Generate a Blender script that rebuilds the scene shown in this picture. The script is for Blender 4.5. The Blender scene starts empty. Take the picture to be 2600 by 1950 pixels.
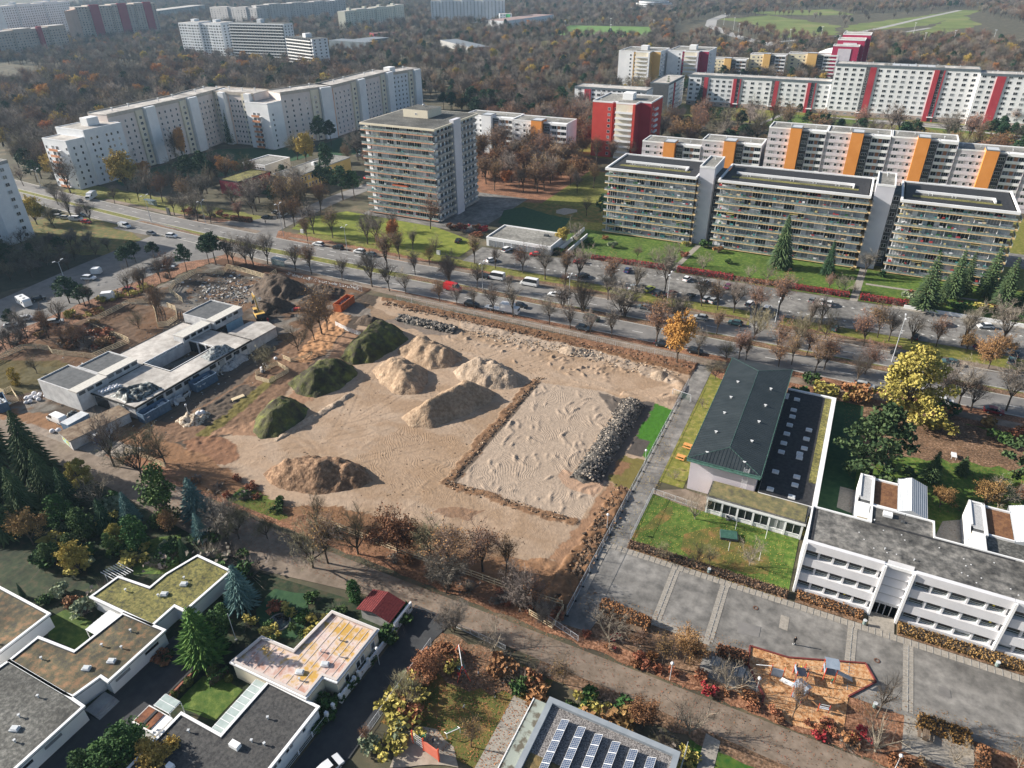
import bpy, bmesh, math, random
import numpy as np
from mathutils import Vector, Matrix, Quaternion
R = random.Random(7)
rad = math.radians
S = bpy.context.scene
# ------------------------------------------------------------------ camera, light, exposure
F, TH, RO, CH = 1780.0, rad(31.3), rad(-0.75), 90.0       # focal length (px of the 2600 px photo), pitch, roll, height of the drone
YAW = rad(26.5)                                           # the quarter's street grid is the x / y axis of the scene
cam = bpy.data.objects.new('camera', bpy.data.cameras.new('camera'))
S.collection.objects.link(cam); S.camera = cam
cam.data.sensor_width = 36; cam.data.lens = F/2600*36
cam.data.clip_start = 1; cam.data.clip_end = 12000
cam.matrix_world = Matrix.Translation((0, 0, CH)) @ Matrix.Rotation(YAW, 4, 'Z') @ Matrix.Rotation(math.pi/2-TH, 4, 'X') @ Matrix.Rotation(RO, 4, 'Z')
SUN_AZ, SUN_EL = rad(192.5), rad(25)
sd = Vector((math.cos(SUN_AZ)*math.cos(SUN_EL), math.sin(SUN_AZ)*math.cos(SUN_EL), math.sin(SUN_EL)))
W = bpy.data.worlds.new('World'); S.world = W; W.use_nodes = True
nt = W.node_tree; sky = nt.nodes.new('ShaderNodeTexSky'); sky.sky_type = 'NISHITA'; sky.sun_disc = False
sky.sun_elevation = SUN_EL; sky.sun_rotation = math.atan2(sd.x, sd.y); sky.dust_density = 1.5
nt.links.new(sky.outputs[0], nt.nodes['Background'].inputs[0]); nt.nodes['Background'].inputs[1].default_value = 0.07
sl = bpy.data.lights.new('sun', 'SUN'); sl.energy = 5.0; sl.angle = rad(0.53); sl.color = (1, 0.93, 0.83)
so = bpy.data.objects.new('sun', sl); S.collection.objects.link(so); so.rotation_euler = (-sd).to_track_quat('-Z', 'Y').to_euler()
S.view_settings.view_transform = 'Standard'; S.view_settings.look = 'None'
S.view_settings.exposure = 0.95; S.view_settings.gamma = 1.0
S.cycles.max_bounces = 5; S.cycles.diffuse_bounces = 2; S.cycles.glossy_bounces = 2; S.cycles.transmission_bounces = 2
S.cycles.volume_bounces = 0; S.cycles.transparent_max_bounces = 4

# ------------------------------------------------------------------ survey helpers: a point seen in the photo -> metres in the scene
cA, sA = math.cos(-YAW), math.sin(-YAW)
def G(u, v, z=0.0):
    x = (u-1300)/F; y = -(v-975)/F; c, s = math.cos(TH), math.sin(TH)
    x, y = x*math.cos(RO)-y*math.sin(RO), x*math.sin(RO)+y*math.cos(RO)
    dx, dy, dz = x, c+y*s, -s+y*c; t = (CH-z)/-dz; dx *= t; dy *= t
    return (dx*cA+dy*sA, -dx*sA+dy*cA)
CX = (0, 650, 1300, 1950); CY = (0, 490, 970, 1460)
def K(rc, x, y, z=0.0): return G(CX[int(rc[1])]+x*.2953, CY[int(rc[0])]+y*.2953, z)
def inview(x, y, z=0, m=.06):
    # camera-space test used only to leave out what the photo cannot show
    wx, wy = x*cA-y*sA, x*sA+y*cA
    dz = z-CH; c, s = math.cos(TH), math.sin(TH); w = wy*c-dz*s
    if w < 5: return False
    a = wx/w*F/1300; b = (wy*s+dz*c)/w*F/975
    return abs(a) < 1+m and abs(b) < 1+m

# ------------------------------------------------------------------ materials
MATS = {}
def lin(c):
    return tuple(c)+(1,)
def M(name, c1, c2=None, scale=1.0, rough=.85, bump=0.0, bscale=None, c3=None, spec=.3, metal=0.0, rnd=0.0, hue=0.0, obj=False, detail=5, sharp=(.35, .65), big=None):
    if name in MATS: return MATS[name]
    m = bpy.data.materials.new(name); m.use_nodes = True; nt = m.node_tree; N = nt.nodes; L = nt.links
    b = N['Principled BSDF']; b.inputs['Roughness'].default_value = rough; b.inputs['Metallic'].default_value = metal
    b.inputs['Specular IOR Level'].default_value = spec
    if c2 is None: c2 = tuple(min(1, x*1.12) for x in c1)
    if obj: co = N.new('ShaderNodeTexCoord').outputs['Object']
    else: co = N.new('ShaderNodeNewGeometry').outputs['Position']
    n = N.new('ShaderNodeTexNoise'); n.inputs['Scale'].default_value = scale; n.inputs['Detail'].default_value = detail; n.inputs['Roughness'].default_value = .62
    L.new(co, n.inputs['Vector'])
    r = N.new('ShaderNodeValToRGB'); e = r.color_ramp.elements
    e[0].position = sharp[0]; e[0].color = lin(c1); e[1].position = sharp[1]; e[1].color = lin(c2)
    if c3: k = e.new(.5*(sharp[0]+sharp[1])); k.color = lin(c3)
    L.new(n.outputs['Fac'], r.inputs[0]); out = r.outputs[0]
    if big:                                       # broad stains: (scale, dark factor)
        n3 = N.new('ShaderNodeTexNoise'); n3.inputs['Scale'].default_value = big[0]; n3.inputs['Detail'].default_value = 4; L.new(co, n3.inputs['Vector'])
        mr = N.new('ShaderNodeMapRange'); mr.inputs[1].default_value = .35; mr.inputs[2].default_value = .65; mr.inputs[3].default_value = big[1]; mr.inputs[4].default_value = 1.1
        L.new(n3.outputs['Fac'], mr.inputs[0]); mx = N.new('ShaderNodeMix'); mx.data_type = 'RGBA'; mx.blend_type = 'MULTIPLY'; mx.inputs[0].default_value = 1
        cc = N.new('ShaderNodeCombineColor'); [L.new(mr.outputs[0], cc.inputs[i]) for i in range(3)]
        L.new(out, mx.inputs[6]); L.new(cc.outputs[0], mx.inputs[7]); out = mx.outputs[2]
    if rnd or hue:
        oi = N.new('ShaderNodeObjectInfo'); hs = N.new('ShaderNodeHueSaturation')
        a = N.new('ShaderNodeMapRange'); a.inputs[3].default_value = 1-rnd; a.inputs[4].default_value = 1+rnd; L.new(oi.outputs['Random'], a.inputs[0]); L.new(a.outputs[0], hs.inputs['Value'])
        if hue:
            q = N.new('ShaderNodeMath'); q.operation = 'MULTIPLY'; q.inputs[1].default_value = 7.31; L.new(oi.outputs['Random'], q.inputs[0])
            q2 = N.new('ShaderNodeMath'); q2.operation = 'FRACT'; L.new(q.outputs[0], q2.inputs[0])
            a2 = N.new('ShaderNodeMapRange'); a2.inputs[3].default_value = .5-hue; a2.inputs[4].default_value = .5+hue; L.new(q2.outputs[0], a2.inputs[0]); L.new(a2.outputs[0], hs.inputs['Hue'])
        L.new(out, hs.inputs['Color']); out = hs.outputs[0]
    L.new(out, b.inputs['Base Color'])
    if bump:
        n2 = N.new('ShaderNodeTexNoise'); n2.inputs['Scale'].default_value = bscale or scale*3; n2.inputs['Detail'].default_value = 4; L.new(co, n2.inputs['Vector'])
        bp = N.new('ShaderNodeBump'); bp.inputs['Strength'].default_value = 1; bp.inputs['Distance'].default_value = bump; L.new(n2.outputs['Fac'], bp.inputs['Height']); L.new(bp.outputs[0], b.inputs['Normal'])
    MATS[name] = m; return m
# walls and roofs
wht = M('white_render', (.70,.71,.72), (.79,.79,.79), .25, big=(.05,.93))
whb = M('cool_white_render', (.62,.645,.68), (.71,.73,.75), .3)
crm = M('cream_render', (.66,.60,.47), (.72,.66,.53), .3)
pnk = M('pinkish_render', (.66,.58,.54), (.73,.65,.61), .3)
ylp = M('pale_yellow_render', (.68,.62,.44), (.72,.66,.48), .3)
lil = M('lilac_white_render', (.56,.53,.58), (.64,.60,.64), .3)
gry = M('grey_concrete', (.24,.24,.24), (.36,.36,.35), .6)
dgy = M('dark_grey_panel', (.06,.065,.07), (.10,.105,.11), .6)
blg = M('blue_grey_fascia', (.10,.125,.145), (.15,.18,.20), 1)
org = M('orange_render', (.66,.25,.05), (.72,.29,.07), .2)
orp = M('dull_orange_panel', (.50,.22,.11), (.58,.28,.16), .2)
red = M('red_render', (.46,.045,.035), (.52,.06,.045), .2)
mag = M('magenta_red_render', (.36,.02,.07), (.42,.03,.09), .2)
mar = M('maroon_render', (.17,.012,.035), (.22,.02,.05), .2)
yel = M('yellow_ochre_render', (.55,.38,.12), (.62,.44,.17), .2)
ywe = M('yellow_slab_edge', (.72,.50,.24), (.80,.60,.34), .5)
rgv = M('roof_gravel', (.16,.155,.14), (.34,.33,.30), 1.2, bump=.03, bscale=9, big=(.12,.6))
rgd = M('roof_gravel_dark', (.06,.06,.058), (.20,.195,.18), 2.2, bump=.04, bscale=7, c3=(.11,.11,.10), big=(.15,.55), detail=8)
rpl = M('pale_roof_sheet', (.38,.35,.32), (.58,.55,.51), .7, big=(.14,.62), detail=8)
rbk = M('black_bitumen', (.018,.018,.02), (.045,.045,.048), 1.5, rough=.75)
rms = M('mossy_roof', (.07,.07,.04), (.34,.29,.10), 2.2, bump=.05, bscale=6, c3=(.20,.19,.055), detail=12, big=(.25,.55))
rmo = M('orange_moss_roof', (.06,.055,.045), (.28,.16,.085), .9, bump=.05, bscale=6, c3=(.12,.105,.06), detail=12, big=(.2,.5))
sed = M('brown_sedum_roof', (.12,.055,.03), (.24,.12,.055), 1.5, bump=.06, bscale=5, detail=8)
rwt = M('stained_sheet_roof', (.45,.26,.20), (.50,.30,.07), .35, c3=(.60,.50,.46), detail=6, sharp=(.38,.6))
cop = M('charcoal_sheet_metal', (.022,.028,.031), (.036,.044,.048), .4, rough=.45, spec=.5)
cpe = M('green_copper_edge', (.035,.085,.07), (.08,.17,.14), 2)
mtl = M('light_metal', (.46,.48,.50), (.58,.60,.62), .8, rough=.4, spec=.5)
mtd = M('grey_metal', (.16,.17,.18), (.24,.25,.26), .8, rough=.4, spec=.5)
stl = M('white_metal', (.70,.71,.72), (.78,.79,.80), 1, rough=.4)
blk = M('black_rubber', (.012,.012,.012), (.03,.03,.03), 3)
# glass
def glassmat(name, dark, light, p):
    m = M(name, dark, light, 2, rough=.12, spec=.6); nt = m.node_tree; N = nt.nodes; L = nt.links
    oi = N.new('ShaderNodeObjectInfo'); r = N.new('ShaderNodeValToRGB'); r.color_ramp.interpolation = 'CONSTANT'
    e = r.color_ramp.elements; e[0].color = lin(dark); e[1].position = p; e[1].color = lin(tuple(.5*(a+b) for a, b in zip(dark, light))); k = e.new((1+p)/2); k.color = lin(light)
    L.new(oi.outputs['Random'], r.inputs[0]); L.new(r.outputs[0], N['Principled BSDF'].inputs['Base Color']); return m
gls = glassmat('window_glass', (.018,.022,.028), (.22,.23,.24), .68)
gcu = glassmat('glazing_with_curtains', (.02,.025,.028), (.50,.53,.55), .42)
grl = M('greenish_glass_rail', (.12,.18,.175), (.38,.44,.43), 1.1, rough=.25, spec=.6)
gpl = M('pale_glass_roof', (.35,.42,.40), (.45,.52,.50), 1, rough=.12, spec=.7)
# ground
gnd = M('woodland_floor', (.055,.046,.032), (.15,.115,.075), .12, c3=(.08,.075,.045), detail=10)
asp = M('asphalt', (.155,.15,.145), (.215,.205,.195), .35, detail=9, big=(.06,.82), rough=.9)
asd = M('dark_asphalt', (.035,.037,.042), (.055,.057,.06), .5, detail=8)
asw = M('worn_asphalt', (.135,.13,.123), (.27,.258,.24), .55, detail=13, big=(.13,.62))
pth = M('brown_asphalt_path', (.15,.115,.085), (.26,.205,.16), .5, detail=9, big=(.08,.8))
pav = M('concrete_pavers', (.24,.22,.19), (.34,.31,.27), 2.5, detail=6)
grs = M('lawn_grass', (.045,.105,.012), (.15,.20,.04), .9, bump=.05, bscale=6, c3=(.08,.135,.02), detail=12, big=(.15,.75))
gry2 = M('yellowing_grass', (.10,.11,.028), (.24,.20,.07), .8, bump=.05, bscale=5, detail=9, c3=(.15,.155,.025))
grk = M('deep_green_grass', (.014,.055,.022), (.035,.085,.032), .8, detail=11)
grb = M('patchy_leafy_grass', (.07,.085,.018), (.22,.13,.045), .45, bump=.05, bscale=5, c3=(.11,.11,.025), detail=10)
lfs = M('fallen_leaves', (.10,.045,.025), (.42,.23,.14), 2.6, bump=.08, bscale=5, c3=(.25,.12,.065), detail=12, big=(.25,.6))
lfb = M('brown_leaf_litter', (.09,.062,.038), (.34,.22,.145), 2.4, big=(.3,.65), bump=.06, bscale=4, c3=(.18,.105,.06), detail=9)
chp = M('wood_chips', (.18,.085,.045), (.54,.35,.20), 1.8, bump=.08, bscale=5, c3=(.45,.22,.09), detail=9, sharp=(.3,.6))
mrk = M('road_paint', (.70,.70,.68), (.80,.80,.78), 3)
kst = M('kerb_stone', (.36,.35,.33), (.46,.45,.42), 2)
# plants
twg = M('bare_twigs', (.115,.096,.08), (.26,.222,.188), .5, rnd=.30, hue=.02)
twr = M('rusty_twigs', (.12,.085,.068), (.26,.182,.145), .5, rnd=.30, hue=.02)
two = M('olive_twigs', (.105,.092,.055), (.23,.20,.125), .5, rnd=.25, hue=.02)
twp = M('grey_pale_twigs', (.16,.135,.105), (.28,.24,.19), .5, rnd=.2)
brk = M('bark', (.045,.033,.024), (.10,.078,.06), 2, rnd=.2)
bki = M('pale_bark', (.20,.17,.13), (.30,.26,.20), 2)
lor = M('orange_leaves', (.36,.15,.04), (.60,.30,.10), .8, rnd=.15, hue=.015)
lye = M('yellow_leaves', (.34,.24,.05), (.58,.42,.12), .8, rnd=.15, hue=.015)
lyg = M('yellow_green_leaves', (.24,.21,.04), (.50,.42,.12), .5, rnd=.1)
lru = M('rust_leaves', (.17,.065,.03), (.38,.17,.085), .8, rnd=.2, hue=.015)
lrd = M('crimson_leaves', (.22,.015,.02), (.42,.05,.06), 1, rnd=.1)
lgn = M('evergreen_leaves', (.018,.06,.014), (.07,.13,.03), .8, rnd=.2, hue=.02)
nee = M('dark_needles', (.012,.042,.020), (.040,.085,.035), .8, rnd=.25, hue=.02)
nel = M('light_needles', (.022,.052,.02), (.075,.11,.04), .6, rnd=.2)
neb = M('blue_needles', (.055,.12,.12), (.14,.24,.22), .8, rnd=.15)
ney = M('golden_thuja', (.20,.14,.015), (.40,.28,.03), .8)
lbr = M('brown_leaves', (.16,.08,.03), (.34,.19,.08), .8, rnd=.25, hue=.02)
wod = M('new_timber', (.56,.45,.28), (.72,.60,.42), 3, detail=4)
wor = M('orange_timber', (.48,.22,.07), (.60,.30,.10), 3)

# ------------------------------------------------------------------ mesh builder
class MB:
    def __init__(s): s.v = []; s.f = []; s.m = []
    def face(s, pts, mi=0):
        n = len(s.v); s.v += [tuple(p) for p in pts]; s.f.append(tuple(range(n, n+len(pts)))); s.m.append(mi)
    def box(s, x0, x1, y0, y1, z0, z1, mi=0, top=None, a=0, o=None):
        n = len(s.v); P = [(x0,y0,z0),(x1,y0,z0),(x1,y1,z0),(x0,y1,z0),(x0,y0,z1),(x1,y0,z1),(x1,y1,z1),(x0,y1,z1)]
        if a or o:
            o = o or (0, 0); c, q = math.cos(a), math.sin(a)
            P = [(o[0]+x*c-y*q, o[1]+x*q+y*c, z) for x, y, z in P]
        s.v += P; s.f += [(n,n+3,n+2,n+1),(n+4,n+5,n+6,n+7),(n,n+1,n+5,n+4),(n+1,n+2,n+6,n+5),(n+2,n+3,n+7,n+6),(n+3,n,n+4,n+7)]
        s.m += [mi, mi if top is None else top, mi, mi, mi, mi]; return s
    def prism(s, pts, z0, z1, mi=0, top=None):
        a = sum(pts[i-1][0]*pts[i][1]-pts[i][0]*pts[i-1][1] for i in range(len(pts)))
        if a < 0: pts = pts[::-1]
        k = len(pts); n = len(s.v); s.v += [(x, y, z0) for x, y in pts]+[(x, y, z1) for x, y in pts]
        for i in range(k): j = (i+1) % k; s.f.append((n+i, n+j, n+k+j, n+k+i)); s.m.append(mi)
        s.f.append(tuple(n+k+i for i in range(k))); s.m.append(mi if top is None else top)
        s.f.append(tuple(n+i for i in range(k-1, -1, -1))); s.m.append(mi); return s
    def tube(s, p, q, r0, r1=None, n=5, mi=0, cap=False):
        r1 = r0 if r1 is None else r1; p = Vector(p); q = Vector(q); d = (q-p)
        if d.length < 1e-6: return s
        d.normalize(); a = d.orthogonal().normalized(); b = d.cross(a); k = len(s.v)
        for c, r in ((p, r0), (q, r1)):
            for i in range(n):
                t = 2*math.pi*i/n; s.v.append(tuple(c+(a*math.cos(t)+b*math.sin(t))*r))
        for i in range(n): j = (i+1) % n; s.f.append((k+i, k+j, k+n+j, k+n+i)); s.m.append(mi)
        if cap: s.f.append(tuple(k+n+i for i in range(n))); s.m.append(mi); s.f.append(tuple(k+i for i in range(n-1, -1, -1))); s.m.append(mi)
        return s
    def ball(s, c, r, n=8, m=5, mi=0, sz=1):
        k = len(s.v)
        for j in range(1, m):
            t = math.pi*j/m
            for i in range(n): p = 2*math.pi*i/n; s.v.append((c[0]+r*math.sin(t)*math.cos(p), c[1]+r*math.sin(t)*math.sin(p), c[2]+r*sz*math.cos(t)))
        a = len(s.v); s.v += [(c[0], c[1], c[2]+r*sz), (c[0], c[1], c[2]-r*sz)]
        for j in range(m-2):
            for i in range(n): i2 = (i+1) % n; s.f.append((k+j*n+i, k+(j+1)*n+i, k+(j+1)*n+i2, k+j*n+i2)); s.m.append(mi)
        for i in range(n): i2 = (i+1) % n; s.f.append((a, k+i, k+i2)); s.f.append((a+1, k+(m-2)*n+i2, k+(m-2)*n+i)); s.m += [mi, mi]
        return s
    def mesh(s, name, mats, smooth=False):
        me = bpy.data.meshes.new(name); me.from_pydata(s.v, [], s.f)
        for m in (mats if isinstance(mats, (list, tuple)) else [mats]): me.materials.append(m)
        me.polygons.foreach_set('material_index', s.m)
        if smooth: me.polygons.foreach_set('use_smooth', [True]*len(s.f))
        me.update(); return me
    def build(s, name, mats, parent=None, loc=None, smooth=False, **kw):
        return put(name, s.mesh(name, mats, smooth), parent, loc, **kw)
LINK = S.collection.objects.link
def put(name, me, parent=None, loc=None, rot=None, scale=None, **kw):
    o = bpy.data.objects.new(name, me); LINK(o)
    if parent: o.parent = parent
    if loc: o.location = loc
    if rot is not None: o.rotation_euler = rot if isinstance(rot, tuple) else (0, 0, rot)
    if scale: o.scale = scale if isinstance(scale, tuple) else (scale,)*3
    for k, v in kw.items(): o[k] = v
    return o
def thing(name, label, cat, loc=(0, 0, 0), rot=0, group=None):
    o = bpy.data.objects.new(name, None); LINK(o); o.location = loc if len(loc) == 3 else (*loc, 0); o.rotation_euler = (0, 0, rot)
    o['label'] = label; o['category'] = cat; o.empty_display_size = .5
    if group: o['group'] = group
    return o
def tag(o, label, cat, group=None):
    o['label'] = label; o['category'] = cat
    if group: o['group'] = group
    return o
def dup(root, loc, rot=0, label=None, group=None, scale=None):
    def cp(o, par):
        c = o.copy(); LINK(c); c.parent = par
        for ch in o.children: cp(ch, c)
        return c
    r = cp(root, None); r.location = loc if len(loc) == 3 else (*loc, 0); r.rotation_euler = (0, 0, rot)
    if label: r['label'] = label
    if group: r['group'] = group
    if scale: r.scale = (scale,)*3
    return r
def pip(x, y, P):
    c = False; j = len(P)-1
    for i in range(len(P)):
        if (P[i][1] > y) != (P[j][1] > y) and x < (P[j][0]-P[i][0])*(y-P[i][1])/(P[j][1]-P[i][1])+P[i][0]: c = not c
        j = i
    return c
def pipn(X, Y, P):
    c = np.zeros(X.shape, bool); j = len(P)-1
    for i in range(len(P)):
        xi, yi, xj, yj = P[i][0], P[i][1], P[j][0], P[j][1]
        if yi != yj: c ^= ((yi > Y) != (yj > Y)) & (X < (xj-xi)*(Y-yi)/(yj-yi)+xi)
        j = i
    return c
def vnoise(X, Y, sc, seed=0):
    r = np.random.RandomState(seed); n = 256; T = r.rand(n, n); x = X/sc+1000; y = Y/sc+1000
    xi = np.floor(x).astype(int); yi = np.floor(y).astype(int); fx = x-xi; fy = y-yi; fx = fx*fx*(3-2*fx); fy = fy*fy*(3-2*fy)
    a = T[xi % n, yi % n]; b = T[(xi+1) % n, yi % n]; c = T[xi % n, (yi+1) % n]; d = T[(xi+1) % n, (yi+1) % n]
    return (a*(1-fx)+b*fx)*(1-fy)+(c*(1-fx)+d*fx)*fy
def fbm(X, Y, sc, seed=0, o=4):
    s = 0; a = 1; t = 0
    for i in range(o): s = s+a*vnoise(X, Y, sc/2**i, seed+i); t += a; a *= .5
    return s/t
# ------------------------------------------------------------------ ground, roads, lawns
ZI = 0
EX = []                                                   # footprints where no woodland tree may stand
def rect(x0, x1, y0, y1): return [(x0, y0), (x1, y0), (x1, y1), (x0, y1)]
def jag(P, amp, step=2.0, seed=1):
    r = random.Random(seed); out = []
    for i in range(len(P)):
        a = P[i]; b = P[(i+1) % len(P)]; d = math.hypot(b[0]-a[0], b[1]-a[1]); n = max(1, int(d/step))
        for k in range(n):
            t = k/n; j = amp*(r.random()-.5)*2*(0 if k == 0 else 1)
            nx, ny = -(b[1]-a[1])/max(d, 1e-6), (b[0]-a[0])/max(d, 1e-6)
            out.append((a[0]+(b[0]-a[0])*t+nx*j, a[1]+(b[1]-a[1])*t+ny*j))
    return out
def zone(name, P, mat, lvl, j=0, step=1.5, ex=False):
    if ex: EX.append(P)
    Q = jag(P, j, step, len(P)+int(abs(P[0][0]))) if j else P
    a = sum(Q[i-1][0]*Q[i][1]-Q[i][0]*Q[i-1][1] for i in range(len(Q)))
    if a < 0: Q = Q[::-1]
    global ZI
    ZI += 1; z = .02*lvl+.0024*(ZI % 8) if lvl else 0
    m = MB(); m.face([(x, y, z) for x, y in Q]); return m.build(name, mat, kind='structure')
zone('ground', [(-5000, -60), (4000, -60), (4000, 6000), (-5000, 6000)], gnd, 0)
Kp = lambda rc, *q: [K(rc, x, y) for x, y in q]
# far open land
zone('sports_field', [(-430, 985), (-452, 1125), (-325, 1135), (-285, 985), (-340, 962)], M('far_green', (.10,.19,.04), (.15,.25,.07), .02), 1, ex=True)
mea = M('meadow', (.11,.13,.035), (.20,.20,.07), .02, c3=(.14,.18,.045))
zone('meadow', [(-265, 1310), (-205, 1240), (-130, 1030), (-65, 1090), (-75, 1240), (-205, 1430)], mea, 1, 8, 20, ex=True)
zone('meadow', [(-62, 1125), (40, 1280), (130, 1640), (95, 1650), (20, 1440), (-66, 1250)], mea, 1, 5, 20, ex=True)
zone('meadow', [(-25, 1045), (35, 1075), (110, 1330), (92, 1500), (50, 1300), (30, 1180), (-22, 1085)], mea, 1, 5, 20, ex=True)
zone('meadow', [(-205, 1426), (-250, 1500), (-120, 1620), (-70, 1464)], mea, 1, 5, 20, ex=True)
def strip(name, C, w, mat, lvl, ex=True):
    L_, R_ = [], []
    for i, p in enumerate(C):
        a = C[max(0, i-1)]; b = C[min(len(C)-1, i+1)]; d = math.hypot(b[0]-a[0], b[1]-a[1]); nx, ny = -(b[1]-a[1])/d*w/2, (b[0]-a[0])/d*w/2
        L_.append((p[0]+nx, p[1]+ny)); R_.append((p[0]-nx, p[1]-ny))
    return zone(name, L_+R_[::-1], mat, lvl, ex=ex)
fas = M('pale_far_road', (.30,.29,.28), (.38,.37,.35), .05)
strip('far_road', [(-275, 1420), (-272, 1290), (-250, 1180), (-222, 1115), (-188, 1040), (-150, 975), (-100, 900)], 16, fas, 2)
strip('far_road', [(-140, 960), (-95, 1020), (-62, 1080), (-20, 1215), (25, 1390), (95, 1640)], 9, fas, 2)
strip('far_road', [(-40, 1055), (0, 1130), (42, 1238)], 7, fas, 2)
zone('running_track', [(-4, 880), (75, 866), (74, 846), (2, 852)], M('red_track', (.42,.10,.05), (.50,.13,.07), .1), 1, ex=True)
zone('park_clearing', [K('00', *q) for q in ((780,620),(980,600),(1240,575),(1280,640),(1180,690),(900,680))], M('pale_meadow', (.14,.16,.05), (.26,.22,.10), .05), 1, 3, 8, ex=True)
zone('park_clearing', [K('00', *q) for q in ((0,980),(130,960),(170,1000),(0,1040))], M('dim_meadow', (.05,.09,.04), (.08,.13,.06), .05), 1, 3, 8, ex=True)
for P in (((580,900),(760,960),(700,1000),(350,930),(330,890)), ((0,380),(300,350),(560,310),(560,330),(250,400),(0,420))):
    zone('park_clearing', [K('02', *q) for q in P], M('park_grass_dull', (.13,.14,.05), (.22,.19,.08), .05), 1, 2, 8, ex=True)
# main road: two carriageways and a planted median
XL = -430
nl = [(170,168), (-150,168.4), (-200,172), (-260,176), (-320,180), (XL,190)]
nu = [(170,177), (-190,177.2), (-250,181), (-311,186), (XL,196)]
fl = [(170,180.3), (-190,181), (-250,184.5), (-315,189), (XL,199)]
fu = [(170,188.4), (-190,190), (-260,192.5), (-324,197), (XL,208)]
zone('carriageway', nl+nu[::-1], asp, 4); zone('carriageway', fl+fu[::-1], asp, 4); EX.append(nl+fu[::-1])
def kerb(C, h=.12, w=.22):
    m = MB()
    for a, b in zip(C, C[1:]):
        d = math.hypot(b[0]-a[0], b[1]-a[1]); m.box(0, d, -w/2, w/2, 0, h+.12, a=math.atan2(b[1]-a[1], b[0]-a[0]), o=a)
    return m.build('kerb', kst, kind='structure')
for C in (nl, nu, fl, fu): kerb(C)
zone('median_grass', nu+fl[::-1], gry2, 3)
zone('median_leaves', [(-128,177.6), (60,177.4), (60,179.9), (-128,180.6)], lfb, 5, .5)
zone('median_leaves', [(-260,182.2), (-200,178.2), (-202,179.6), (-258,183.6)], lfb, 5, .3)
# lane dashes
m = MB()
x = -300
while x < 160:
    off = 0 if x > -190 else (-190-x)*.07
    for y in (172.4, 184.4): m.face([(x, y+off-.08, .165), (x+3, y+off-.08, .165), (x+3, y+off+.08, .165), (x, y+off+.08, .165)])
    x += 9
for i in range(9):
    for y in (175.2,): m.face([(-205+i*6, y+.4, .165), (-202+i*6, y+.3, .165), (-202+i*6, y+.5, .165), (-205+i*6, y+.6, .165)])
for i in range(7): m.face([(-183+i*5.5, 187.4, .165), (-180+i*5.5, 187.3, .165), (-180+i*5.5, 187.5, .165), (-183+i*5.5, 187.6, .165)])
m.build('lane_marking', mrk, kind='structure')
# near side: leaf strip, foot path
zone('verge_leaves', [(170,163), (170,168), (-150,168.3), (-200,171.8), (-200,166), (-140,165)], lfs, 2)
zone('footpath', [(-27,161.6), (-60,162.6), (-100,163.2), (-137,165.2), (-170,167), (-200,169.5), (-200,172), (-170,169.6), (-137,168.2), (-100,166.4), (-60,166.0), (-27,165.4)], pth, 4)
zone('footpath', [(-27,161.6), (-27,165.4), (20,165.2), (170,165), (170,162.4), (20,162.4)], pth, 4)
# far side: sidewalk strip, leaf strip, parking lot with bays, garden of the glass block
zone('verge_grass', [(-190,190), (170,188.5), (170,199.8), (-118,199.8), (-190,201)], gry2, 2)
zone('verge_leaves', [(-250,193), (-190,190.2), (-100,189), (-102,194), (-180,196.5), (-250,200)], lfs, 3, .6)
zone('sidewalk', [(-190,193.6), (-100,192.6), (-20,192.2), (-20,189.2), (-16,188.5), (-118,190), (-190,192.2)], pth, 4)
zone('sidewalk', [(-12,188.6), (170,188.6), (170,192.2), (-12,192.2)], pth, 4)
zone('verge_leaves', [(-98,194.4), (-60,194.6), (-60,192.3), (-98,192.6)], lfb, 5, .4)
zone('verge_leaves', [(-40,194), (20,194.2), (20,192.3), (-40,192.3)], lfb, 5, .4)
lot = [(-118,199.3), (-20.5,199.2), (-19,188.5), (-12.5,188.5), (-11,199.2), (120,199.8), (120,218), (20,219.6), (-80,218.8), (-92,214.5), (-118,214)]
zone('parking_lot', lot, asw, 5, ex=True)
m = MB()
for yy, x0, x1 in ((204.0, -100, 115), (213.8, -76, 60)):
    x = x0
    while x < x1:
        if not (-21 < x < -11 and yy < 208):
            m.box(x-.45, x+.45, yy-.07, yy+.07, .0, .165); m.box(x-.07, x+.07, yy-(.5 if yy < 208 else 0), yy+(.5 if yy > 208 else 0), 0, .168)
        x += 2.5
m.build('bay_marking', mrk, kind='structure')
zone('garden_lawn', [(-84,219.6), (60,221), (130,222), (130,248), (-92,248), (-96,236)], grs, 2, ex=True)
zone('block_court', [(-92,246), (120,246), (120,330), (-120,330), (-120,240)], gry2, 1, ex=True)
zone('rear_paving', rect(-84, 60, 270, 285), asw, 3)
zone('garden_path', [(-50.5,219), (-48.8,219), (-46.2,249), (-48.2,249)], pav, 4); zone('garden_path', [(5.2,219), (7.4,219), (8.8,249), (6.6,249)], pav, 4)
zone('garden_path', [(9,234.4), (40,234.8), (40,236.2), (9,235.8)], pav, 4)
zone('lower_terrace_path', [(17,221), (120,222), (120,219.9), (17,218.8)], pav, 6)
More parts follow.
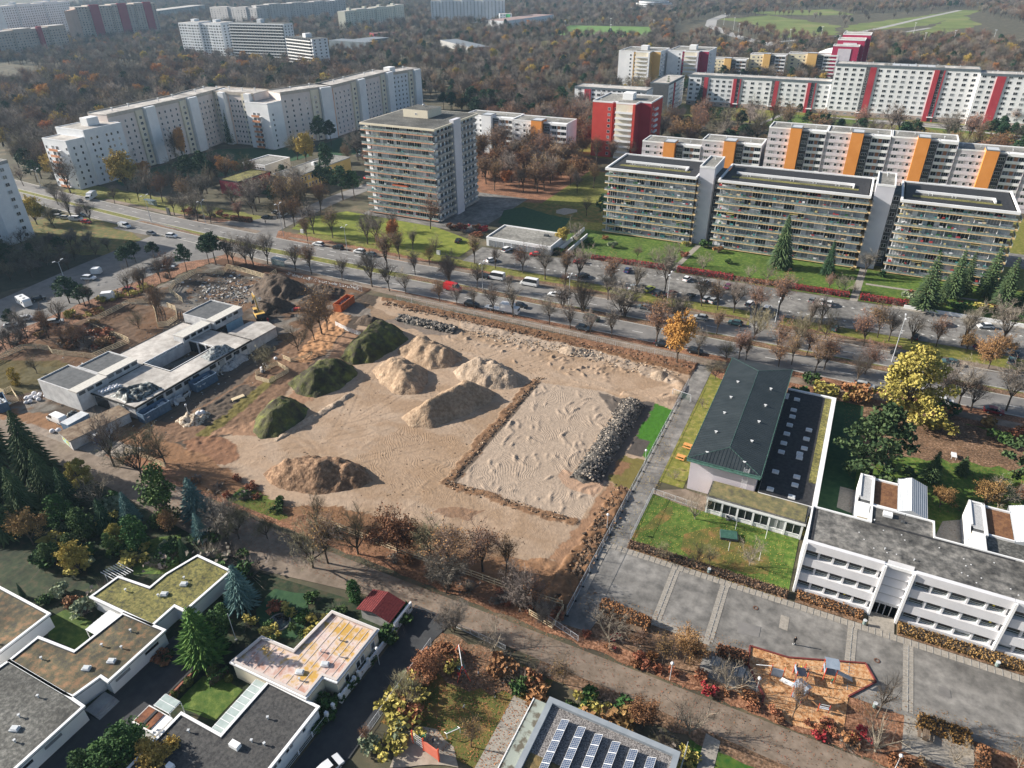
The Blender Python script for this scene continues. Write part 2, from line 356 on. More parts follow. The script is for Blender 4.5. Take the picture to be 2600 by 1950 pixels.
# tower lawn and surroundings
zone('tower_lawn', [(-196,201), (-128,200), (-121,202), (-121,217), (-145,226), (-190,228), (-200,214)], M('sunlit_lawn', (.12,.15,.018), (.22,.23,.035), .4, c3=(.16,.19,.025), bump=.05, bscale=6, detail=9), 4, ex=True)
zone('tower_forecourt', rect(-182, -128, 226, 275), asw, 3, ex=True)
zone('courtyard_pitch', [K('12', *q) for q in ((-70,150),(100,120),(330,190),(500,220),(430,330),(380,350),(0,290),(-120,260))], grk, 3, ex=True)
zone('courtyard_grass', [K('12', *q) for q in ((-150,60),(400,100),(760,130),(780,260),(500,240),(300,200),(-100,160))], grb, 2, ex=True)
zone('sand_pit', [K('12', *q) for q in ((380,150),(450,130),(560,145),(560,165),(450,190),(380,175))], pav, 4)
zone('leafy_courtyard', [(-128,262), (-92,262), (-86,330), (-170,336), (-172,280), (-150,268)], lfs, 1, 2, 4)
zone('side_street', [K('10', *q) for q in ((1500,280),(1800,320),(2201,400))]+[K('11', *q) for q in ((0,380),(170,390),(190,330),(130,280))]+[K('11', *q) for q in ((250,180),(0,230))]+[K('10', *q) for q in ((2000,240),(1700,280))], asp, 3)
strip('access_road', [(-203,192), (-205,215), (-206,240), (-204,262), (-196,290), (-190,320)], 9, asp, 3)
zone('car_park', [(-200,262), (-182,272), (-183,330), (-206,330), (-212,290)], asd, 3, ex=True)
zone('slab_lawn', [(-327,222), (-312,216), (-300,240), (-276,250), (-268,300), (-283,312), (-306,302), (-327,290)], grk, 2, 1, 5, ex=True)
zone('slab_lawn', [(-281,318), (-262,300), (-225,330), (-240,430), (-279,440)], grk, 2, 1, 5, ex=True)
zone('roadside_strip', [(-330,198), (-205,193), (-205,208), (-335,212)], gry2, 1, 1, 4)
zone('sidewalk', [(-300,196.2), (-205,191), (-205,194), (-300,199)], pth, 4)
zone('rear_lawn', [(-160,480), (140,480), (140,530), (-130,530), (-160,500)], gry2, 1, 2, 8, ex=True)
zone('rear_lawn', [(-60,470), (-8,468), (0,515), (-60,516)], grs, 2, 1, 6)
zone('rear_lawn', [(30,500), (70,492), (78,512), (40,518)], grs, 2, 1, 6)
zone('rear_lawn', [(-140,400), (-100,400), (-100,356), (-140,356)], gry2, 2, 1, 6)
for P in ([(-40,517.5), (120,510), (120,506.5), (-40,514)], [(-56,516), (-53,516), (-63,470), (-66,470)], [(52,506), (56,506), (90,480), (86,478)], [(20,507),(24,509),(80,500),(80,497)]):
    zone('rear_path', P, fas, 5)
zone('rear_court', rect(0, 55, 505, 520), asw, 3)
# left road with roadside parking
zone('left_road', [(-232,60), (-207,62), (-207,120), (-206,150), (-198,172), (-225,176), (-240,172), (-238,140), (-233,100)], asp, 3, ex=True)
zone('left_verge', [(-207,62), (-198,80), (-196,120), (-199,150), (-196,168), (-206,158), (-208,120)], lfs, 4, .6)
zone('tower_garden', [(-285,135), (-238,150), (-240,168), (-262,178), (-300,176), (-300,160)], grb, 2, 1, 4)
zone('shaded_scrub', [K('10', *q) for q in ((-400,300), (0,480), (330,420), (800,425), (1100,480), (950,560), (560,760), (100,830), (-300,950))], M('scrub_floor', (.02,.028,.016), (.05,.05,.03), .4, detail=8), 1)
zone('left_lot', [(-262,172), (-238,172), (-232,182), (-262,186)], asp, 3)
# path through the park along the site
pk = [(-190,69), (-140,69.5), (-115,68.5), (-95,68), (-78,67), (60,67.2), (60,60.2), (-10,62.4), (-49,63), (-60,61.5), (-80,58), (-100,60), (-125,62.5), (-190,62)]
zone('park_path', pk, pth, 5)
zone('leafy_strip', [(-150,69), (60,67), (60,76.5), (-27,76.5), (-27,76), (-80,76), (-150,72)], lfs, 3, .3)
zone('leafy_strip', [(-27,60.5), (60,59), (60,62), (-27,63.5)], lfb, 4, .4)
zone('lane', [(-50,20), (-43.6,20), (-43.6,58), (-42.5,63.5), (-49.8,63.5), (-49,55)], asd, 6)
zone('lane', [(-81,5), (-74,5), (-73,29), (-73,41), (-80.5,42)], asd, 6)
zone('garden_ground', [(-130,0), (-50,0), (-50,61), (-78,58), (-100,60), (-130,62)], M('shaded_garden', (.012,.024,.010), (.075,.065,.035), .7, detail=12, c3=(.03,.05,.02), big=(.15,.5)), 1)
for P in (((1190,1380),(1560,1310),(1540,1659),(1150,1659)),): zone('garden_lawn', [K('20', *q) for q in P], grs, 4, .3)
zone('garden_lawn', [K('30', *q) for q in ((430,370),(560,300),(790,400),(800,500),(640,650),(420,540))], grs, 4, .2)
zone('garden_lawn', [K('30', *q) for q in ((1540,1080),(1750,870),(1940,900),(2090,990),(1850,1255),(1560,1150))], grs, 4, .1)
zone('garden_lawn', [K('31', *q) for q in ((160,120),(420,160),(480,350),(330,560),(60,520),(0,300))], grk, 4, .3)
# kindergarten grounds
zone('kindergarten_lawn', [(-43,44), (-24,44), (-24,61), (-43,60.5)], grb, 3)
zone('leafy_lawn', [(-43,54), (-36,53.5), (-28,55.5), (-27,60.5), (-43,60.5)], lfb, 4, .8)
zone('paved_walk', rect(-28.1, -25.4, 38, 55.6), pav, 6)
zone('sandy_corner', [K('31', *q) for q in ((1330,1290),(1560,1330),(1700,1480),(1740,1659),(1150,1659),(1250,1450))], M('sand_play', (.28,.24,.19), (.38,.33,.27), 1), 5, .4)
zone('lawn_right', [(-4,36), (8,36), (8,60), (-4,60)], M('vivid_lawn', (.02,.085,.01), (.10,.14,.02), .6, detail=8), 3, .3)
zone('paved_walk', [(-2.2,36), (-.2,36), (-.2,61.5), (-2.2,61.8)], pav, 5)
# school ground
zone('school_yard', [(-27,76.2), (80,76.2), (80,90), (-27,90), (-27,92)], asw, 4)
zone('school_path', [(-27,90), (-22.8,90), (-23,154), (-23,162), (-27,162)], asw, 4)
zone('school_path', [(-22.9,108), (-17.5,111), (-12.5,110.4), (-12.7,106), (-17,106), (-22.9,107)], pth, 5)
for x in (-14.3, -6.0, 13.7, 21.5, 37.3): zone('paver_band', rect(x, x+1.4, 77, 89.2), pav, 5)
zone('paver_band', rect(-26.8, 70, 89.2, 90.5), pav, 6); zone('paver_band', rect(-20, -5, 76.2, 77.4), pav, 6)
zone('paver_band', rect(-26.8, -25.6, 78, 89.2), pav, 6)
zone('entrance_paving', rect(16.5, 20.2, 90.5, 94.4), pav, 6)
m = MB()
for x in (-14.3, -6.0, 13.7, 21.5, 37.3):
    for i in range(8): m.box(x+.65, x+.72, 77+i*1.55, 77.05+i*1.55+1.3, 0, .166)
    for i in range(24): m.box(x, x+1.4, 77.2+i*.5, 77.23+i*.5, 0, .168)
for i in range(90): m.box(-26.5+i*1.0, -26.46+i*1.0, 89.2, 90.5, 0, .166)
m.build('paver_joint', gry, kind='structure')
m = MB()
for x, y, r in ((0.1, 86.6, .42), (18, 84.2, .42)):
    for i in range(14):
        a, b = 2*math.pi*i/14, 2*math.pi*(i+1)/14
        m.face([(x+r*math.cos(a), y+r*math.sin(a), .166), (x+r*math.cos(b), y+r*math.sin(b), .166), (x+.6*r*math.cos(b), y+.6*r*math.sin(b), .166), (x+.6*r*math.cos(a), y+.6*r*math.sin(a), .166)])
m.build('manhole_ring', M('rust_iron', (.12,.06,.04), (.16,.09,.06), 4), kind='structure')
zone('yard_patch', [K('33', *q) for q in ((110,345),(185,370),(165,485),(92,455))], pav, 5)
zone('yard_patch', [K('33', *q) for q in ((1465,955),(1560,990),(1575,1060),(1465,1035))], asp, 5)
zone('yard_patch', [K('32', *q) for q in ((1950,400),(2140,450),(2120,540),(1930,500))], asp, 5)
zone('school_lawn', [(-22.7,91), (4.4,91), (4.4,106), (-12.6,106), (-18.5,106.4), (-22.7,106.8)], grs, 3)
zone('bare_patch', [K('22', *q) for q in ((1300,1090),(1380,1070),(1360,1180),(1280,1230),(1100,1300),(1040,1380),(1000,1330),(1200,1190))], grb, 4, .3)
zone('bare_patch', [K('22', *q) for q in ((1480,1310),(1780,1250),(2201,1500),(2201,1659),(1650,1600),(1450,1440))], grb, 4, .4)
zone('hedge_bed', [(-22.8,90.6), (4.4,90.6), (4.4,92.6), (-22.8,92.6)], lfb, 5, .2)
zone('hedge_bed', [(5.6,90.6), (15.8,90.6), (15.8,94), (5.6,94)], lfb, 5); zone('hedge_bed', [(20.6,90.6), (70,90.6), (70,94), (20.6,94)], lfb, 5)
zone('side_lawn', [(-22.9,111.2), (-17.9,111), (-18,155), (-22.9,158)], gry2, 3)
zone('back_garden', [(6.2,106), (100,106), (100,160), (6.2,160)], grs, 3)
zone('lawn_painted_shade', [(6.2,106), (12.4,106), (12.4,158), (6.2,158)], grk, 4)  # deep green strip paints the shade of hall and annex on the lawn
zone('garden_leaves', [(12.5,136), (22,141), (34,144.5), (70,147), (70,160), (6.2,160), (6.2,152), (12.5,150)], lfb, 4, 1)
zone('garden_terrace', [K('23', *q) for q in ((590,1080),(620,900),(770,940),(760,1060),(735,1140))], pav, 5)
zone('garden_terrace', [K('23', *q) for q in ((1500,1200),(1740,1180),(1700,1420),(1430,1340))], pav, 5)
zone('strip_north', [(-18,155), (100,160), (100,163), (-23,163), (-23,158)], lfs, 3, .3)
zone('activity_bed', [(-26,70), (-22,76)]+[(-22.5,76.2), (1.0,76.2), (1.0,70)], lfb, 4)
zone('bench_paving', [(-27.6,70.2), (-22.4,70.6), (-21.5,76.2), (-27,77.4)], asw, 5)
zone('bench_paving', [(-5.5,70.5), (.6,70.5), (3.2,71.5), (.4,75.8), (-5.2,76.4)], asw, 5)
zone('bench_paving', [(21.5,70.5), (30,70.5), (30,76), (21.8,76.4)], pav, 5)
SP = [K('32', 2045, 615), K('33', 170, 715), K('33', 835, 765), K('33', 925, 925), K('33', 690, 1050), K('33', 640, 1400), K('33', 200, 1290), K('33', 0, 1150), K('32', 2150, 1100), K('32', 2165, 1050), K('32', 2030, 780)]
zone('playground_chips', SP, chp, 6)
m = MB()
for a, b in ((0,1),(1,2),(2,3),(3,4),(8,9),(9,10),(10,0)):
    p, q = SP[a], SP[b]; d = math.hypot(q[0]-p[0], q[1]-p[1]); m.box(0, d, -.11, .11, 0, .3, a=math.atan2(q[1]-p[1], q[0]-p[0]), o=p)
tag(m.build('playground_border', M('red_brown_rubber', (.13,.03,.028), (.19,.045,.04), 1)), 'low dark red rubber border around the wood chip playground', 'border')

# ------------------------------------------------------------------ the building site: real relief, albedo per vertex
siteM = bpy.data.materials.new('excavated_soil'); siteM.use_nodes = True
nt = siteM.node_tree; N = nt.nodes; L = nt.links; b = N['Principled BSDF']; b.inputs['Roughness'].default_value = .95; b.inputs['Specular IOR Level'].default_value = .15
at = N.new('ShaderNodeAttribute'); at.attribute_name = 'soil'; tk = N.new('ShaderNodeAttribute'); tk.attribute_name = 'track'
geo = N.new('ShaderNodeNewGeometry'); nz = N.new('ShaderNodeTexNoise'); nz.inputs['Scale'].default_value = 1.1; nz.inputs['Detail'].default_value = 9; nz.inputs['Roughness'].default_value = .7
L.new(geo.outputs['Position'], nz.inputs['Vector']); mr = N.new('ShaderNodeMapRange'); mr.inputs[1].default_value = .3; mr.inputs[2].default_value = .7; mr.inputs[3].default_value = .80; mr.inputs[4].default_value = 1.15
L.new(nz.outputs['Fac'], mr.inputs[0]); mx = N.new('ShaderNodeVectorMath'); mx.operation = 'SCALE'; L.new(at.outputs['Color'], mx.inputs[0]); L.new(mr.outputs[0], mx.inputs['Scale']); L.new(mx.outputs[0], b.inputs['Base Color'])
nd = N.new('ShaderNodeTexNoise'); nd.inputs['Scale'].default_value = .09; nd.inputs['Detail'].default_value = 2; L.new(geo.outputs['Position'], nd.inputs['Vector'])
va = N.new('ShaderNodeVectorMath'); va.operation = 'SCALE'; va.inputs['Scale'].default_value = 11; L.new(nd.outputs['Color'], va.inputs[0])
vb = N.new('ShaderNodeVectorMath'); vb.operation = 'ADD'; L.new(geo.outputs['Position'], vb.inputs[0]); L.new(va.outputs[0], vb.inputs[1])
wv = N.new('ShaderNodeTexWave'); wv.inputs['Scale'].default_value = .8; wv.inputs['Distortion'].default_value = 2.5; wv.inputs['Detail'].default_value = 2; wv.bands_direction = 'DIAGONAL'; L.new(vb.outputs[0], wv.inputs['Vector'])
ng_ = N.new('ShaderNodeTexNoise'); ng_.inputs['Scale'].default_value = 2.2; ng_.inputs['Detail'].default_value = 7; L.new(geo.outputs['Position'], ng_.inputs['Vector'])
n5 = N.new('ShaderNodeTexNoise'); n5.inputs['Scale'].default_value = .16; n5.inputs['Detail'].default_value = 3; L.new(geo.outputs['Position'], n5.inputs['Vector']); r5 = N.new('ShaderNodeMapRange'); r5.inputs[1].default_value = .42; r5.inputs[2].default_value = .58; r5.inputs[4].default_value = .38; L.new(n5.outputs['Fac'], r5.inputs[0]); m0 = N.new('ShaderNodeMath'); m0.operation = 'MULTIPLY'; L.new(wv.outputs['Fac'], m0.inputs[0]); L.new(r5.outputs[0], m0.inputs[1]); m1 = N.new('ShaderNodeMath'); m1.operation = 'MULTIPLY'; L.new(m0.outputs[0], m1.inputs[0]); L.new(tk.outputs['Fac'], m1.inputs[1])
m2 = N.new('ShaderNodeMath'); m2.operation = 'ADD'; L.new(m1.outputs[0], m2.inputs[0]); L.new(ng_.outputs['Fac'], m2.inputs[1])
bp = N.new('ShaderNodeBump'); bp.inputs['Distance'].default_value = .09; L.new(m2.outputs[0], bp.inputs['Height']); L.new(bp.outputs[0], b.inputs['Normal'])
SAND = np.array((.36,.262,.185)); SAND2 = np.array((.26,.175,.11)); PALE = np.array((.37,.295,.23)); BRN = np.array((.17,.095,.052)); DRK = np.array((.075,.058,.045)); LEAF = np.array((.215,.115,.068)); GRN = np.array((.08,.13,.02)); OLV = np.array((.15,.125,.04)); ASH = np.array((.25,.22,.19)); DAS = np.array((.09,.078,.07))
pit = [(-59.7,93.2), (-32.8,93.4), (-32.2,107), (-39.5,106), (-38.9,137), (-44,138.6), (-60.2,135.8)]
streaks = []
rs = random.Random(5)
for i in range(190):
    x, y = rs.uniform(-59, -33), rs.uniform(94, 136)
    if pip(x, y, pit): streaks.append((x, y, rs.gauss(1.9, .5), rs.uniform(.8, 2.6), rs.uniform(.14, .36)*(1 if rs.random() < .7 else -1)))
for i in range(260):
    x, y = rs.uniform(-125, -28), rs.uniform(80, 156)
    streaks.append((x, y, rs.choice((0.3, -.2, 1.2))+rs.gauss(0, .25), rs.uniform(1, 5), rs.uniform(.03, .09)))
for i in range(110):
    x = rs.uniform(-95, -28); y = 150.5-abs(rs.gauss(0, 4))+max(0, (-60-x))*.06
    streaks.append((x, y, rs.uniform(0, 3), rs.uniform(.3, 1.6), rs.uniform(.15, .5)))
for i in range(46):
    x, y, a = rs.uniform(-108, -34), rs.uniform(82, 148), rs.choice((.1, 1.1, -.5, 2.2, .7))+rs.gauss(0, .25); cv = rs.gauss(0, .03)
    if pip(x, y, pit) and rs.random() < .5: continue
    for o_ in (-1.1, 1.1): px, py, aa = x-math.sin(a)*o_, y+math.cos(a)*o_, a; [(streaks.append((px+math.cos(aa+cv*k)*3.1*k, py+math.sin(aa+cv*k)*3.1*k, aa+2*cv*k, 2.6, -.055)), streaks.append((px+math.cos(aa+cv*k)*3.1*k-.35*math.sin(aa), py+math.sin(aa+cv*k)*3.1*k+.35*math.cos(aa), aa+2*cv*k, 2.6, .035))) for k in range(7)]
def site(name, x0, x1, y0, y1, d):
    nx, ny = int((x1-x0)/d)+1, int((y1-y0)/d)+1
    X, Y = np.meshgrid(np.linspace(x0, x1, nx), np.linspace(y0, y1, ny), indexing='ij')
    wx = X+2.2*(fbm(X, Y, 4, 11)-.5)+1.0*(fbm(X, Y, 1.2, 14, 2)-.5); wy = Y+2.2*(fbm(X, Y, 4, 21)-.5)+1.0*(fbm(X, Y, 1.2, 24, 2)-.5)
    h = .17+.10*(fbm(X, Y, 9, 3)-.4)+.05*fbm(X, Y, 1.2, 5, 3); trk = .35*(fbm(X, Y, 7, 31, 2) > .52)
    C = SAND[None, None, :]*np.ones(X.shape+(1,)); f = np.clip((fbm(X, Y, 8, 8, 5)-.44)*7, 0, 1)[..., None]; C = C*(1-f*.6)+SAND2*f*.6
    f = np.clip((fbm(X*.4, Y, 3, 48, 4)-.45)*5, 0, 1)[..., None]; C = C*(1-f*.35)+PALE*f*.35
    def put_(P, col, amt=1, rough=0, lift=0, warp=True, tr=None, sc=.9, seed=50):
        nonlocal C, h, trk
        mk = pipn(wx if warp else X, wy if warp else Y, P); a = (mk*amt)[..., None]; C = C*(1-a)+np.array(col)*a
        if rough or lift: h = h+mk*(rough*(fbm(X, Y, sc, seed, 3)-.35)*2+lift)
        if tr is not None: trk = np.where(mk, tr, trk)
        return mk
    # outside of the sand: soil, leaves, grass
    put_([(-205,60), (-132,60), (-118,79), (-111,88), (-114,105), (-118,124), (-121,147), (-128,165), (-205,175)], DRK, 1, .12)
    f = np.clip((fbm(X, Y, 5, 77, 4)-.47)*7, 0, 1)[..., None]*(X < -130)[..., None]; C = C*(1-f*.7)+BRN*1.1*f*.7; f = np.clip((fbm(X, Y, 4, 87, 4)-.52)*9, 0, 1)[..., None]*(X < -133)[..., None]; C = C*(1-f*.7)+np.array((.20,.19,.17))*f*.7
    put_([(-197,84), (-166,92), (-166,112), (-178,128), (-196,125)], BRN*.75, .8, .15); put_([(-197,70), (-172,76), (-166,90), (-180,92), (-197,84)], OLV*.6, .8, .08)
    put_([(-133,78), (-121.5,79), (-110,90), (-112,100), (-119,124), (-124,140), (-134,141)], BRN*.95+.02, 1, .12)
    put_([(-118,84), (-112,93), (-112,104), (-117,126), (-122,140), (-118,141), (-108,126), (-106,108), (-107,88)], BRN*1.5+.03, 1, .12)
    put_([(-137,82), (-129,84), (-127,104), (-132,121), (-141,121), (-138,100)], DRK*1.5, 1, .02, -.03)
    put_([(-128,86), (-118.5,86), (-119.5,98), (-121,104), (-126,104)], DRK*1.3, 1, .2)
    put_([(-119.8,82), (-117.2,83), (-117.6,96), (-120.2,110), (-122.6,110), (-121,96)], OLV*.9, 1, .05)
    put_([(-119,119), (-118,128), (-127,150), (-133,147), (-127,130), (-123,118)], BRN*2.0+np.array((.06,.03,.01)), 1, .18)
    put_([(-115,76.5), (-106,77.5), (-104.5,80.5), (-108,84), (-117,84.5), (-120,80)], LEAF, 1, .2)
    put_([(-190,66), (-118,66), (-96,66), (-96,74.5), (-112,78), (-132,79), (-150,76)], BRN*1.3, 1, .06)
    put_([(-150,68), (-140,66.5), (-128,66.5), (-120,70), (-126,74), (-146,73)], ASH*1.15, 1)
    put_([(-165,64), (-118,64), (-118,69), (-165,70)], ASH, .8)
    put_([(-132,66), (-117,66), (-112,71), (-124,74.5)], LEAF*1.2, 1, .05)
    put_([(-97,66), (-27,66), (-27,79.5), (-60,79.2), (-76,77.6), (-86,73), (-97,75)], BRN*1.2, 1, .14)
    put_([(-97,66), (-84,66), (-82,70), (-88,73.5), (-97,74.4)], GRN, .85, .02); put_([(-88,66), (-27,66), (-27,73), (-80,73)], LEAF, .9, .06)
    put_([(-60,76), (-44,77), (-40,80.5), (-60,79.6)], SAND2*.8, .7)
    # brown strip under the fence of the road side
    put_([(-128,166), (-27,163), (-27,155), (-44,156.2), (-60,156.8), (-78,158), (-112,158.5), (-124,160)], BRN, 1, .26, .12)
    put_([(-60,158.5), (-27,157.5), (-27,166), (-60,166)], LEAF, .8, .0)
    put_([(-205,160.5), (-160,160.5), (-130,162.5), (-130,175), (-205,175)], LEAF*.5, 1, .05)
    put_([(-96,158), (-44,156), (-29,150), (-29,148), (-46,152), (-92,153)], PALE, .75, .28, .05, sc=1.6, seed=60)
    put_([(-116,148), (-99,146), (-92,149), (-93,153), (-112,153.5)], DAS*1.6, .8, .05, 0)
    put_([(-133,149), (-117,147), (-112,151), (-128,156)], SAND2*.8, .7, .02); put_([(-137,149), (-128,146.5), (-120,148), (-124,153), (-133,156)], ASH*.75, .9)
    # fairly flat haul road
    put_([(-118,146), (-60,146), (-60,143), (-112,143)], SAND*.96, .6, 0, 0, tr=.3)
    # scooped edge in the north east
    d1 = np.hypot((X+37)/9, (Y-146)/6.5); h = h-.55*np.clip(1-d1, 0, 1)*(d1 < 1)+.55*np.exp(-((d1-1.08)/.16)**2)*(X > -40)
    # pit with its rim
    mk = put_(pit, PALE*.97, .85, .12, -.12, warp=False, tr=1.0, sc=1.5, seed=70)
    ex = [(-62.3,91.4), (-32.8,91.4), (-32.8,93.4), (-59.7,93.2), (-60.2,137), (-62.8,137)]
    put_(ex, BRN*1.1, .9, .30, .05, sc=1.0)
    put_([(-60.2,92.6), (-59.2,93.3), (-59.8,136), (-60.6,136)], DRK*1.4, .9, .1, -.28, warp=False)
    put_([(-46,137.6), (-38.6,137.2), (-31.3,138), (-31.5,131), (-38.4,130)], DAS, .9, .05, 0)
    put_([(-42,106), (-32,107.5), (-32.4,100.5), (-37,101), (-41,103)], BRN*1.8+.06, .75)
    # asphalt scraps and lawn beside the school path
    put_([(-38.9,104.5), (-31.6,106.5), (-31.4,138), (-38,137)], DAS, .9, .02)
    put_([(-31.6,124.2), (-31.3,138), (-26,138), (-26,112), (-29,121.6)], (.05,.15,.018), 1, .03, -.02, tr=0)
    put_([(-31.6,123.6), (-28.2,123.4), (-28.2,117.2), (-31.6,117)], DAS*.9, 1, .02, 0, warp=False)
    put_([(-31.9,116.6), (-26,116.6), (-26,104), (-31.6,106.8)], OLV, 1, .03); put_([(-31.8,114), (-29.5,114), (-30,109), (-31.8,109)], LEAF, .85, .05)
    put_([(-31.4,106.4), (-29.2,105.6), (-31.0,81), (-34.4,82), (-32.4,92)], BRN*1.5+.02, 1, .08, -.05)
    put_([(-29.6,105.6), (-26.6,104), (-26.6,72), (-31,72), (-31.2,84)], BRN*1.05, 1, .75, .15, sc=1.4)
    put_([(-36,81.5), (-31,81.5), (-28.4,73.6), (-44,73.6)], BRN*1.5, .9, .3, sc=1.1)
    put_([(-59,84), (-52,85), (-50,88), (-56,87)], LEAF*.8, .6, .12)
    put_([(-62,140), (-40,140), (-29,150), (-29,139), (-40,138.5)], SAND*1.05, .8, .12, 0, tr=.8)
    # the fan of wheel tracks in front of the long heap
    put_([(-80,106), (-62,106), (-62,86), (-84,86)], SAND2*1.15, .45, 0, 0, tr=.9)
    for (x, y, a, l, q) in streaks:
        if not (x0 < x < x1 and y0 < y < y1): continue
        i0, i1 = int((x-l*2-x0)/d), int((x+l*2-x0)/d)+2; j0, j1 = int((y-l*2-y0)/d), int((y+l*2-y0)/d)+2; i0, j0 = max(0, i0), max(0, j0)
        sx, sy = X[i0:i1, j0:j1]-x, Y[i0:i1, j0:j1]-y; u = sx*math.cos(a)+sy*math.sin(a); v = -sx*math.sin(a)+sy*math.cos(a)+.12*u*u/max(l, .5)
        h[i0:i1, j0:j1] += q*np.exp(-(u/l)**2*2-(v/.28)**2)
    h = np.maximum(h, .15)
    e = np.minimum.reduce([X-x0, x1-X, Y-y0, y1-Y]); h = np.where(e < d*.5, .02, h)
    me = bpy.data.meshes.new(name); V = np.stack([X, Y, h], -1).reshape(-1, 3)
    I = np.arange(nx*ny).reshape(nx, ny); Q = np.stack([I[:-1, :-1], I[1:, :-1], I[1:, 1:], I[:-1, 1:]], -1).reshape(-1, 4)
    me.vertices.add(len(V)); me.vertices.foreach_set('co', V.ravel()); me.loops.add(Q.size); me.loops.foreach_set('vertex_index', Q.ravel().astype(np.int32))
    me.polygons.add(len(Q)); me.polygons.foreach_set('loop_start', np.arange(0, Q.size, 4, dtype=np.int32)); me.polygons.foreach_set('loop_total', np.full(len(Q), 4, dtype=np.int32))
    me.update(); me.validate()
    at = me.attributes.new('soil', 'FLOAT_COLOR', 'POINT'); at.data.foreach_set('color', np.concatenate([C, np.ones(C.shape[:2]+(1,))], -1).astype(np.float32).ravel())
    at = me.attributes.new('track', 'FLOAT', 'POINT'); at.data.foreach_set('value', trk.astype(np.float32).ravel())
    me.materials.append(siteM); me.polygons.foreach_set('use_smooth', [True]*len(me.polygons))
    return put(name, me, kind='structure')
site('excavation_ground', -132, -26.9, 69.5, 162, .3)
site('demolition_ground', -197, -132, 68, 166, .55)

# ------------------------------------------------------------------ heaps of excavated material
def heapmat(name, a, b_, c=None, bump=.22): return M(name, a, b_, 1.3, bump=bump, bscale=2.2, c3=c, detail=12, big=(.2,.75))
hs1 = heapmat('sandy_heap', (.24,.16,.10), (.42,.31,.21), (.33,.23,.15)); hs2 = heapmat('gravelly_heap', (.27,.20,.14), (.46,.36,.27))
hbr = heapmat('brown_heap', (.12,.07,.04), (.36,.23,.14), (.22,.13,.075)); hdk = heapmat('dark_soil_heap', (.05,.035,.025), (.12,.085,.06))
hgr = M('overgrown_heap', (.045,.034,.024), (.15,.16,.035), .5, bump=.25, bscale=3, c3=(.085,.085,.03), detail=12, big=(.16,.55))
def heap(name, label, P, hgt, mat, crest=.42, rough=.5, seed=0, d=.4, slope=None):
    # P: outline on the ground; the surface climbs from the outline at the angle of repose and rounds off at the crest
    x0, x1 = min(p[0] for p in P)-1, max(p[0] for p in P)+1; y0, y1 = min(p[1] for p in P)-1, max(p[1] for p in P)+1
    X, Y = np.meshgrid(np.arange(x0, x1, d), np.arange(y0, y1, d), indexing='ij')
    WX = X+1.2*(fbm(X, Y, 3, seed, 3)-.5); WY = Y+1.2*(fbm(X, Y, 3, seed+9, 3)-.5)
    D = np.full(X.shape, 1e9); ins = pipn(WX, WY, P)
    for i in range(len(P)):
        ax, ay = P[i-1]; bx, by = P[i]; l2 = (bx-ax)**2+(by-ay)**2
        t = np.clip(((WX-ax)*(bx-ax)+(WY-ay)*(by-ay))/l2, 0, 1); D = np.minimum(D, np.hypot(WX-ax-t*(bx-ax), WY-ay-t*(by-ay)))
    D = np.where(ins, D, -D); sl = (slope or .8)*1.5; hgt *= 1.08 if 'heap' in name and 'rubble' not in name else 1
    q = np.maximum(D, 0)*sl/1.5*1.05; Z = -np.log(np.exp(-q*3)+np.exp(-hgt*3))/3 if 'bank' not in name else hgt*(1-np.exp(-q/hgt*1.3)); Z = np.where(D > 0, Z, D*.3)
    Z = Z+np.where(D > .2, 1.6*rough*(fbm(X, Y, 1.8, seed+20, 4)-.5)*np.clip(D, 0, 1.5), 0)+rough*.25*(fbm(X, Y, .7, seed+40, 2)-.5)
    m = MB(); nx, ny = X.shape; idx = -np.ones(X.shape, int); keep = Z > -.35; k = 0
    for i in range(nx):
        for j in range(ny):
            if keep[i, j]: idx[i, j] = k; k += 1; m.v.append((X[i, j], Y[i, j], Z[i, j]))
    for i in range(nx-1):
        for j in range(ny-1):
            q = (idx[i, j], idx[i+1, j], idx[i+1, j+1], idx[i, j+1])
            if min(q) >= 0: m.f.append(q); m.m.append(0)
    o = m.build(name, mat, smooth=True); o.location.z = .05; return tag(o, label, 'heap' if 'rubble' not in name else 'rubble heap')
heap('soil_heap', 'large round heap of brown soil with leaves at the front edge of the sand area', [(-96.5,78.2), (-90,76.2), (-82,78.2), (-75.5,83.2), (-74.6,86.6), (-79,89.8), (-86,89.8), (-93,86.6), (-96.5,81.5)], 3.9, hbr, seed=1, rough=.9)
heap('sand_heap', 'long ridge shaped heap of pale soil in the middle of the site', [(-82.5,107.6), (-78,105.6), (-73.5,107.2), (-70,113), (-66.6,122), (-67,126.5), (-72,128.6), (-77.5,127), (-80.4,119)], 4.6, hs1, seed=2, rough=.45)
heap('soil_heap', 'broad brown heap at the left, behind the long pale ridge', [(-101.5,123), (-95,117.5), (-88,115.8), (-84,118.2), (-85,124.5), (-88.5,129.2), (-95,131), (-100.5,129.6)], 3.5, hs1, seed=3, rough=.8)
heap('soil_heap', 'brown heap furthest back towards the road, between the green heap and the fence', [(-101.5,134), (-95,130.8), (-88,129.6), (-83.5,132.4), (-82.4,138), (-88,141.6), (-96,143.6), (-101.3,141.5)], 3.5, hs1, seed=4, rough=.8)
heap('soil_heap', 'crumbly brown heap right of the other brown heaps, next to the haul road', [(-82.5,131), (-78,127.6), (-71,126.8), (-65,129.6), (-63,134), (-66.5,137.6), (-74,140.4), (-80.4,139)], 3.6, hs2, seed=5, rough=.9)
heap('overgrown_heap', 'tallest grass grown soil heap by the orange dumpster', [(-113,124.2), (-107.5,122.8), (-103.5,126), (-102,134), (-102,141.5), (-107,145.6), (-113.5,146.2), (-117,142), (-116,133)], 4.3, hgr, seed=6, rough=.8)
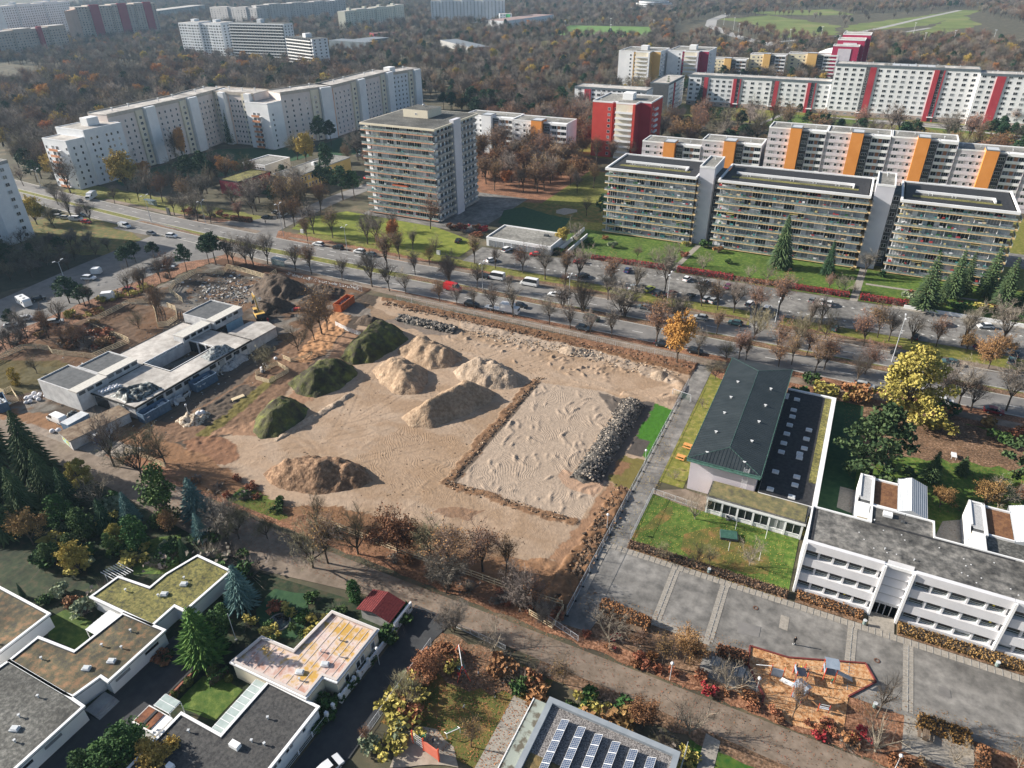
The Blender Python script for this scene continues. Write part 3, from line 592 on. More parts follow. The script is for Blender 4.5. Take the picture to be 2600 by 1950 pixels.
heap('overgrown_heap', 'middle one of the three grass grown soil heaps', [(-116.6,108.6), (-111,105.4), (-105.6,105.8), (-102.6,112), (-102.8,119.5), (-107,123.4), (-113,123.6), (-116.8,117)], 4.2, hgr, seed=7, rough=.8)
heap('overgrown_heap', 'grass grown soil heap nearest to the camera, by the curved track', [(-109.5,89), (-105.5,87.6), (-102,91), (-102,98), (-104,102.4), (-110,104.2), (-114.2,101.5), (-113.6,94.5)], 4.1, hgr, seed=8, rough=.8)
heap('soil_bank', 'low bank of soil along the foot of the green heaps', [(-103.6,88.6), (-101.6,88.2), (-99.2,97), (-98.6,106), (-98.4,112), (-100.4,112), (-101.4,103)], .9, hs2, seed=9, rough=.8)
heap('soil_heap', 'small dark heap behind the tallest green heap', [(-122,142), (-116,142.5), (-112,146), (-116,149), (-123,147.6)], 2.2, hdk, seed=10, rough=.8)
heap('soil_heap', 'tall black soil heap behind the excavator', [(-168,148), (-158,144), (-150,147), (-148,154), (-154,159.6), (-163,160), (-169,155)], 4.6, hdk, seed=12, rough=.9)
heap('soil_heap', 'lower dark soil heap right of the excavator', [(-157,136), (-150,135.4), (-145,139), (-144.5,145), (-149,147), (-156,144)], 3.4, hdk, seed=13, rough=.8)
heap('soil_bank', 'dark brown churned bank below the fence of the foot path', [(-147,147), (-140,147), (-137,157), (-140,161.8), (-150,161.6)], 1.3, hdk, seed=14, rough=.9)
heap('sand_heap', 'small pale pile with a dug out face by the north edge', [(-63,152), (-58,151), (-54.5,153), (-56,155.6), (-62,155.6)], 1.3, hs2, seed=15, rough=.6)
heap('sand_heap', 'small pile of pale sand by the school fence corner', [(-36.5,149.5), (-33,148.6), (-31,151), (-33,153.6), (-36.6,152.8)], 1.6, hs2, seed=16, rough=.6)
# broken slabs: nobody could count them
def chunks(name, label, n, where, size, hfun, mats, seed=0, flat=.3, cat='rubble'):
    r = random.Random(seed); m = MB()
    for i in range(n):
        x, y = where(r); s = r.uniform(*size); z = hfun(x, y)+r.uniform(-.1, .15)
        k = r.choice((4, 5)); ax = Vector((r.gauss(0, flat), r.gauss(0, flat), 1)).normalized(); u = ax.orthogonal().normalized(); w = ax.cross(u); t = s*r.uniform(.15, .35); a0 = r.random()*6.3
        ring = [(math.cos(a0+2*math.pi*q/k+r.uniform(-.3, .3))*s*r.uniform(.5, .8), math.sin(a0+2*math.pi*q/k)*s*r.uniform(.5, .8)) for q in range(k)]
        c = Vector((x, y, z)); lo = [c+u*p+w*q for p, q in ring]; hi = [c+u*p*.9+w*q*.9+ax*t for p, q in ring]; mi = r.randrange(len(mats))
        m.face(hi, mi)
        for q in range(k): m.face([lo[q], lo[(q+1) % k], hi[(q+1) % k], hi[q]], mi)
    o = m.build(name, mats); tag(o, label, cat); o['kind'] = 'stuff'; return o
cA1 = M('broken_asphalt', (.08,.075,.07), (.19,.17,.15), 1.5); cA2 = M('broken_concrete', (.30,.25,.20), (.44,.38,.31), 1.5); cA3 = M('tar_black', (.03,.03,.03), (.07,.065,.06), 2); cA4 = M('pale_rubble', (.42,.42,.42), (.60,.60,.59), 2)
heap('rubble_heap', 'long dark mound of broken asphalt along the edge of the levelled pit', [(-39.6,104.6), (-36,103.8), (-33.4,107), (-33.2,120), (-33,133), (-34.4,136.4), (-37.4,136), (-38.4,125)], 1.8, M('tar_soil', (.05,.045,.04), (.14,.13,.115), 1.5, bump=.2, bscale=3), seed=17, rough=1.0)
def ridge(x0, x1, top, y0=0, y1=0): return lambda x, y: max(0, top*(1-abs((x-(x0+x1)/2)/((x1-x0)/2))**1.5))
chunks('broken_asphalt_slabs', 'dark broken asphalt slabs on the long mound beside the pit', 2600, lambda r: (r.triangular(-39.6, -33, -36.2), r.uniform(104.5, 136.2)), (.15, .5), lambda x, y: 1.75*min(1, max(0, 1-abs((x+36.2)/3.2)**2)), [cA1, cA1, cA2, cA3], 3, .5)
heap('rubble_heap', 'narrow dark pile of broken asphalt beside the haul road', [(-113,150), (-107,148.6), (-95,149.4), (-92.4,151.4), (-96,153), (-110,153.4)], 1.6, M('tar_soil', (0,0,0)), seed=18, rough=.8)
chunks('broken_asphalt_slabs', 'broken asphalt lumps on the narrow pile beside the haul road', 420, lambda r: (r.uniform(-112, -93), r.uniform(149.3, 152.8)), (.3, .9), lambda x, y: 1.4*max(0, 1-((y-151.1)/2.1)**2), [cA1, cA3, cA1, cA2], 4, .5)
chunks('stone_rubble', 'pale broken stones strewn along the north edge of the sand', 900, lambda r: (r.uniform(-92, -30), 153.2+r.gauss(0, 1.3)+ .0*r.random()), (.15, .65), lambda x, y: .2, [cA2, hs2, hs1], 5, .5)
chunks('stone_rubble', 'small pile of pale broken stones between sand and fence', 320, lambda r: (r.gauss(-57, 3.5), r.gauss(154.2, .8)), (.3, .9), lambda x, y: .7*math.exp(-((x+57)/4)**2), [cA2, hs2], 6, .5)
chunks('stone_rubble', 'clods and stones scattered on the sand', 900, lambda r: (r.uniform(-112, -62), r.uniform(80, 146)), (.08, .3), lambda x, y: .12, [hbr, hs1, hdk], 7, .5)
chunks('clod_rows', 'dark clods along the rim of the pit', 700, lambda r: ((r.gauss(-61, .5), r.uniform(92, 138)) if r.random() < .6 else (r.uniform(-61, -33), r.gauss(92.4, .5))), (.12, .45), lambda x, y: .25, [hbr, hdk, hs1], 8, .5)
chunks('clod_rows', 'churned brown clods beside the school path fence', 1100, lambda r: (r.gauss(-28.6, .8), r.uniform(73, 106)), (.15, .6), lambda x, y: .45, [hbr, hdk], 9, .6)
chunks('clod_rows', 'brown clods in the churned strip below the road side fence', 1400, lambda r: (r.uniform(-122, -28), r.gauss(158.6, .9)), (.15, .55), lambda x, y: .3, [hbr, hdk, lfs], 10, .6)
heap('rubble_heap', 'pale rubble pile at the torn end of the building', [(-149,117), (-144,114), (-139,117), (-138,123), (-142,126.6), (-148,124)], 1.9, M('plaster_rubble', (.26,.26,.26), (.48,.47,.46), 1.5, bump=.2, bscale=3), seed=19, rough=1)
chunks('concrete_rubble', 'pale concrete chunks on the pile at the torn end of the building', 500, lambda r: (r.gauss(-143.5, 2.4), r.gauss(120.5, 2.6)), (.2, .7), lambda x, y: 1.6*math.exp(-((x+143.5)**2+(y-120.5)**2)/14), [cA4, cA2], 11, .7)
heap('rubble_heap', 'grey rubble pile leaning on the front wall of the building', [(-139.6,104), (-136.4,104), (-134,108), (-134.4,114), (-137.4,116.5), (-139.8,114)], 1.9, M('plaster_rubble', (0,0,0)), seed=20, rough=1)
chunks('concrete_rubble', 'grey chunks on the pile at the front wall of the building', 420, lambda r: (r.gauss(-137, 1.2), r.gauss(110, 3)), (.2, .6), lambda x, y: 1.4*math.exp(-((x+137)/2)**2-((y-110)/5)**2), [cA4, cA2, cA1], 12, .7)
chunks('debris_strip', 'pale debris strewn along the foot path north of the black heap', 700, lambda r: (lambda t: (-166+30*t, 164.6-1.2*math.sin(3*t)+r.gauss(0, .5)))(r.random()), (.15, .5), lambda x, y: .1, [cA4, cA4, cA2], 13, .5)
chunks('demolition_debris', 'small debris strewn on the dark soil around the low building', 1300, lambda r: (r.choice((-133, -150, -168, -160))+r.gauss(0, 4), r.uniform(74, 135)), (.1, .45), lambda x, y: .12, [cA1, cA3, cA4, wod], 24, .6)
chunks('demolition_debris', 'grey torn ground with debris behind the low building', 900, lambda r: (r.gauss(-172, 8), r.gauss(146, 5)), (.2, .9), lambda x, y: .1, [cA1, cA2, cA3, cA4], 14, .5)
# ------------------------------------------------------------------ buildings
WM = {}
def winmesh(w, h, fr=None, gl=None, mid=0, sill=False):
    fr = fr or stl; gl = gl or gls; k = (w, h, fr.name, gl.name, mid, sill)
    if k in WM: return WM[k]
    m = MB(); t = .09                                     # frame stands out of the wall, the pane lies behind its face
    m.box(-w/2-t, -w/2, -.07, .02, -t, h+t, 0); m.box(w/2, w/2+t, -.07, .02, -t, h+t, 0)
    m.box(-w/2, w/2, -.07, .02, h, h+t, 0); m.box(-w/2, w/2, -.11 if sill else -.07, .02, -t, 0, 0)
    m.face([(-w/2, -.015, 0), (w/2, -.015, 0), (w/2, -.015, h), (-w/2, -.015, h)], 1)
    for i in range(mid): x = -w/2+w*(i+1)/(mid+1); m.box(x-.035, x+.035, -.045, -.01, 0, h, 0)
    WM[k] = m.mesh('window', [fr, gl]); return WM[k]
FACE = {'S': 0, 'E': math.pi/2, 'N': math.pi, 'W': -math.pi/2}
def atface(f, R_, s, off=0):
    x0, x1, y0, y1 = R_
    return {'S': (x0+s, y0-off), 'E': (x1+off, y0+s), 'N': (x1-s, y1+off), 'W': (x0-off, y1-s)}[f]
def wins(root, R_, f, ss, zs, w, h, off=0, name='window', joined=False, skip=0, rr=R, **kw):
    if joined:
        m = MB(); a = FACE[f]
        for s in ss:
            for z in zs:
                o = atface(f, R_, s, off); mi = 1 if rr.random() < .75 else 2
                m.box(-w/2-.1, w/2+.1, -.05, .0, z-.1, z+h+.1, 0, a=a, o=o); m.box(-w/2, w/2, -.07, -.04, z, z+h, mi, a=a, o=o)
        return m.build(name, [stl, WG[0], WG[1]], root, kind='stuff')
    me = winmesh(w, h, **kw)
    for s in ss:
        for z in zs:
            if skip and rr.random() < skip: continue
            x, y = atface(f, R_, s, off); put(name, me, root, (x, y, z), FACE[f])
WG = [M('far_glass', (.03,.035,.045), (.07,.08,.09), 3, rough=.2), M('far_curtain', (.20,.21,.22), (.32,.33,.34), 3)]
def bx(root, name, x0, x1, y0, y1, z0, z1, mat, top=None, **kw):
    m = MB(); m.box(x0, x1, y0, y1, z0, z1, 0, 1 if top else None)
    return m.build(name, [mat, top] if top else mat, root, **kw)
def rim(root, P, z, mat, w=.35, h=.5, name='parapet', out=.06):
    # parapet round a flat roof; P counter-clockwise
    a = sum(P[i-1][0]*P[i][1]-P[i][0]*P[i-1][1] for i in range(len(P)))
    if a < 0: P = P[::-1]
    n = len(P); I, O = [], []
    for i in range(n):
        p, q, r = P[i-1], P[i], P[(i+1) % n]
        d1 = Vector((q[0]-p[0], q[1]-p[1])).normalized(); d2 = Vector((r[0]-q[0], r[1]-q[1])).normalized()
        n1, n2 = Vector((d1.y, -d1.x)), Vector((d2.y, -d2.x)); b = n1+n2; b = b/max(.3, b.dot(n1)); Q = Vector(q)
        O.append(Q+b*out); I.append(Q-b*w)
    m = MB()
    for i in range(n):
        j = (i+1) % n
        m.face([(*O[i], z-.25), (*O[j], z-.25), (*O[j], z+h), (*O[i], z+h)]); m.face([(*O[i], z+h), (*O[j], z+h), (*I[j], z+h), (*I[i], z+h)])
        m.face([(*I[j], z-.02), (*I[i], z-.02), (*I[i], z+h), (*I[j], z+h)])
    return m.build(name, mat, root)
def shell(root, P, z0, z, wall, roof, par=.5, pm=None, ex=True):
    m = MB(); m.prism(P, z0, z, 0); m.build('wall', wall, root)
    c = [sum(p[0] for p in P)/len(P), sum(p[1] for p in P)/len(P)]
    m = MB(); m.face([(x, y, z+.01) for x, y in (P if sum(P[i-1][0]*P[i][1]-P[i][0]*P[i-1][1] for i in range(len(P))) > 0 else P[::-1])]); m.build('roof', roof, root)
    if par: rim(root, P, z, pm or wall, h=par)
    if ex: EX.append([(c[0]+(x-c[0])*1.04+math.copysign(3, x-c[0]), c[1]+(y-c[1])*1.04+math.copysign(3, y-c[1])) for x, y in P])
def bldg(name, label, R_, z, wall, roof, cat='building', par=.5, pm=None):
    t = thing(name, label, cat); x0, x1, y0, y1 = R_; shell(t, rect(x0, x1, y0, y1), 0, z, wall, roof, par, pm); return t
def steps(a, b, n): return [a+(b-a)*(i+.5)/n for i in range(n)]
def rooftop(t, x, y, z, sx, sy, h, mat, roof=None): return bx(t, 'roof_housing', x-sx/2, x+sx/2, y-sy/2, y+sy/2, z, z+h, mat, roof or mat)
VM = MB().tube((0,0,0), (0,0,.7), .11, .11, 6, cap=True).box(-.2, .2, -.2, .2, .62, .75).mesh('vent', mtl)
def vents(t, pts, z, s=1):
    for x, y in pts: put('vent_pipe', VM, t, (x, y, z), R.random()*3, s)

# --- balcony block along the garden: three wings and two stair towers
gb = thing('apartment_block', 'long eight storey block with yellow edged glass balconies behind the garden lawn', 'apartment block')
bent = [M('wall_between_glazing', (.66,.66,.67), (.76,.76,.77), .8), gcu]
bayk = {}
def bay(kind, w, h=2.25):
    k = (kind, round(w, 2))
    if k in bayk: return bayk[k]
    m = MB(); n = {0: 4, 1: 3, 2: 2, 3: 3}[kind]
    m.box(-w/2, -w/2+.22, -.12, .05, 0, h, 0)
    lo = -w/2+.22
    if kind == 2: m.box(lo, lo+w*.35, -.04, .05, 0, h, 0); lo += w*.35
    if kind == 3: m.box(lo, w/2, -.05, .03, 0, .85, 0)
    m.face([(lo, -.01, 0), (w/2, -.01, 0), (w/2, -.01, h), (lo, -.01, h)], 1)
    for i in range(n+1): x = lo+(w/2-lo)*i/n; m.box(x-.04, x+.04, -.05, 0, 0, h, 2)
    bayk[k] = m.mesh('window', [bent[0], gcu, stl]); return bayk[k]
def railmesh(L_, h=1.0, glass=grl):
    m = MB(); n = max(2, int(L_/2.2)); m.box(0, L_, -.03, 0, .12, h-.08, 0)
    for i in range(n+1): x = L_*i/n; m.box(x-.03, x+.03, -.06, .02, 0, h, 1)
    m.box(0, L_, -.07, .03, h-.06, h, 1); return m.mesh('railing', [glass, mtd])
clut = [M('awning_yellow', (.62,.50,.14), (.70,.58,.20), 6), stl, M('plant_green', (.03,.12,.04), (.06,.2,.06), 5), M('cloth_teal', (.05,.25,.25), (.08,.3,.3), 5), M('cloth_red', (.4,.05,.05), (.5,.08,.08), 5), M('awning_stripes', (.50,.40,.12), (.60,.52,.30), 4), wod, dgy]
FH = 2.62
for wi, (x0, x1) in enumerate(((-84, -50.8), (-43.4, 4.4), (13, 44.6))):
    shell(gb, rect(x0+.8, x1-.5, 249, 270.4), 0, 24, M('balcony_wall', (.55,.55,.55), (.65,.65,.65), .5), rbk, .01)
    rim(gb, rect(x0, x1, 246.9, 270.8), 23.9, wht, .5, .55); bx(gb, 'roof_edge', x0+.02, x1-.02, 246.95, 249, 23.45, 23.8, ywe)
    m = MB(); m.box(x0+4, x1-5.5, 258.6, 259.1, 24, 24.75); m.box(x1-6, x1-5.5, 255, 258.6, 24, 24.7); m.build('roof_upstand', wht, gb)
    bx(gb, 'moss_strip', x0+3.2, x1-4, 253.4, 255.6, 24.0, 24.06, rms); bx(gb, 'roof_strip', x0+6, x1-6.5, 255.7, 258.5, 24.0, 24.04, rgd)
    for x in steps(x0+5, x1-7, int((x1-x0)/8)): vents(gb, ((x-.5, 256.6), (x+.5, 256.5)), 24)
    L_ = x1-x0; rm = railmesh(L_, .78); rm2 = railmesh(5.5); nb = int(round((L_-1.3)/3.55)); bw = (L_-1.3)/nb
    for k in range(9):
        z = .55+k*FH
        b = bx(gb, 'balcony', x0, x1, 247.2, 249, z-.02, z+.12, wht); m = MB(); m.box(x0-.03, x1+.03, 247.08, 247.19, z-.10, z+.12); m.build('slab_edge', ywe, b)
        bx(gb, 'side_balcony', x1-.5, x1+1.0, 247.2, 253, z-.2, z+.12, ywe); put('side_railing', rm2, gb, (x1+1.0, 247.2, z+.12), math.pi/2)
        put('railing', rm, b, (x0, 247.16, z+.12))
        for i in range(nb):
            r = R.random(); put('window', bay(0 if r < .4 else 1 if r < .65 else 2 if r < .88 else 3, bw), gb, (x0+.8+bw*(i+.5), 248.98, z+.12))
            if i: bx(gb, 'partition', x0+.8+bw*i-.05, x0+.8+bw*i+.05, 247.5, 248.9, z+.12, z+2.1, wht) if i % 2 == 0 else None
        wins(gb, (x0+.8, x1-.5, 249, 270.4), 'E', (8, 12, 16), (z+.9,), 1.3, 1.3)
        m = MB()
        for i in range(int(nb*2.2)):
            x = R.uniform(x0+.8, x1-.8); s = R.uniform(.2, .55); m.box(x-s, x+s, 247.5, 247.5+R.uniform(.3, .9), z+.13, z+.13+R.uniform(.4, 1.25), R.randrange(1, len(clut)))
        for i in range(2):
            if R.random() < .35: x = R.uniform(x0+3, x1-3); m.box(x-1.3, x+1.3, 247.25, 248.6, z+1.9, z+2.0, R.choice((0, 5, 1, 5)))
        m.build('balcony_furniture', clut, gb, kind='stuff')
for (x0, x1) in ((-50.6, -45.4), (5.2, 10.6)):
    bx(gb, 'stair_tower', x0, x1, 249.6, 266, 0, 27.4, M('tower_render', (.50,.50,.55), (.58,.58,.63), .12), rgv)
    rim(gb, rect(x0, x1, 249.6, 266), 27.4, wht, .3, .4); vents(gb, (((x0+x1)/2, 262),), 27.4, 1.5)
    for (a, b_) in ((x0-.5 if x0 < -20 else x0-1.2, x0), (x1, x1+2.3)):
        bx(gb, 'stair_link', a, b_, 253, 264, 0, 24.3, dgy, rgd)
        wins(gb, (a, b_, 253, 264), 'S', ((b_-a)/2,), [1.4+FH*k for k in range(9)], min(1.5, (b_-a)*.6), 1.3, mid=1)
# --- thirteen storey tower
tw = thing('apartment_tower', 'thirteen storey white tower with glass balconies and cream roof edge', 'apartment tower')
X0, X1, Y0, Y1 = -178.5, -146.8, 230.5, 263.5
shell(tw, rect(X0, X1, Y0+1.6, Y1), 0, 35.3, wht, rgd, 0)
m = MB(); m.box(X0-1.2, X1+1.2, Y0-.4, Y1+.8, 35.3, 36.0); m.build('roof_slab', crm, tw); m = MB(); m.face([(X0-.8, Y0, 36.02), (X1+.8, Y0, 36.02), (X1+.8, Y1+.4, 36.02), (X0-.8, Y1+.4, 36.02)]); m.build('roof', rgd, tw)
bx(tw, 'roof_housing', -170, -158.5, 246.5, 257, 36, 39, crm, rgd); wins(tw, (-170, -158.5, 246.5, 257), 'S', (6,), (37.2,), .7, .5)
m = MB(); m.tube((-169, 252, 39), (-169, 252, 42.5), .06, .06, 4); m.tube((-169.8, 252, 41.5), (-168.2, 252, 41.5), .03, .03, 3); m.tube((-166, 255, 39), (-166, 255, 41.5), .05, .05, 4); m.ball((-165, 254, 39.6), .6, 8, 5, sz=.6); m.build('antenna', mtl, tw)
bx(tw, 'lift_shaft', X1, X1+1.9, 243.2, 248.8, 0, 37, M('tower_render', (.5,.5,.55)))
bx(tw, 'shaft_slot', X1, X1+.3, 241.9, 243.1, 0, 35.2, dgy)
rm = railmesh(X1-X0+1.4); re1 = railmesh(11.4, 1.0, gry); re2 = railmesh(12, 1.0, gry)
salm = M('salmon_slab_edge', (.50,.27,.17), (.58,.33,.22), .8)
for k in range(13):
    z = .9+2.7*k
    b = bx(tw, 'balcony', X0-1.4, X1+.2, Y0, Y0+1.7, z-.14, z+.1, wht); m = MB(); m.box(X0-1.43, X1+.25, Y0-.08, Y0-.01, z-.24, z+.12); m.build('slab_edge', salm, b)
    put('railing', rm, b, (X0-1.35, Y0-.02, z+.1))
    nb = 9; bw = (X1-X0-3.4)/nb
    for i in range(nb): r = R.random(); put('window', bay(0 if r < .45 else 1 if r < .8 else 2, bw), tw, (X0+3.4+bw*(i+.5), Y0+1.58, z+.12))
    wins(tw, (X0, X1, Y0+1.6, Y1), 'S', (2,), (z+.7,), .5, 1.3)
    for j, (ya, yb, rr_) in enumerate(((Y0+1, 242.2, re1), (249.6, 261.6, re2))):
        e = bx(tw, 'side_balcony', X1, X1+1.5, ya, yb, z-.12, z+.1, gry); put('railing', rr_, e, (X1+1.5, ya, z+.1), math.pi/2)
        bx(tw, 'balcony_end', X1+.4, X1+1.56, yb-(.3 if j == 0 else 0)-.0, yb+.3, z+.1, z+1.15, crm)
        if j: bx(tw, 'balcony_end', X1+.4, X1+1.56, ya-.3, ya, z+.1, z+1.15, crm)
    wins(tw, (X0, X1, Y0+1.6, Y1), 'E', (2.5, 5.4, 8.2, 19.5, 22.5, 25.5, 28.5), (z+.5,), 1.7, 1.7, mid=1)
    m = MB()
    for i in range(12): x = R.uniform(X0, X1-1); s = R.uniform(.2, .5); m.box(x-s, x+s, Y0+.3, Y0+.9, z+.13, z+.13+R.uniform(.4, 1.2), R.randrange(1, len(clut)))
    m.build('balcony_furniture', clut, tw, kind='stuff')
bx(tw, 'red_awning', -167.5, -160.5, Y0+.4, Y0+1.5, 11.9, 13.2, M('orange_red_cloth', (.55,.12,.05), (.62,.16,.07), 1))
# --- generic slab block read from left to right as bays
CAPM = mtl
def bands(t, x, w, y, z0, n, fh, kind, wl):
    zs = [z0+fh*k for k in range(n)]
    if kind == 'win':
        for k, z in enumerate(zs): bx(t, 'spandrel', x+.02, x+w-.02, y-.12, y-.005, z-.55, z+.75, wl)
        wins(t, (x, x+w, y, y+1), 'S', (w*.25,), [z+.85 for z in zs], 1.9, 1.15, mid=1, off=.01); wins(t, (x, x+w, y, y+1), 'S', (w*.60, w*.85), [z+.85 for z in zs], 1.0, 1.1, off=.01)
    if kind == 'bal':
        for z in zs:
            b = bx(t, 'balcony', x+.05, x+w-.05, y-1.5, y-.02, z-.15, z+.02, wht); m = MB(); m.box(x+.05, x+w-.05, y-1.62, y-1.51, z-.3, z+.85); m.build('parapet', wht, b)
            bx(t, 'infill_panel', x+w*.38, x+w*.56, y-.06, y-.005, z+.1, z+2.1, orp)
            put('window', winmesh(w*.26, 1.7, mid=1), t, (x+w*.18, y-.01, z+.3), 0); put('window', winmesh(w*.30, 1.9, mid=2), t, (x+w*.77, y-.01, z+.15), 0)
        m = MB(); m.box(x-.1, x+.08, y-1.6, y, 0, zs[-1]+fh-.2); m.box(x+w-.08, x+w+.1, y-1.6, y, 0, zs[-1]+fh-.2); m.build('side_wall', lil, t)
    if kind == 'stair': wins(t, (x, x+w, y, y+1), 'S', (w/2,), [z+.6 for z in zs], w*.62, 1.2, mid=2, off=.01)
def module(t, x0, x1, y, D, z, fh, colr=org, wl=lil, lay=(.39, .19, .13, .29), z0=0, zw=None):
    n = int((z-.8)/fh); zb = z-.9-fh*n+.15; w = x1-x0; a = x0+w*lay[0]; b_ = a+w*lay[1]; c = b_+w*lay[2]
    shell(t, [(x0, y), (a, y), (a, y+.4), (c, y+.4), (c, y+1.2), (x1, y+1.2), (x1, y+D), (x0, y+D)], 0, z, M('lilac_grey_render', (.42,.40,.43), (.50,.48,.51), .3) if wl is lil else wl, rgv, .35, wht)
    bands(t, x0, a-x0, y, zb, n, fh, 'win', wl)
    bx(t, 'shaft', a, b_, y-2.2, y+4.2, 0, z+1.2, colr, CAPM); rim(t, rect(a, b_, y-2.2, y+4.2), z+1.2, mtd, .2, .1, 'shaft_cap')
    bx(t, 'stair_recess', b_, c, y+.15, y+.4, 0, z-.6, dgy); bands(t, b_, c-b_, y+.12, zb, n, fh, 'stair', wl)
    bands(t, c, x1-c, y+1.2, zb, n, fh, 'bal', wl); bx(t, 'fascia', c+.05, x1-.05, y-.4, y+1.19, z-1.0, z+.1, wht)
    vents(t, ((x0+2, y+7), (c+2, y+5), (a-1, y+8)), z, 1.2)
ob = thing('apartment_block', 'stepped lilac grey block with five orange shafts behind the balcony block', 'apartment block')
ZG = 25.2
for x0, x1, z in ((-97, -69.2, 14.6), (-69, -42.4, 17.4), (-40.6, -17, ZG), (-16.8, 7.8, ZG), (8.1, 32.3, ZG), (32.6, 57, 22.4), (57.3, 82, 22.4)):
    module(ob, x0, x1, 337.5, 13, z, 2.75)
t = thing('apartment_block', 'low grey white block with one orange shaft, directly behind the tall balcony tower', 'apartment block')
module(t, -198, -168.5, 344, 13, 18.5, 2.75, wht, wht); module(t, -168.2, -137.5, 341, 13.5, 18.5, 2.75, org, wht)
# --- point houses with red, orange and magenta shafts
def pointhouse(label, x0, x1, y0, y1, z, main, accent, acc2, stripes=False):
    t = thing('apartment_tower', label, 'apartment tower'); w = x1-x0; n = int(z/2.75)
    a, b_, c = x0+w*.37, x0+w*.44, x0+w*.80
    shell(t, [(x0, y0), (a, y0), (a, y0+1.5), (b_, y0+1.5), (b_, y0-1), (c, y0-1), (c, y0+6), (x1, y0+6), (x1, y1), (x0, y1)], 0, z, main, rgv, .5, wht)
    bx(t, 'accent_wall', a, b_, y0+1.3, y0+1.5, 0, z-.3, accent); bx(t, 'accent_wall', c, c+.12, y0-1, y0+6, 0, z-.3, acc2); bx(t, 'accent_wall', c+.12, x1, y0+5.88, y0+6, 0, z-.3, acc2)
    wins(t, (x0, a, y0, y0+1), 'S', (w*.31,), [1.3+2.75*k for k in range(n)], 1.2, 1.2)
    wins(t, (x0, b_, y0+1.5, y1), 'S', (w*.405,), [1.3+2.75*k for k in range(n)], .7, 1.2, off=.2)
    for k in range(n):
        zz = .6+2.75*k; b = bx(t, 'balcony', b_+.2, c-1.3, y0-2.4, y0-1.01, zz-.1, zz+.05, wht); m = MB(); m.box(b_+.2, c-1.3, y0-2.5, y0-2.41, zz-.2, zz+.85); m.build('parapet', wht, b)
        put('window', winmesh(2.0, 1.8, mid=1), t, (c-3.2, y0-1.0, zz+.2), 0); put('window', winmesh(1.0, 1.2), t, (b_+2.1, y0-1.0, zz+.7), 0)
        put('window', winmesh(1.6, 1.2), t, (x1+.01, y0+10, zz+.6), math.pi/2); bx(t, 'side_balcony', x1, x1+.9, y0+12, y0+17, zz-.1, zz+.9, wht)
    bx(t, 'balcony_back', b_+.1, c-1.2, y0-1.05, y0-1.005, 0, z-.4, crm); bx(t, 'pier', c-1.2, c+.02, y0-2.4, y0-1.01, 0, z, main if not stripes else lil)
    rooftop(t, x0+w*.52, (y0+y1)/2, z, 5.5, 6, 3.2, wht); vents(t, ((x0+3, y0+4), (x1-4, y1-5), (x0+5, y1-4)), z, 1.4); return t
pointhouse('red apartment tower with white balconies, left of the orange shafts', -131, -102, 359.5, 386, 27, red, red, M('deep_red_render', (.28,.015,.03), (.34,.02,.04), .2))
pointhouse('white apartment tower with an orange yellow side, at the edge of the wood', -192, -160, 581, 612, 26.5, wht, M('amber_render', (.62,.38,.12), (.68,.43,.16), .2), M('amber_render', (0,0,0)))
pointhouse('white apartment tower with magenta red stripes, right of the orange sided one', -158, -127, 600, 634, 26, wht, mag, mag, True)
# --- white slabs with red stair strips
def redslab(t, x0, x1, y, D, z, lay, fh=2.85, side=None):
    shell(t, rect(x0, x1, y, y+D), 0, z, wht, rpl, .25, blg); m = MB(); m.box(x0-.05, x1+.05, y-.22, y-.02, z-1.1, z+.25); m.build('fascia', blg, t)
    bx(t, 'plinth_wall', x0, x1, y-.06, y-.003, 0, 2.9, M('beige_plinth', (.36,.28,.25), (.42,.34,.30), .4))
    tot = sum(v for _, v in lay); x = x0; n = int((z-3.2)/fh); zs = [4.1+fh*k for k in range(n)]
    for kd, v in lay:
        w = (x1-x0)*v/tot
        if kd == 'r': bx(t, 'red_strip', x, x+w, y-.5, y-.01, 0, z-1.15, M('stair_red', (.36,.035,.05), (.42,.05,.065), .2))
        elif kd == 'd':
            bx(t, 'stair_recess', x, x+w, y-.1, y-.01, 0, z-1.15, dgy); wins(t, (x, x+w, y, y+1), 'S', (w/2,), [q-.8 for q in zs], w*.5, 1.0, off=.1); bx(t, 'entrance_canopy', x-.5, x+w+.5, y-2, y-.02, 2.6, 2.9, wht)
        else:
            c = [x-x0+s for s in steps(0, w, kd)]; wins(t, (x0, x1, y, y+D), 'S', c, zs, 2.0, 1.35, mid=1, off=.01, sill=True); wins(t, (x0, x1, y, y+D), 'S', c, (1.2,), 1.7, .8, off=.07)
        x += w
    for i in range(int((x1-x0)/12)): vents(t, ((x0+6+12*i, y+D*.3), (x0+9+12*i, y+D*.7)), z+.1, 1.2)
t = thing('apartment_block', 'tallest white slab with red stair strips and grey roof fascia', 'apartment block')
redslab(t, -29.5, 50, 524, 14, 30.5, [(4, 17), ('d', 2.2), ('r', 3.4), (7, 30), ('r', 2.6), ('d', 2.2), ('r', .6), (4, 17)])
for i in range(7): bx(t, 'roof_panel', -2+i*4.6+(1 if i > 3 else 0), 2.2+i*4.6+(1 if i > 3 else 0), 527, 535, 30.55, 30.75, mtl if i not in (0, 6) else rgv)
redslab(t, 50.2, 125, 521, 14, 29, [(2, 8), ('r', 4.2), (4, 17), (4, 17), ('r', 3), (5, 20)])
t = thing('apartment_block', 'lower white slab with three pairs of red stair strips, left of the tallest one', 'apartment block')
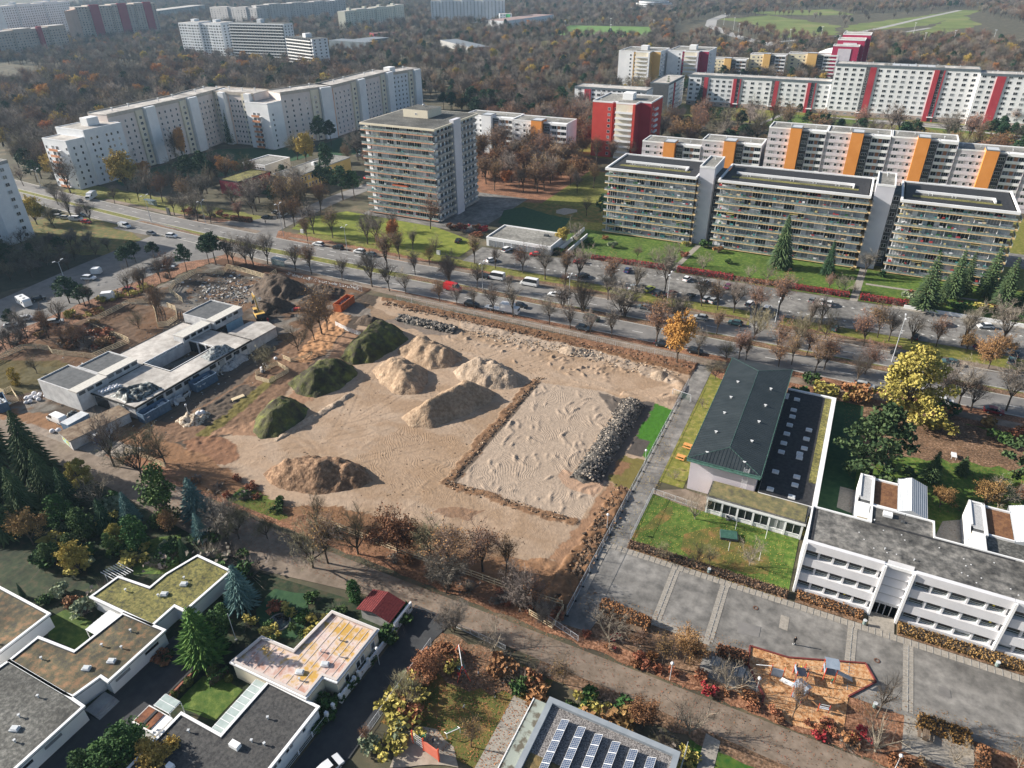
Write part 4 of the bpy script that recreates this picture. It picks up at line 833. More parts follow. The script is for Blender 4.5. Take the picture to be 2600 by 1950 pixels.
redslab(t, -122, -29.8, 526, 12.5, 19.5, [(2, 9), ('d', 2), ('r', 2.6), (4, 17), ('r', 2.2), ('d', 2.2), ('r', .7), (4, 20), ('d', 2), ('r', 2.6), (4, 18), ('r', 2), ('d', 2.6), ('r', .6), (2, 9)])
t = thing('apartment_block', 'short white wing turned towards the camera with a dark ribbed end wall', 'apartment block')
shell(t, rect(-138, -125.4, 487, 527), 0, 18.6, wht, rpl, .3, blg); bx(t, 'end_cladding', -138.05, -125.35, 486.7, 486.98, 0, 18.3, M('dark_ribbed_cladding', (.06,.065,.07), (.10,.105,.11), 2)); bx(t, 'fascia', -125.38, -125.1, 487, 527, 17.6, 18.9, blg)
bx(t, 'red_strip', -125.4, -125.0, 500, 503, 0, 17.4, M('stair_red', (0,0,0))); wins(t, (-138, -125.4, 487, 527), 'E', steps(2, 12, 3)+steps(17, 38, 6), [2.6+2.85*k for k in range(5)], 1.7, 1.25, mid=1)
t = thing('apartment_block', 'white slab with one red corner strip, behind the red tower', 'apartment block')
redslab(t, -181, -132.5, 461, 14, 17.5, [(1, 8), ('r', 5), (4, 16), (4, 16), ('r', 2.5), (2, 8)])
# --- long white zigzag slab
def pillarslab(t, pts, z, wallm, mod=27.0, flip=1, lowz=None):
    # pts: front edge from left to right, the block stands behind it
    (xa, ya), (xb, yb) = pts; L_ = math.hypot(xb-xa, yb-ya); a = math.atan2(yb-ya, xb-xa)
    m = MB(); m.box(0, L_, 0, 12.5, 0, z, 0, 1, a=a, o=pts[0]); m.build('wall', [wallm, rpl], t)
    m = MB(); m.box(-.1, L_+.1, -.25, 12.6, z+.02, z+.35, 0, a=a, o=pts[0]); m.box(-.1, L_+.1, -.35, -.26, z-1.0, z+.7, 1, a=a, o=pts[0]); m.box(.2, L_-.2, 12.3, 12.6, z+.35, z+.9, 1, a=a, o=pts[0]); m.build('roof', [rpl, M('stained_fascia', (.42,.37,.31), (.52,.46,.40), .8)], t)
    c, s_ = math.cos(a), math.sin(a); EX.append([(pts[0][0]+u*c-v*s_, pts[0][1]+u*s_+v*c) for u, v in ((-2, -3), (L_+2, -3), (L_+2, 15), (-2, 15))])
    n = max(1, int(round(L_/mod))); w = L_/n; nf = int((z-.8)/2.72); loc = lambda u, v, zz: (pts[0][0]+u*c-v*s_, pts[0][1]+u*s_+v*c, zz)
    zs = [1.1+2.72*k for k in range(nf)]; small, wide = winmesh(.95, 1.15), winmesh(1.5, 1.3, mid=1)
    for i in range(n):
        u0 = w*i
        for q in (.07, .20, .33, .46):
            for zz in zs: put('window', small, t, loc(u0+w*q, -.01, zz), a)
        m = MB(); m.box(u0+w*.55, u0+w*.70, -.9, -.02, 0, z-.4, 0, a=a, o=pts[0]); m.build('bay_wall', crm, t)
        for zz in zs: put('window', wide, t, loc(u0+w*.625, -.92, zz), a)
        m = MB(); m.box(u0+w*.72, u0+w*.93, -2.6, -.02, 0, z+.3, 0, a=a, o=pts[0]); m.build('pillar', wht, t)
        m = MB(); m.box(u0+w*.99, u0+w*.998, -.1, -.01, 0, z-1.2, 0, a=a, o=pts[0]); m.build('downpipe', org, t)
        put('roof_hatch', VM, t, loc(u0+w*.3, 6, z+.3), 0, 2.2); put('roof_hatch', VM, t, loc(u0+w*.7, 8, z+.3), 0, 2.2)
zz = thing('apartment_block', 'very long white slab bent in a zigzag along the wood, small square windows', 'apartment block')
pillarslab(zz, [(-331, 232), (-334.5, 290)], 27.5, pnk, 28); pillarslab(zz, [(-334.5, 290), (-340, 316)], 27.8, pnk, 26)
pillarslab(zz, [(-345, 304), (-309, 306.5)], 27.6, pnk, 24)
pillarslab(zz, [(-296, 313), (-285.5, 345)], 27.8, pnk, 31); pillarslab(zz, [(-285.5, 345), (-289, 410)], 27.8, pnk, 31); pillarslab(zz, [(-289, 410), (-284, 436)], 26.5, whb, 26)
shell(zz, rect(-343, -323.5, 213, 233), 0, 24.6, whb, rpl, .3); shell(zz, rect(-341, -324.5, 204, 213), 0, 21.6, whb, rpl, .3)
shell(zz, rect(-312, -296, 302, 318), 0, 24, wht, rpl, .3)
rooftop(zz, -333, 224, 24.6, 5, 6, 3.5, wht); rooftop(zz, -292, 412, 27, 5, 6, 3, wht)
wins(zz, (-343, -323.5, 213, 233), 'E', (3, 6, 11, 13.5, 17), [1.2+2.72*k for k in range(8)], 1.0, 1.15); wins(zz, (-341, -324.5, 204, 213), 'E', (3, 6.5), [1.2+2.72*k for k in range(7)], .95, 1.15)
wins(zz, (-343, -323.5, 204, 213), 'S', (3.4, 17.6), [1.2+2.72*k for k in range(7)], .95, 1.15)
for k in range(7):
    zk = 1.2+2.72*k; b = bx(zz, 'balcony', -337.5, -329.5, 202.2, 203.99, zk-.5, zk-.3, wht); m = MB(); m.box(-335.5, -329.4, 202.0, 202.19, zk-.5, zk+.55); m.build('parapet', orp, b)
    wins(zz, (-341, -324.5, 204, 213), 'S', (6, 9), (zk-.2,), 1.8, 1.6, mid=1)
    b = bx(zz, 'balcony', -308.5, -301.5, 300.2, 301.99, zk-.5, zk-.3, wht); m = MB(); m.box(-307, -301.4, 300.0, 300.19, zk-.5, zk+.55); m.build('parapet', orp, b)
    wins(zz, (-312, -296, 302, 318), 'S', (5.5, 8.5), (zk-.2,), 1.8, 1.6, mid=1); wins(zz, (-312, -296, 302, 318), 'E', (3,), (zk,), 1.0, 1.1)
# --- white tower at the left edge
lt = thing('apartment_tower', 'white tower cut by the left edge, pairs of windows over a shaded garden', 'apartment tower')
shell(lt, [(-281, 153), (-279.5, 143), (-281, 141.6), (-281, 84), (-300, 84), (-300, 153)], 0, 28.2, whb, rgv, .9, gry)  # front wall lengthened beyond the view, added to cast shade on the scrub
for k in range(10):
    zk = 1.4+2.7*k; wins(lt, (-300, -280.2, 120, 153), 'E', (25.5, 29.6), (zk,), 1.4, 1.2, off=.02, mid=1, skip=0); wins(lt, (-300, -280.2, 120, 153), 'E', (12, 15), (zk,), 1.3, 1.2, off=.02, mid=1)
    wins(lt, (-300, -280.2, 120, 153), 'E', (19.5,), (zk,), 1.8, 1.7, off=.02, name='stair_window', fr=dgy)
# --- low buildings beyond the road, left of the tower
t = bldg('community_building', 'low dark red building with a mossy flat roof', (-259, -247.5, 226.5, 246.5), 6.2, mar, rms, par=.25, pm=rbk); wins(t, (-259, -247.5, 226.5, 246.5), 'E', steps(1, 19, 7), (3.6,), .8, 1.2, sill=True)
t = bldg('community_building', 'low white building with a grey gravel roof beside the dark red one', (-270.5, -256.5, 253, 270.5), 6.4, wht, rgv, par=.3); wins(t, (-270.5, -256.5, 253, 270.5), 'S', steps(.5, 13.5, 8), (4.6,), 1.2, .8); wins(t, (-270.5, -256.5, 253, 270.5), 'E', steps(1, 16, 4), (2,), 1.2, 1.2)
t = bldg('school_building', 'two storey ochre yellow building with two rows of white framed windows', (-240.5, -227.5, 241, 281), 7, yel, rgv, par=.25, pm=gry); wins(t, (-240.5, -227.5, 241, 281), 'E', steps(1, 26, 11), (.9, 4.1), 1.0, 1.6, sill=True); wins(t, (-240.5, -227.5, 241, 281), 'S', (7,), (4,), 1.0, 1.0); rooftop(t, -234, 262, 7, 1.8, 2.2, 1.4, wht)
t = bldg('garage_building', 'wide flat gravel roofed garage with white edge beside the parking lot', (-117.5, -92, 216.3, 231), 3, wht, rgv, par=.4); bx(t, 'roof_light', -99, -97.4, 226, 227.2, 3, 3.7, dgy)
for i in range(8): bx(t, 'garage_door', -116.5+i*3.1, -113.9+i*3.1, 216.2, 216.29, .1, 2.3, mtd)
t = thing('low_wall', 'pair of long white ramp walls beside the balcony block', 'wall'); m = MB(); m.box(-91, -90.6, 219, 246, 0, 1.5); m.build('wall', wht, t); m = MB(); m.box(-87.5, -87.1, 219, 240, 0, 1.3); m.build('wall', wht, t)
t = thing('garden_wall', 'long pale retaining wall at the right end of the parking lot', 'wall'); m = MB(); m.box(20, 110, 220.1, 220.5, 0, 1.1); m.build('wall', wht, t)
# --- yellowish block and the magenta block beyond the white slabs
yb = thing('apartment_block', 'pale yellow stepped block beyond the white slabs', 'apartment block')
for x0, x1, z, y in ((-137, -108, 14, 668), (-107, -78, 17.5, 678), (-77.7, -38, 18, 690)):
    module(yb, x0, x1, y, 12, z, 2.75, M('amber_render', (0,0,0)), ylp)
t = thing('apartment_block', 'stepped magenta red and white tower beyond the tallest white slab', 'apartment tower')
for x0, x1, y0, y1, z in ((-44, -24, 690, 702, 25), (-42, -21, 702, 722, 28.5), (-40, -18, 722, 745, 31)):
    shell(t, rect(x0, x1, y0, y1), 0, z, mag, rpl, .4, wht); bx(t, 'white_front', x0+(x1-x0)*.22, x0+(x1-x0)*.72, y0-.3, y0-.01, 0, z-2, lil); wins(t, (x0, x1, y0, y1), 'E', steps(1, y1-y0-1, 3), [2+2.8*k for k in range(int(z/2.8)-1)], 1.4, 1.2, joined=True)
t = thing('air_dome', 'white air supported dome partly hidden by the magenta tower', 'dome'); m = MB(); m.ball((-42, 775, 0), 26, 20, 12, sz=.62); m.build('membrane', stl, t, smooth=True)
# --- distant blocks
def far(label, pts, D, z, wall, roof=rpl, cols=8, acc=(), am=None, wm=1.4, boxes=0, name='apartment_block', cat='apartment block', fh=2.8, steps_=0, ww=1.5):
    (xa, ya), (xb, yb) = pts; L_ = math.hypot(xb-xa, yb-ya); a = math.atan2(yb-ya, xb-xa); t = thing(name, label, cat); rr = random.Random(int(L_*7))
    c, s_ = math.cos(a), math.sin(a); P = lambda u, v: (xa+u*c-v*s_, ya+u*s_+v*c); EX.append([P(-5, -26), P(L_+5, -26), P(L_+5, D+5), P(-5, D+5)])
    n = max(1, steps_ or 1); m = MB()
    for i in range(n): j = (i % 2)*1.8; m.box(L_*i/n, L_*(i+1)/n-.01, -j, D, 0, z+(i % 2)*1.2, 0, 1, a=a, o=(xa, ya))
    m.build('wall', [wall, roof], t); nf = int(z/fh); m = MB()
    for i in range(n):
        j = (i % 2)*1.8; w = L_/n; k = max(1, cols//n)
        for q in range(k):
            for f in range(nf-1 if z < 12 else nf): u = L_*i/n+w*(q+.5)/k; zq = 1+fh*f; m.box(u-ww/2, u+ww/2, -j-.12, -j, zq, zq+1.3, 0 if rr.random() < .75 else 1, a=a, o=(xa, ya))
    k = max(1, int(D/5))
    for q in range(k):
        for f in range(nf): v = D*(q+.5)/k; zq = 1+fh*f; m.box(L_, L_+.1, v-ww/2, v+ww/2, zq, zq+1.2, 0, a=a, o=(xa, ya))
    m.build('window', WG, t, kind='stuff')
    for (u0, u1) in acc: m = MB(); m.box(L_*u0, L_*u1, -3.2, -.02, 0, z+2, 0, a=a, o=(xa, ya)); m.build('accent_shaft', am, t)
    for i in range(boxes): u = L_*(i+.5)/boxes; m = MB(); m.box(u-2.5, u+2.5, D*.35, D*.75, z, z+3.4, 0, a=a, o=(xa, ya)); m.build('roof_housing', wall, t)
    return t
salw = M('salmon_concrete', (.50,.34,.26), (.56,.39,.31), .1); bei = M('beige_concrete', (.40,.33,.28), (.47,.40,.35), .1)
t = far('tall salmon slab with three dark red shafts, far left', [K('00', 640, 62, 40), K('00', 1330, 25, 40)], 16, 40, bei, cols=33, acc=((.16, .27), (.50, .61), (.83, .93)), am=M('dark_red_shaft', (.26,.02,.05), (.30,.03,.06), .1), steps_=7)
m = MB(); A = K('00', 548, 97, 38); B_ = K('00', 640, 70, 38); m.prism([A, B_, (B_[0]-6, B_[1]+16), (A[0]-10, A[1]+16)], 0, 38, 0); m.build('end_wall', salw, t)
t = far('long beige slab left of the tall salmon one', [(-905, 485), (-918, 622)], 14, 25, bei, cols=36, steps_=6, acc=((.30, .33), (.72, .76)), am=M('dark_red_shaft', (0,0,0)))
far('pale blue white slab at the far left edge', [K('00', 0, 55, 44), K('00', 590, 8, 44)], 16, 44, whb, cols=30, steps_=5, boxes=2)
far('white slab in front of the salmon towers with dark roof boxes', [K('00', 1530, 195, 32), K('00', 1905, 205, 32)], 18, 32, whb, cols=16, steps_=4, boxes=2, ww=2.2)
def balblock(label, A, B_, D, z, endm=whb, n=None):
    t = far(label, [A, B_], D, z, endm, rgd, cols=2, boxes=1); (xa, ya), (xb, yb) = A, B_; L_ = math.hypot(xb-xa, yb-ya); a = math.atan2(yb-ya, xb-xa); m = MB()
    for f in range(int(z/2.8)):
        q = .6+2.8*f; m.box(.5, L_-.5, -1.6, 0, q-.1, q+.1, 0, a=a, o=A); m.box(.5, L_-.5, -1.7, -1.6, q, q+.9, 0, a=a, o=A)
        for i in range(int(L_/3.4)): m.box(1+i*3.4, 1.3+i*3.4, -1.5, -.1, q, q+2.6, 1, a=a, o=A); m.box(1.5+i*3.4, 3.8+i*3.4, -.2, -.05, q, q+2.3, 2, a=a, o=A)
    m.build('balconies', [stl, gry, WG[0]], t, kind='stuff'); return t
balblock('tall balcony slab with brown grey loggias beyond the wood', K('00', 1965, 195, 35), K('01', 235, 205, 35), 15, 35)
balblock('lower balcony slab attached to the right of the tall balcony slab', K('01', 260, 315, 28), K('01', 478, 338, 28), 17, 28)
far('cream slab with roof boxes at the top centre left', [K('01', 762, 98, 25), K('01', 1262, 42, 25)], 13, 25, M('cream_far', (.55,.54,.44), (.60,.59,.5), .1), cols=24, steps_=6, boxes=4)
far('white slab with blue shaded front at the top centre', [K('01', 1500, 8, 32), K('01', 2135, 2, 32)], 14, 32, whb, cols=26, steps_=7)
far('grey beige slab at the top left behind the balcony slab', [K('01', 0, 48, 28), K('01', 760, 0, 28)], 13, 28, M('grey_far', (.36,.35,.35), (.42,.41,.41), .1), cols=34, steps_=8)
far('long low roofed hall near the top left', [K('00', 1335, 95, 14), K('00', 1760, 42, 14)], 30, 14, gry, cols=20, fh=3.5)
far('grey pink slab with white end walls near the top left', [K('00', 1800, 60, 25), K('00', 2201, 70, 25)], 12, 25, M('grey_far', (0,0,0)), cols=18, steps_=5)
t = far('low dark blue grey school building in the wood', [K('01', 625, 345, 9), K('01', 950, 365, 9)], 22, 9, blg, mtd, cols=14, name='school_building', cat='school', fh=3.6); 
far('low blue grey annex in the wood with a pale blind', [K('01', 960, 345, 8), K('01', 1145, 322, 8)], 25, 8, blg, mtd, cols=6, name='school_building', cat='school', fh=3.6)
far('low brown roofed pavilion behind the school in the wood', [K('01', 1010, 290, 6), K('01', 1200, 280, 6)], 20, 6, mar, M('brown_roof', (.12,.07,.06), (.17,.10,.08), .3), cols=5, name='pavilion', cat='building', fh=3)
far('two storey office building with a reddish roof at the top centre', [K('02', -60, 180, 10), K('02', 360, 125, 10)], 35, 10, whb, M('reddish_roof', (.24,.15,.13), (.36,.28,.26), .1), cols=30, name='office_building', cat='office', fh=3.3)
t = far('white cube building with a green painted wall at the top centre', [K('01', 2095, 120, 14), K('01', 2201, 118, 14)], 25, 14, whb, cols=4, name='sports_hall', cat='building', fh=3.5); A = K('01', 2118, 118, 14); bx(t, 'green_panel', A[0], A[0]+14, A[1]-1, A[1]-.6, 2, 13.5, M('green_paint', (.06,.35,.12), (.08,.4,.15), .1))
t = far('low hall with a curved grey roof beside the sports ground', [K('01', 1580, 335, 7), K('01', 1850, 400, 7)], 22, 6, gry, mtd, cols=8, name='sports_hall', cat='building', fh=3)
t = thing('round_building', 'white round terraced building cut by the top edge', 'building'); A = K('02', 1170, 30, 10); m = MB()
for i in range(4): m.prism([(A[0]+(48-6*i)*math.cos(2*math.pi*k/24), A[1]+40+(40-5*i)*math.sin(2*math.pi*k/24)) for k in range(24)], 3.4*i, 3.4*i+2.2, 0); m.prism([(A[0]+(45-6*i)*math.cos(2*math.pi*k/24), A[1]+40+(37-5*i)*math.sin(2*math.pi*k/24)) for k in range(24)], 3.4*i+2.2, 3.4*i+3.4, 1)
m.build('terrace', [stl, WG[0]], t); EX.append([(A[0]-55, A[1]-8), (A[0]+55, A[1]-8), (A[0]+55, A[1]+90), (A[0]-55, A[1]+90)])
t = thing('road_bridge', 'low concrete bridge at the top right with a dark gap below', 'bridge'); A = K('03', 1390, 20, 6); B_ = K('03', 1810, 25, 6); L_ = math.hypot(B_[0]-A[0], B_[1]-A[1]); a = math.atan2(B_[1]-A[1], B_[0]-A[0]); m = MB(); m.box(0, L_, 0, 12, 5, 6.6, a=a, o=A)
for i in range(5): m.box(L_*(i+.4)/5, L_*(i+.4)/5+1.6, 3, 9, 0, 5, a=a, o=A)
m.build('deck', gry, t)
# ------------------------------------------------------------------ near buildings
# --- gymnasium with standing seam hip roof and its black roofed annex
t = thing('sports_hall', 'hall with dark green standing seam hip roof and lilac white walls', 'sports hall')
hx0, hx1, hy0, hy1 = -17.6, -4.6, 111.2, 154
bx(t, 'wall', hx0+.3, hx1-.3, hy0+.3, hy1-.3, 0, 7.5, M('hall_render', (.50,.46,.50), (.57,.53,.57), .15))
ex0, ex1, ey0, ey1 = hx0-.3, hx1+.3, hy0-.3, hy1+.3; rx, ra, rb, ze, zr = -11.1, hy0+4.6, hy1-6, 7.75, 9.1
m = MB(); e = [(ex0,ey0,ze),(ex1,ey0,ze),(ex1,ey1,ze),(ex0,ey1,ze)]; A, B_ = (rx,ra,zr), (rx,rb,zr)
m.face([e[0], e[1], A]); m.face([e[1], e[2], B_, A]); m.face([e[2], e[3], B_]); m.face([e[3], e[0], A, B_]); rf = m.build('roof', cop, t)
seam = M('seam_metal', (.04,.058,.062), (.055,.075,.08), .5, rough=.4)
sm = MB().box(-.02, .02, 0, 1, .0, .05).mesh('seam', seam)
def seamline(p, q):
    d = Vector(q)-Vector(p); o = put('seam', sm, rf, p); o.rotation_mode = 'QUATERNION'; o.rotation_quaternion = d.to_track_quat('Y', 'Z'); o.scale = (1, d.length, 1)
k = 0; y = ey0+.6
while y < ey1:
    for sx in (0, 1):
        x0 = ex0 if sx == 0 else ex1
        if y < ra: s = (y-ey0)/(ra-ey0)
        elif y > rb: s = (ey1-y)/(ey1-rb)
        else: s = 1
        seamline((x0, y, ze+.01), (x0+(rx-x0)*s, y, ze+(zr-ze)*s+.01))
    y += .62
for i in range(1, 21):
    x = ex0+(ex1-ex0)*i/21; s = 1-abs(x-rx)/((ex1-ex0)/2+.35); s = max(0, s)
    seamline((x, ey0, ze+.01), (x, ey0+(ra-ey0)*s, ze+(zr-ze)*s+.01))
m = MB()
for p, q in ((e[0], A), (e[1], A), (e[2], B_), (e[3], B_), (A, B_)): m.tube(p, q, .05, .05, 4)
m.build('ridge_cap', cpe, rf)
m = MB(); m.box(ex0-.12, ex1+.12, ey0-.12, ey0, ze-.35, ze+.05); m.box(ex0-.12, ex0, ey0, ey1, ze-.35, ze+.05); m.box(ex1, ex1+.12, ey0, ey1, ze-.35, ze+.05); m.box(ex0, ex1, ey0-.55, ey0-.13, ze-.42, ze-.3); m.build('gutter', cpe, t)
bx(t, 'eaves', ex0+.05, ex1-.05, ey0+.05, ey1-.05, 7.5, 7.74, cop)
vm = MB().box(-.16, .16, -.16, .16, 0, .5).box(-.3, .3, -.1, .1, .5, .62).mesh('roof_vent', stl)
for x, y in ((-14.6,134.9), (-14.6,128.2), (-14.7,120.6), (-14.8,113.4), (-7.4,134.7), (-7.6,127.9), (-7.7,120.4), (-7.8,113.3), (-14.5,142), (-7.4,142)):
    put('roof_vent', vm, t, (x, y, 8.2 if y > 114 else 7.9))
m = MB()
for x in (-7.4, -6.5): m.tube((x, hy0-.25, 3.9), (x, hy0-.25, 8.9), .04, .04, 4)
for i in range(16): m.tube((-7.4, hy0-.25, 4+i*.3), (-6.5, hy0-.25, 4+i*.3), .025, .025, 3)
m.build('ladder', stl, t)
EX.append(rect(-20, 9, 104, 158))
t = thing('sports_hall_annex', 'flat black roofed annex with rows of white skylights beside the green roofed hall', 'annex')
bx(t, 'wall', -4.25, 6.0, 111.1, 151.2, 0, 4, wht); bx(t, 'roof', -4.2, 5.2, 111.2, 151, 4.01, 4.12, rbk); bx(t, 'moss_strip', 3.9, 5.15, 118, 150.8, 4.12, 4.2, rms)
bx(t, 'parapet', 5.25, 6.1, 111.0, 151.3, 3.6, 4.55, wht); bx(t, 'parapet', -4.2, 5.25, 151.0, 151.5, 3.6, 4.45, wht)
skm = MB().box(-.62, .62, -.45, .45, 0, .35).mesh('skylight_frame', stl); skg = MB().prism([(-.5,-.34), (.5,-.34), (.5,.34), (-.5,.34)], 0, .14).mesh('dome', M('pale_dome', (.50,.53,.55), (.60,.63,.65), 1, rough=.3))
for x, y in [(-1.8,147.3), (-1.9,142.5), (-1.8,139.7), (-1.9,136.1), (-2.0,132.5), (-2.1,128.8), (-2.1,125.5), (-2.2,118.4), (-2.3,112.6), (2.0,135.9), (1.9,132.3), (1.9,128.7), (1.3,126.4), (1.4,125.0), (1.7,118.5), (1.7,115.8), (1.6,112)]:
    s = put('skylight', skm, t, (x, y, 4.1)); put('dome', skg, s, (0, 0, .35))
for i in range(4): bx(t, 'roof_bracket', -4.4, -3.6, 146+i*.6, 146.25+i*.6, 4.6, 4.9, stl)
t = thing('changing_room_wing', 'low glazed wing with a mossy flat roof in front of the hall', 'annex')
bx(t, 'wall', -12.4, 4.2, 106.1, 110.8, 0, .9, wht); bx(t, 'interior_wall', -12.2, 4.0, 107.6, 110.6, .9, 3.3, M('tan_interior', (.35,.27,.15), (.42,.33,.2), .5))
bx(t, 'roof', -12.6, 4.9, 105.8, 111.0, 3.4, 3.95, wht, rgd); bx(t, 'moss_layer', -12.3, 4.6, 106.3, 110.9, 3.95, 4.05, M('sparse_moss', (.10,.09,.06), (.26,.20,.10), .9, bump=.05, bscale=5, detail=9, c3=(.16,.15,.07)))
bx(t, 'pier', -12.5, -12.2, 105.95, 106.1, 0, 3.4, stl)
for i in range(6):
    x = -12.2+i*2.8; bx(t, 'window', x, x+2.45, 106.12, 106.2, .95, 3.1, gls); m = MB(); m.box(x+2.45, x+2.8, 105.95, 106.2, 0, 3.4); m.box(x, x+2.45, 106.0, 106.12, .85, .98); m.box(x, x+2.45, 106.0, 106.12, 3.05, 3.4); m.box(x+1.2, x+1.27, 106.02, 106.12, .98, 3.05); m.build('window_frame', stl, t)
# --- school
t = thing('school_building', 'three storey white school with a mottled gravel roof and bands of windows', 'school')
SPoly = [(5,93.4), (75,93.4), (75,103), (35,103), (23.1,103), (23.1,107), (13.9,107), (13.9,102.6), (5,102.6)]
m = MB(); m.prism([(5,93.9), (75,93.9), (75,103), (23.1,103), (23.1,107), (13.9,107), (13.9,102.6), (5,102.6)], 0, 10.6, 0); m.build('wall', M('window_band_wall', (.40,.41,.43), (.48,.49,.51), .6), t)
m = MB(); m.face([(x, y, 10.62) for x, y in SPoly]); m.build('roof', M('mottled_gravel_roof', (.045,.045,.045), (.30,.285,.26), .9, c3=(.15,.145,.135), bump=.05, bscale=6, detail=12, sharp=(.30,.68), big=(.13,.35)), t)
rim(t, SPoly, 10.6, wht, .12, .28, 'roof_edge', .1); m = MB(); m.box(5.35, 5.9, 93.6, 102.4, 10.63, 10.66); m.box(5.95, 34, 102.5, 102.9, 10.63, 10.67) ; m.build('tar_strip', rbk, t)
lamp_w = M('lamella_white', (.60,.60,.62), (.68,.68,.70), .4); cgl = M('dark_window_glass', (.015,.018,.022), (.05,.05,.05), 2, rough=.1, spec=.6)
fr = MB(); fr.box(-1.0, 1.0, -.04, .0, 0, .10); fr.box(-1.0, 1.0, -.04, 0, 1.28, 1.38); fr.box(-1.0, -.92, -.04, 0, .1, 1.28); fr.box(.92, 1.0, -.04, 0, .1, 1.28); fr.box(-.92, .92, -.05, 0, .36, .44); frm = fr.mesh('window_frame', M('pale_green_frame', (.36,.42,.41), (.44,.50,.49), 2))
pane = MB().face([(-.94,-.015,.08), (.94,-.015,.08), (.94,-.015,1.3), (-.94,-.015,1.3)]); pane = MB(); pane.face([(-.94,-.02,.08), (.94,-.02,.08), (.94,-.02,1.3), (-.94,-.02,1.3)]); panem = pane.mesh('window', cgl)
blind = MB().box(-.92, .92, -.06, -.03, .5, 1.28).mesh('blind', stl); decy = M('yellow_paper', (.6,.5,.05), (.65,.55,.08), 3); decm = MB().tube((0,-.05,.8), (0,-.03,.8), .16, .16, 8, cap=True).mesh('paper_ring', decy)
fl3 = (1.25, 4.55, 7.85)
for (a, b_, n) in ((5, 16.3, 5), (20.5, 33.2, 5), (33.2, 38.4, 2), (38.4, 51, 5), (51, 64, 5), (64, 75, 4)):
    for k, z in enumerate((.0, 2.75, 6.05, 9.35)):
        h = (1.1, 1.65, 1.65, 1.55)[k]; bx(t, 'spandrel', a+.05, b_-.05, 93.15, 93.85, z+(.05 if k == 0 else -.02), z+h, lamp_w)
    w = (b_-a-.7)/n
    for z in fl3:
        for i in range(n):
            xc = a+.35+w*(i+.5); o = put('window', panem, t, (xc-.12, 93.8, z-.02)); put('frame', frm, o)
            if R.random() < .08: put('blind', blind, o)
            elif R.random() < .10: put('paper_ring', decm, o, (R.uniform(-.4, .4), 0, 0))
            bx(t, 'pier', xc+w/2-.33, xc+w/2-.03, 93.4, 93.85, z-.12, z+1.46, lamp_w)
for x in (5.0, 16.3, 20.2, 33.2, 38.4, 51): bx(t, 'column', x-.06, x+.3, 92.85, 93.9, 0, 10.75, wht)
bx(t, 'recess_wall', 16.7, 20.15, 93.95, 94.1, 2.4, 10.5, dgy)
for k in range(5): m = MB(); m.v += [(16.62,93.5,3.2+1.75*k), (20.2,93.5,3.2+1.75*k), (20.2,93.9,4.4+1.75*k), (16.62,93.9,4.4+1.75*k), (16.62,93.6,3.1+1.75*k), (20.2,93.6,3.1+1.75*k), (20.2,94.0,4.3+1.75*k), (16.62,94.0,4.3+1.75*k)]; m.f += [(0,1,2,3), (4,7,6,5), (0,4,5,1), (3,2,6,7)]; m.m += [0]*4; m.build('sunshade_panel', lamp_w, t)
for i in range(4): bx(t, 'door', 16.75+i*.86, 17.5+i*.86, 93.9, 93.94, .1, 2.3, gls)
bx(t, 'roof_light', 15.6, 17.0, 105.0, 106.1, 10.65, 11.1, stl); m = MB(); m.tube((18.6,104.8,10.6), (18.6,104.8,12.4), .05, .05, 4, cap=True); m.tube((18.2,104.8,12), (19,104.8,12), .03, .03, 3); m.box(18.3, 18.9, 104.6, 105.1, 10.63, 10.8); m.build('antenna', dgy, t)
vents(t, [(R.uniform(14, 40), R.uniform(95, 102)) for i in range(6)]+[(14.4,103.2)], 10.6, .5)
m = MB()
for i in range(26): x, y = R.uniform(12, 44), R.uniform(95, 101.5); m.box(x-.08, x+.08, y-.06, y+.06, 10.63, 10.72)
m.build('roof_litter', stl, t, kind='stuff')
put('roof_light', skm, t, (36.2,103.9,10.62)); put('roof_light', skm, t, (36.2,102.2,10.62)); EX.append(rect(3, 80, 90, 128))
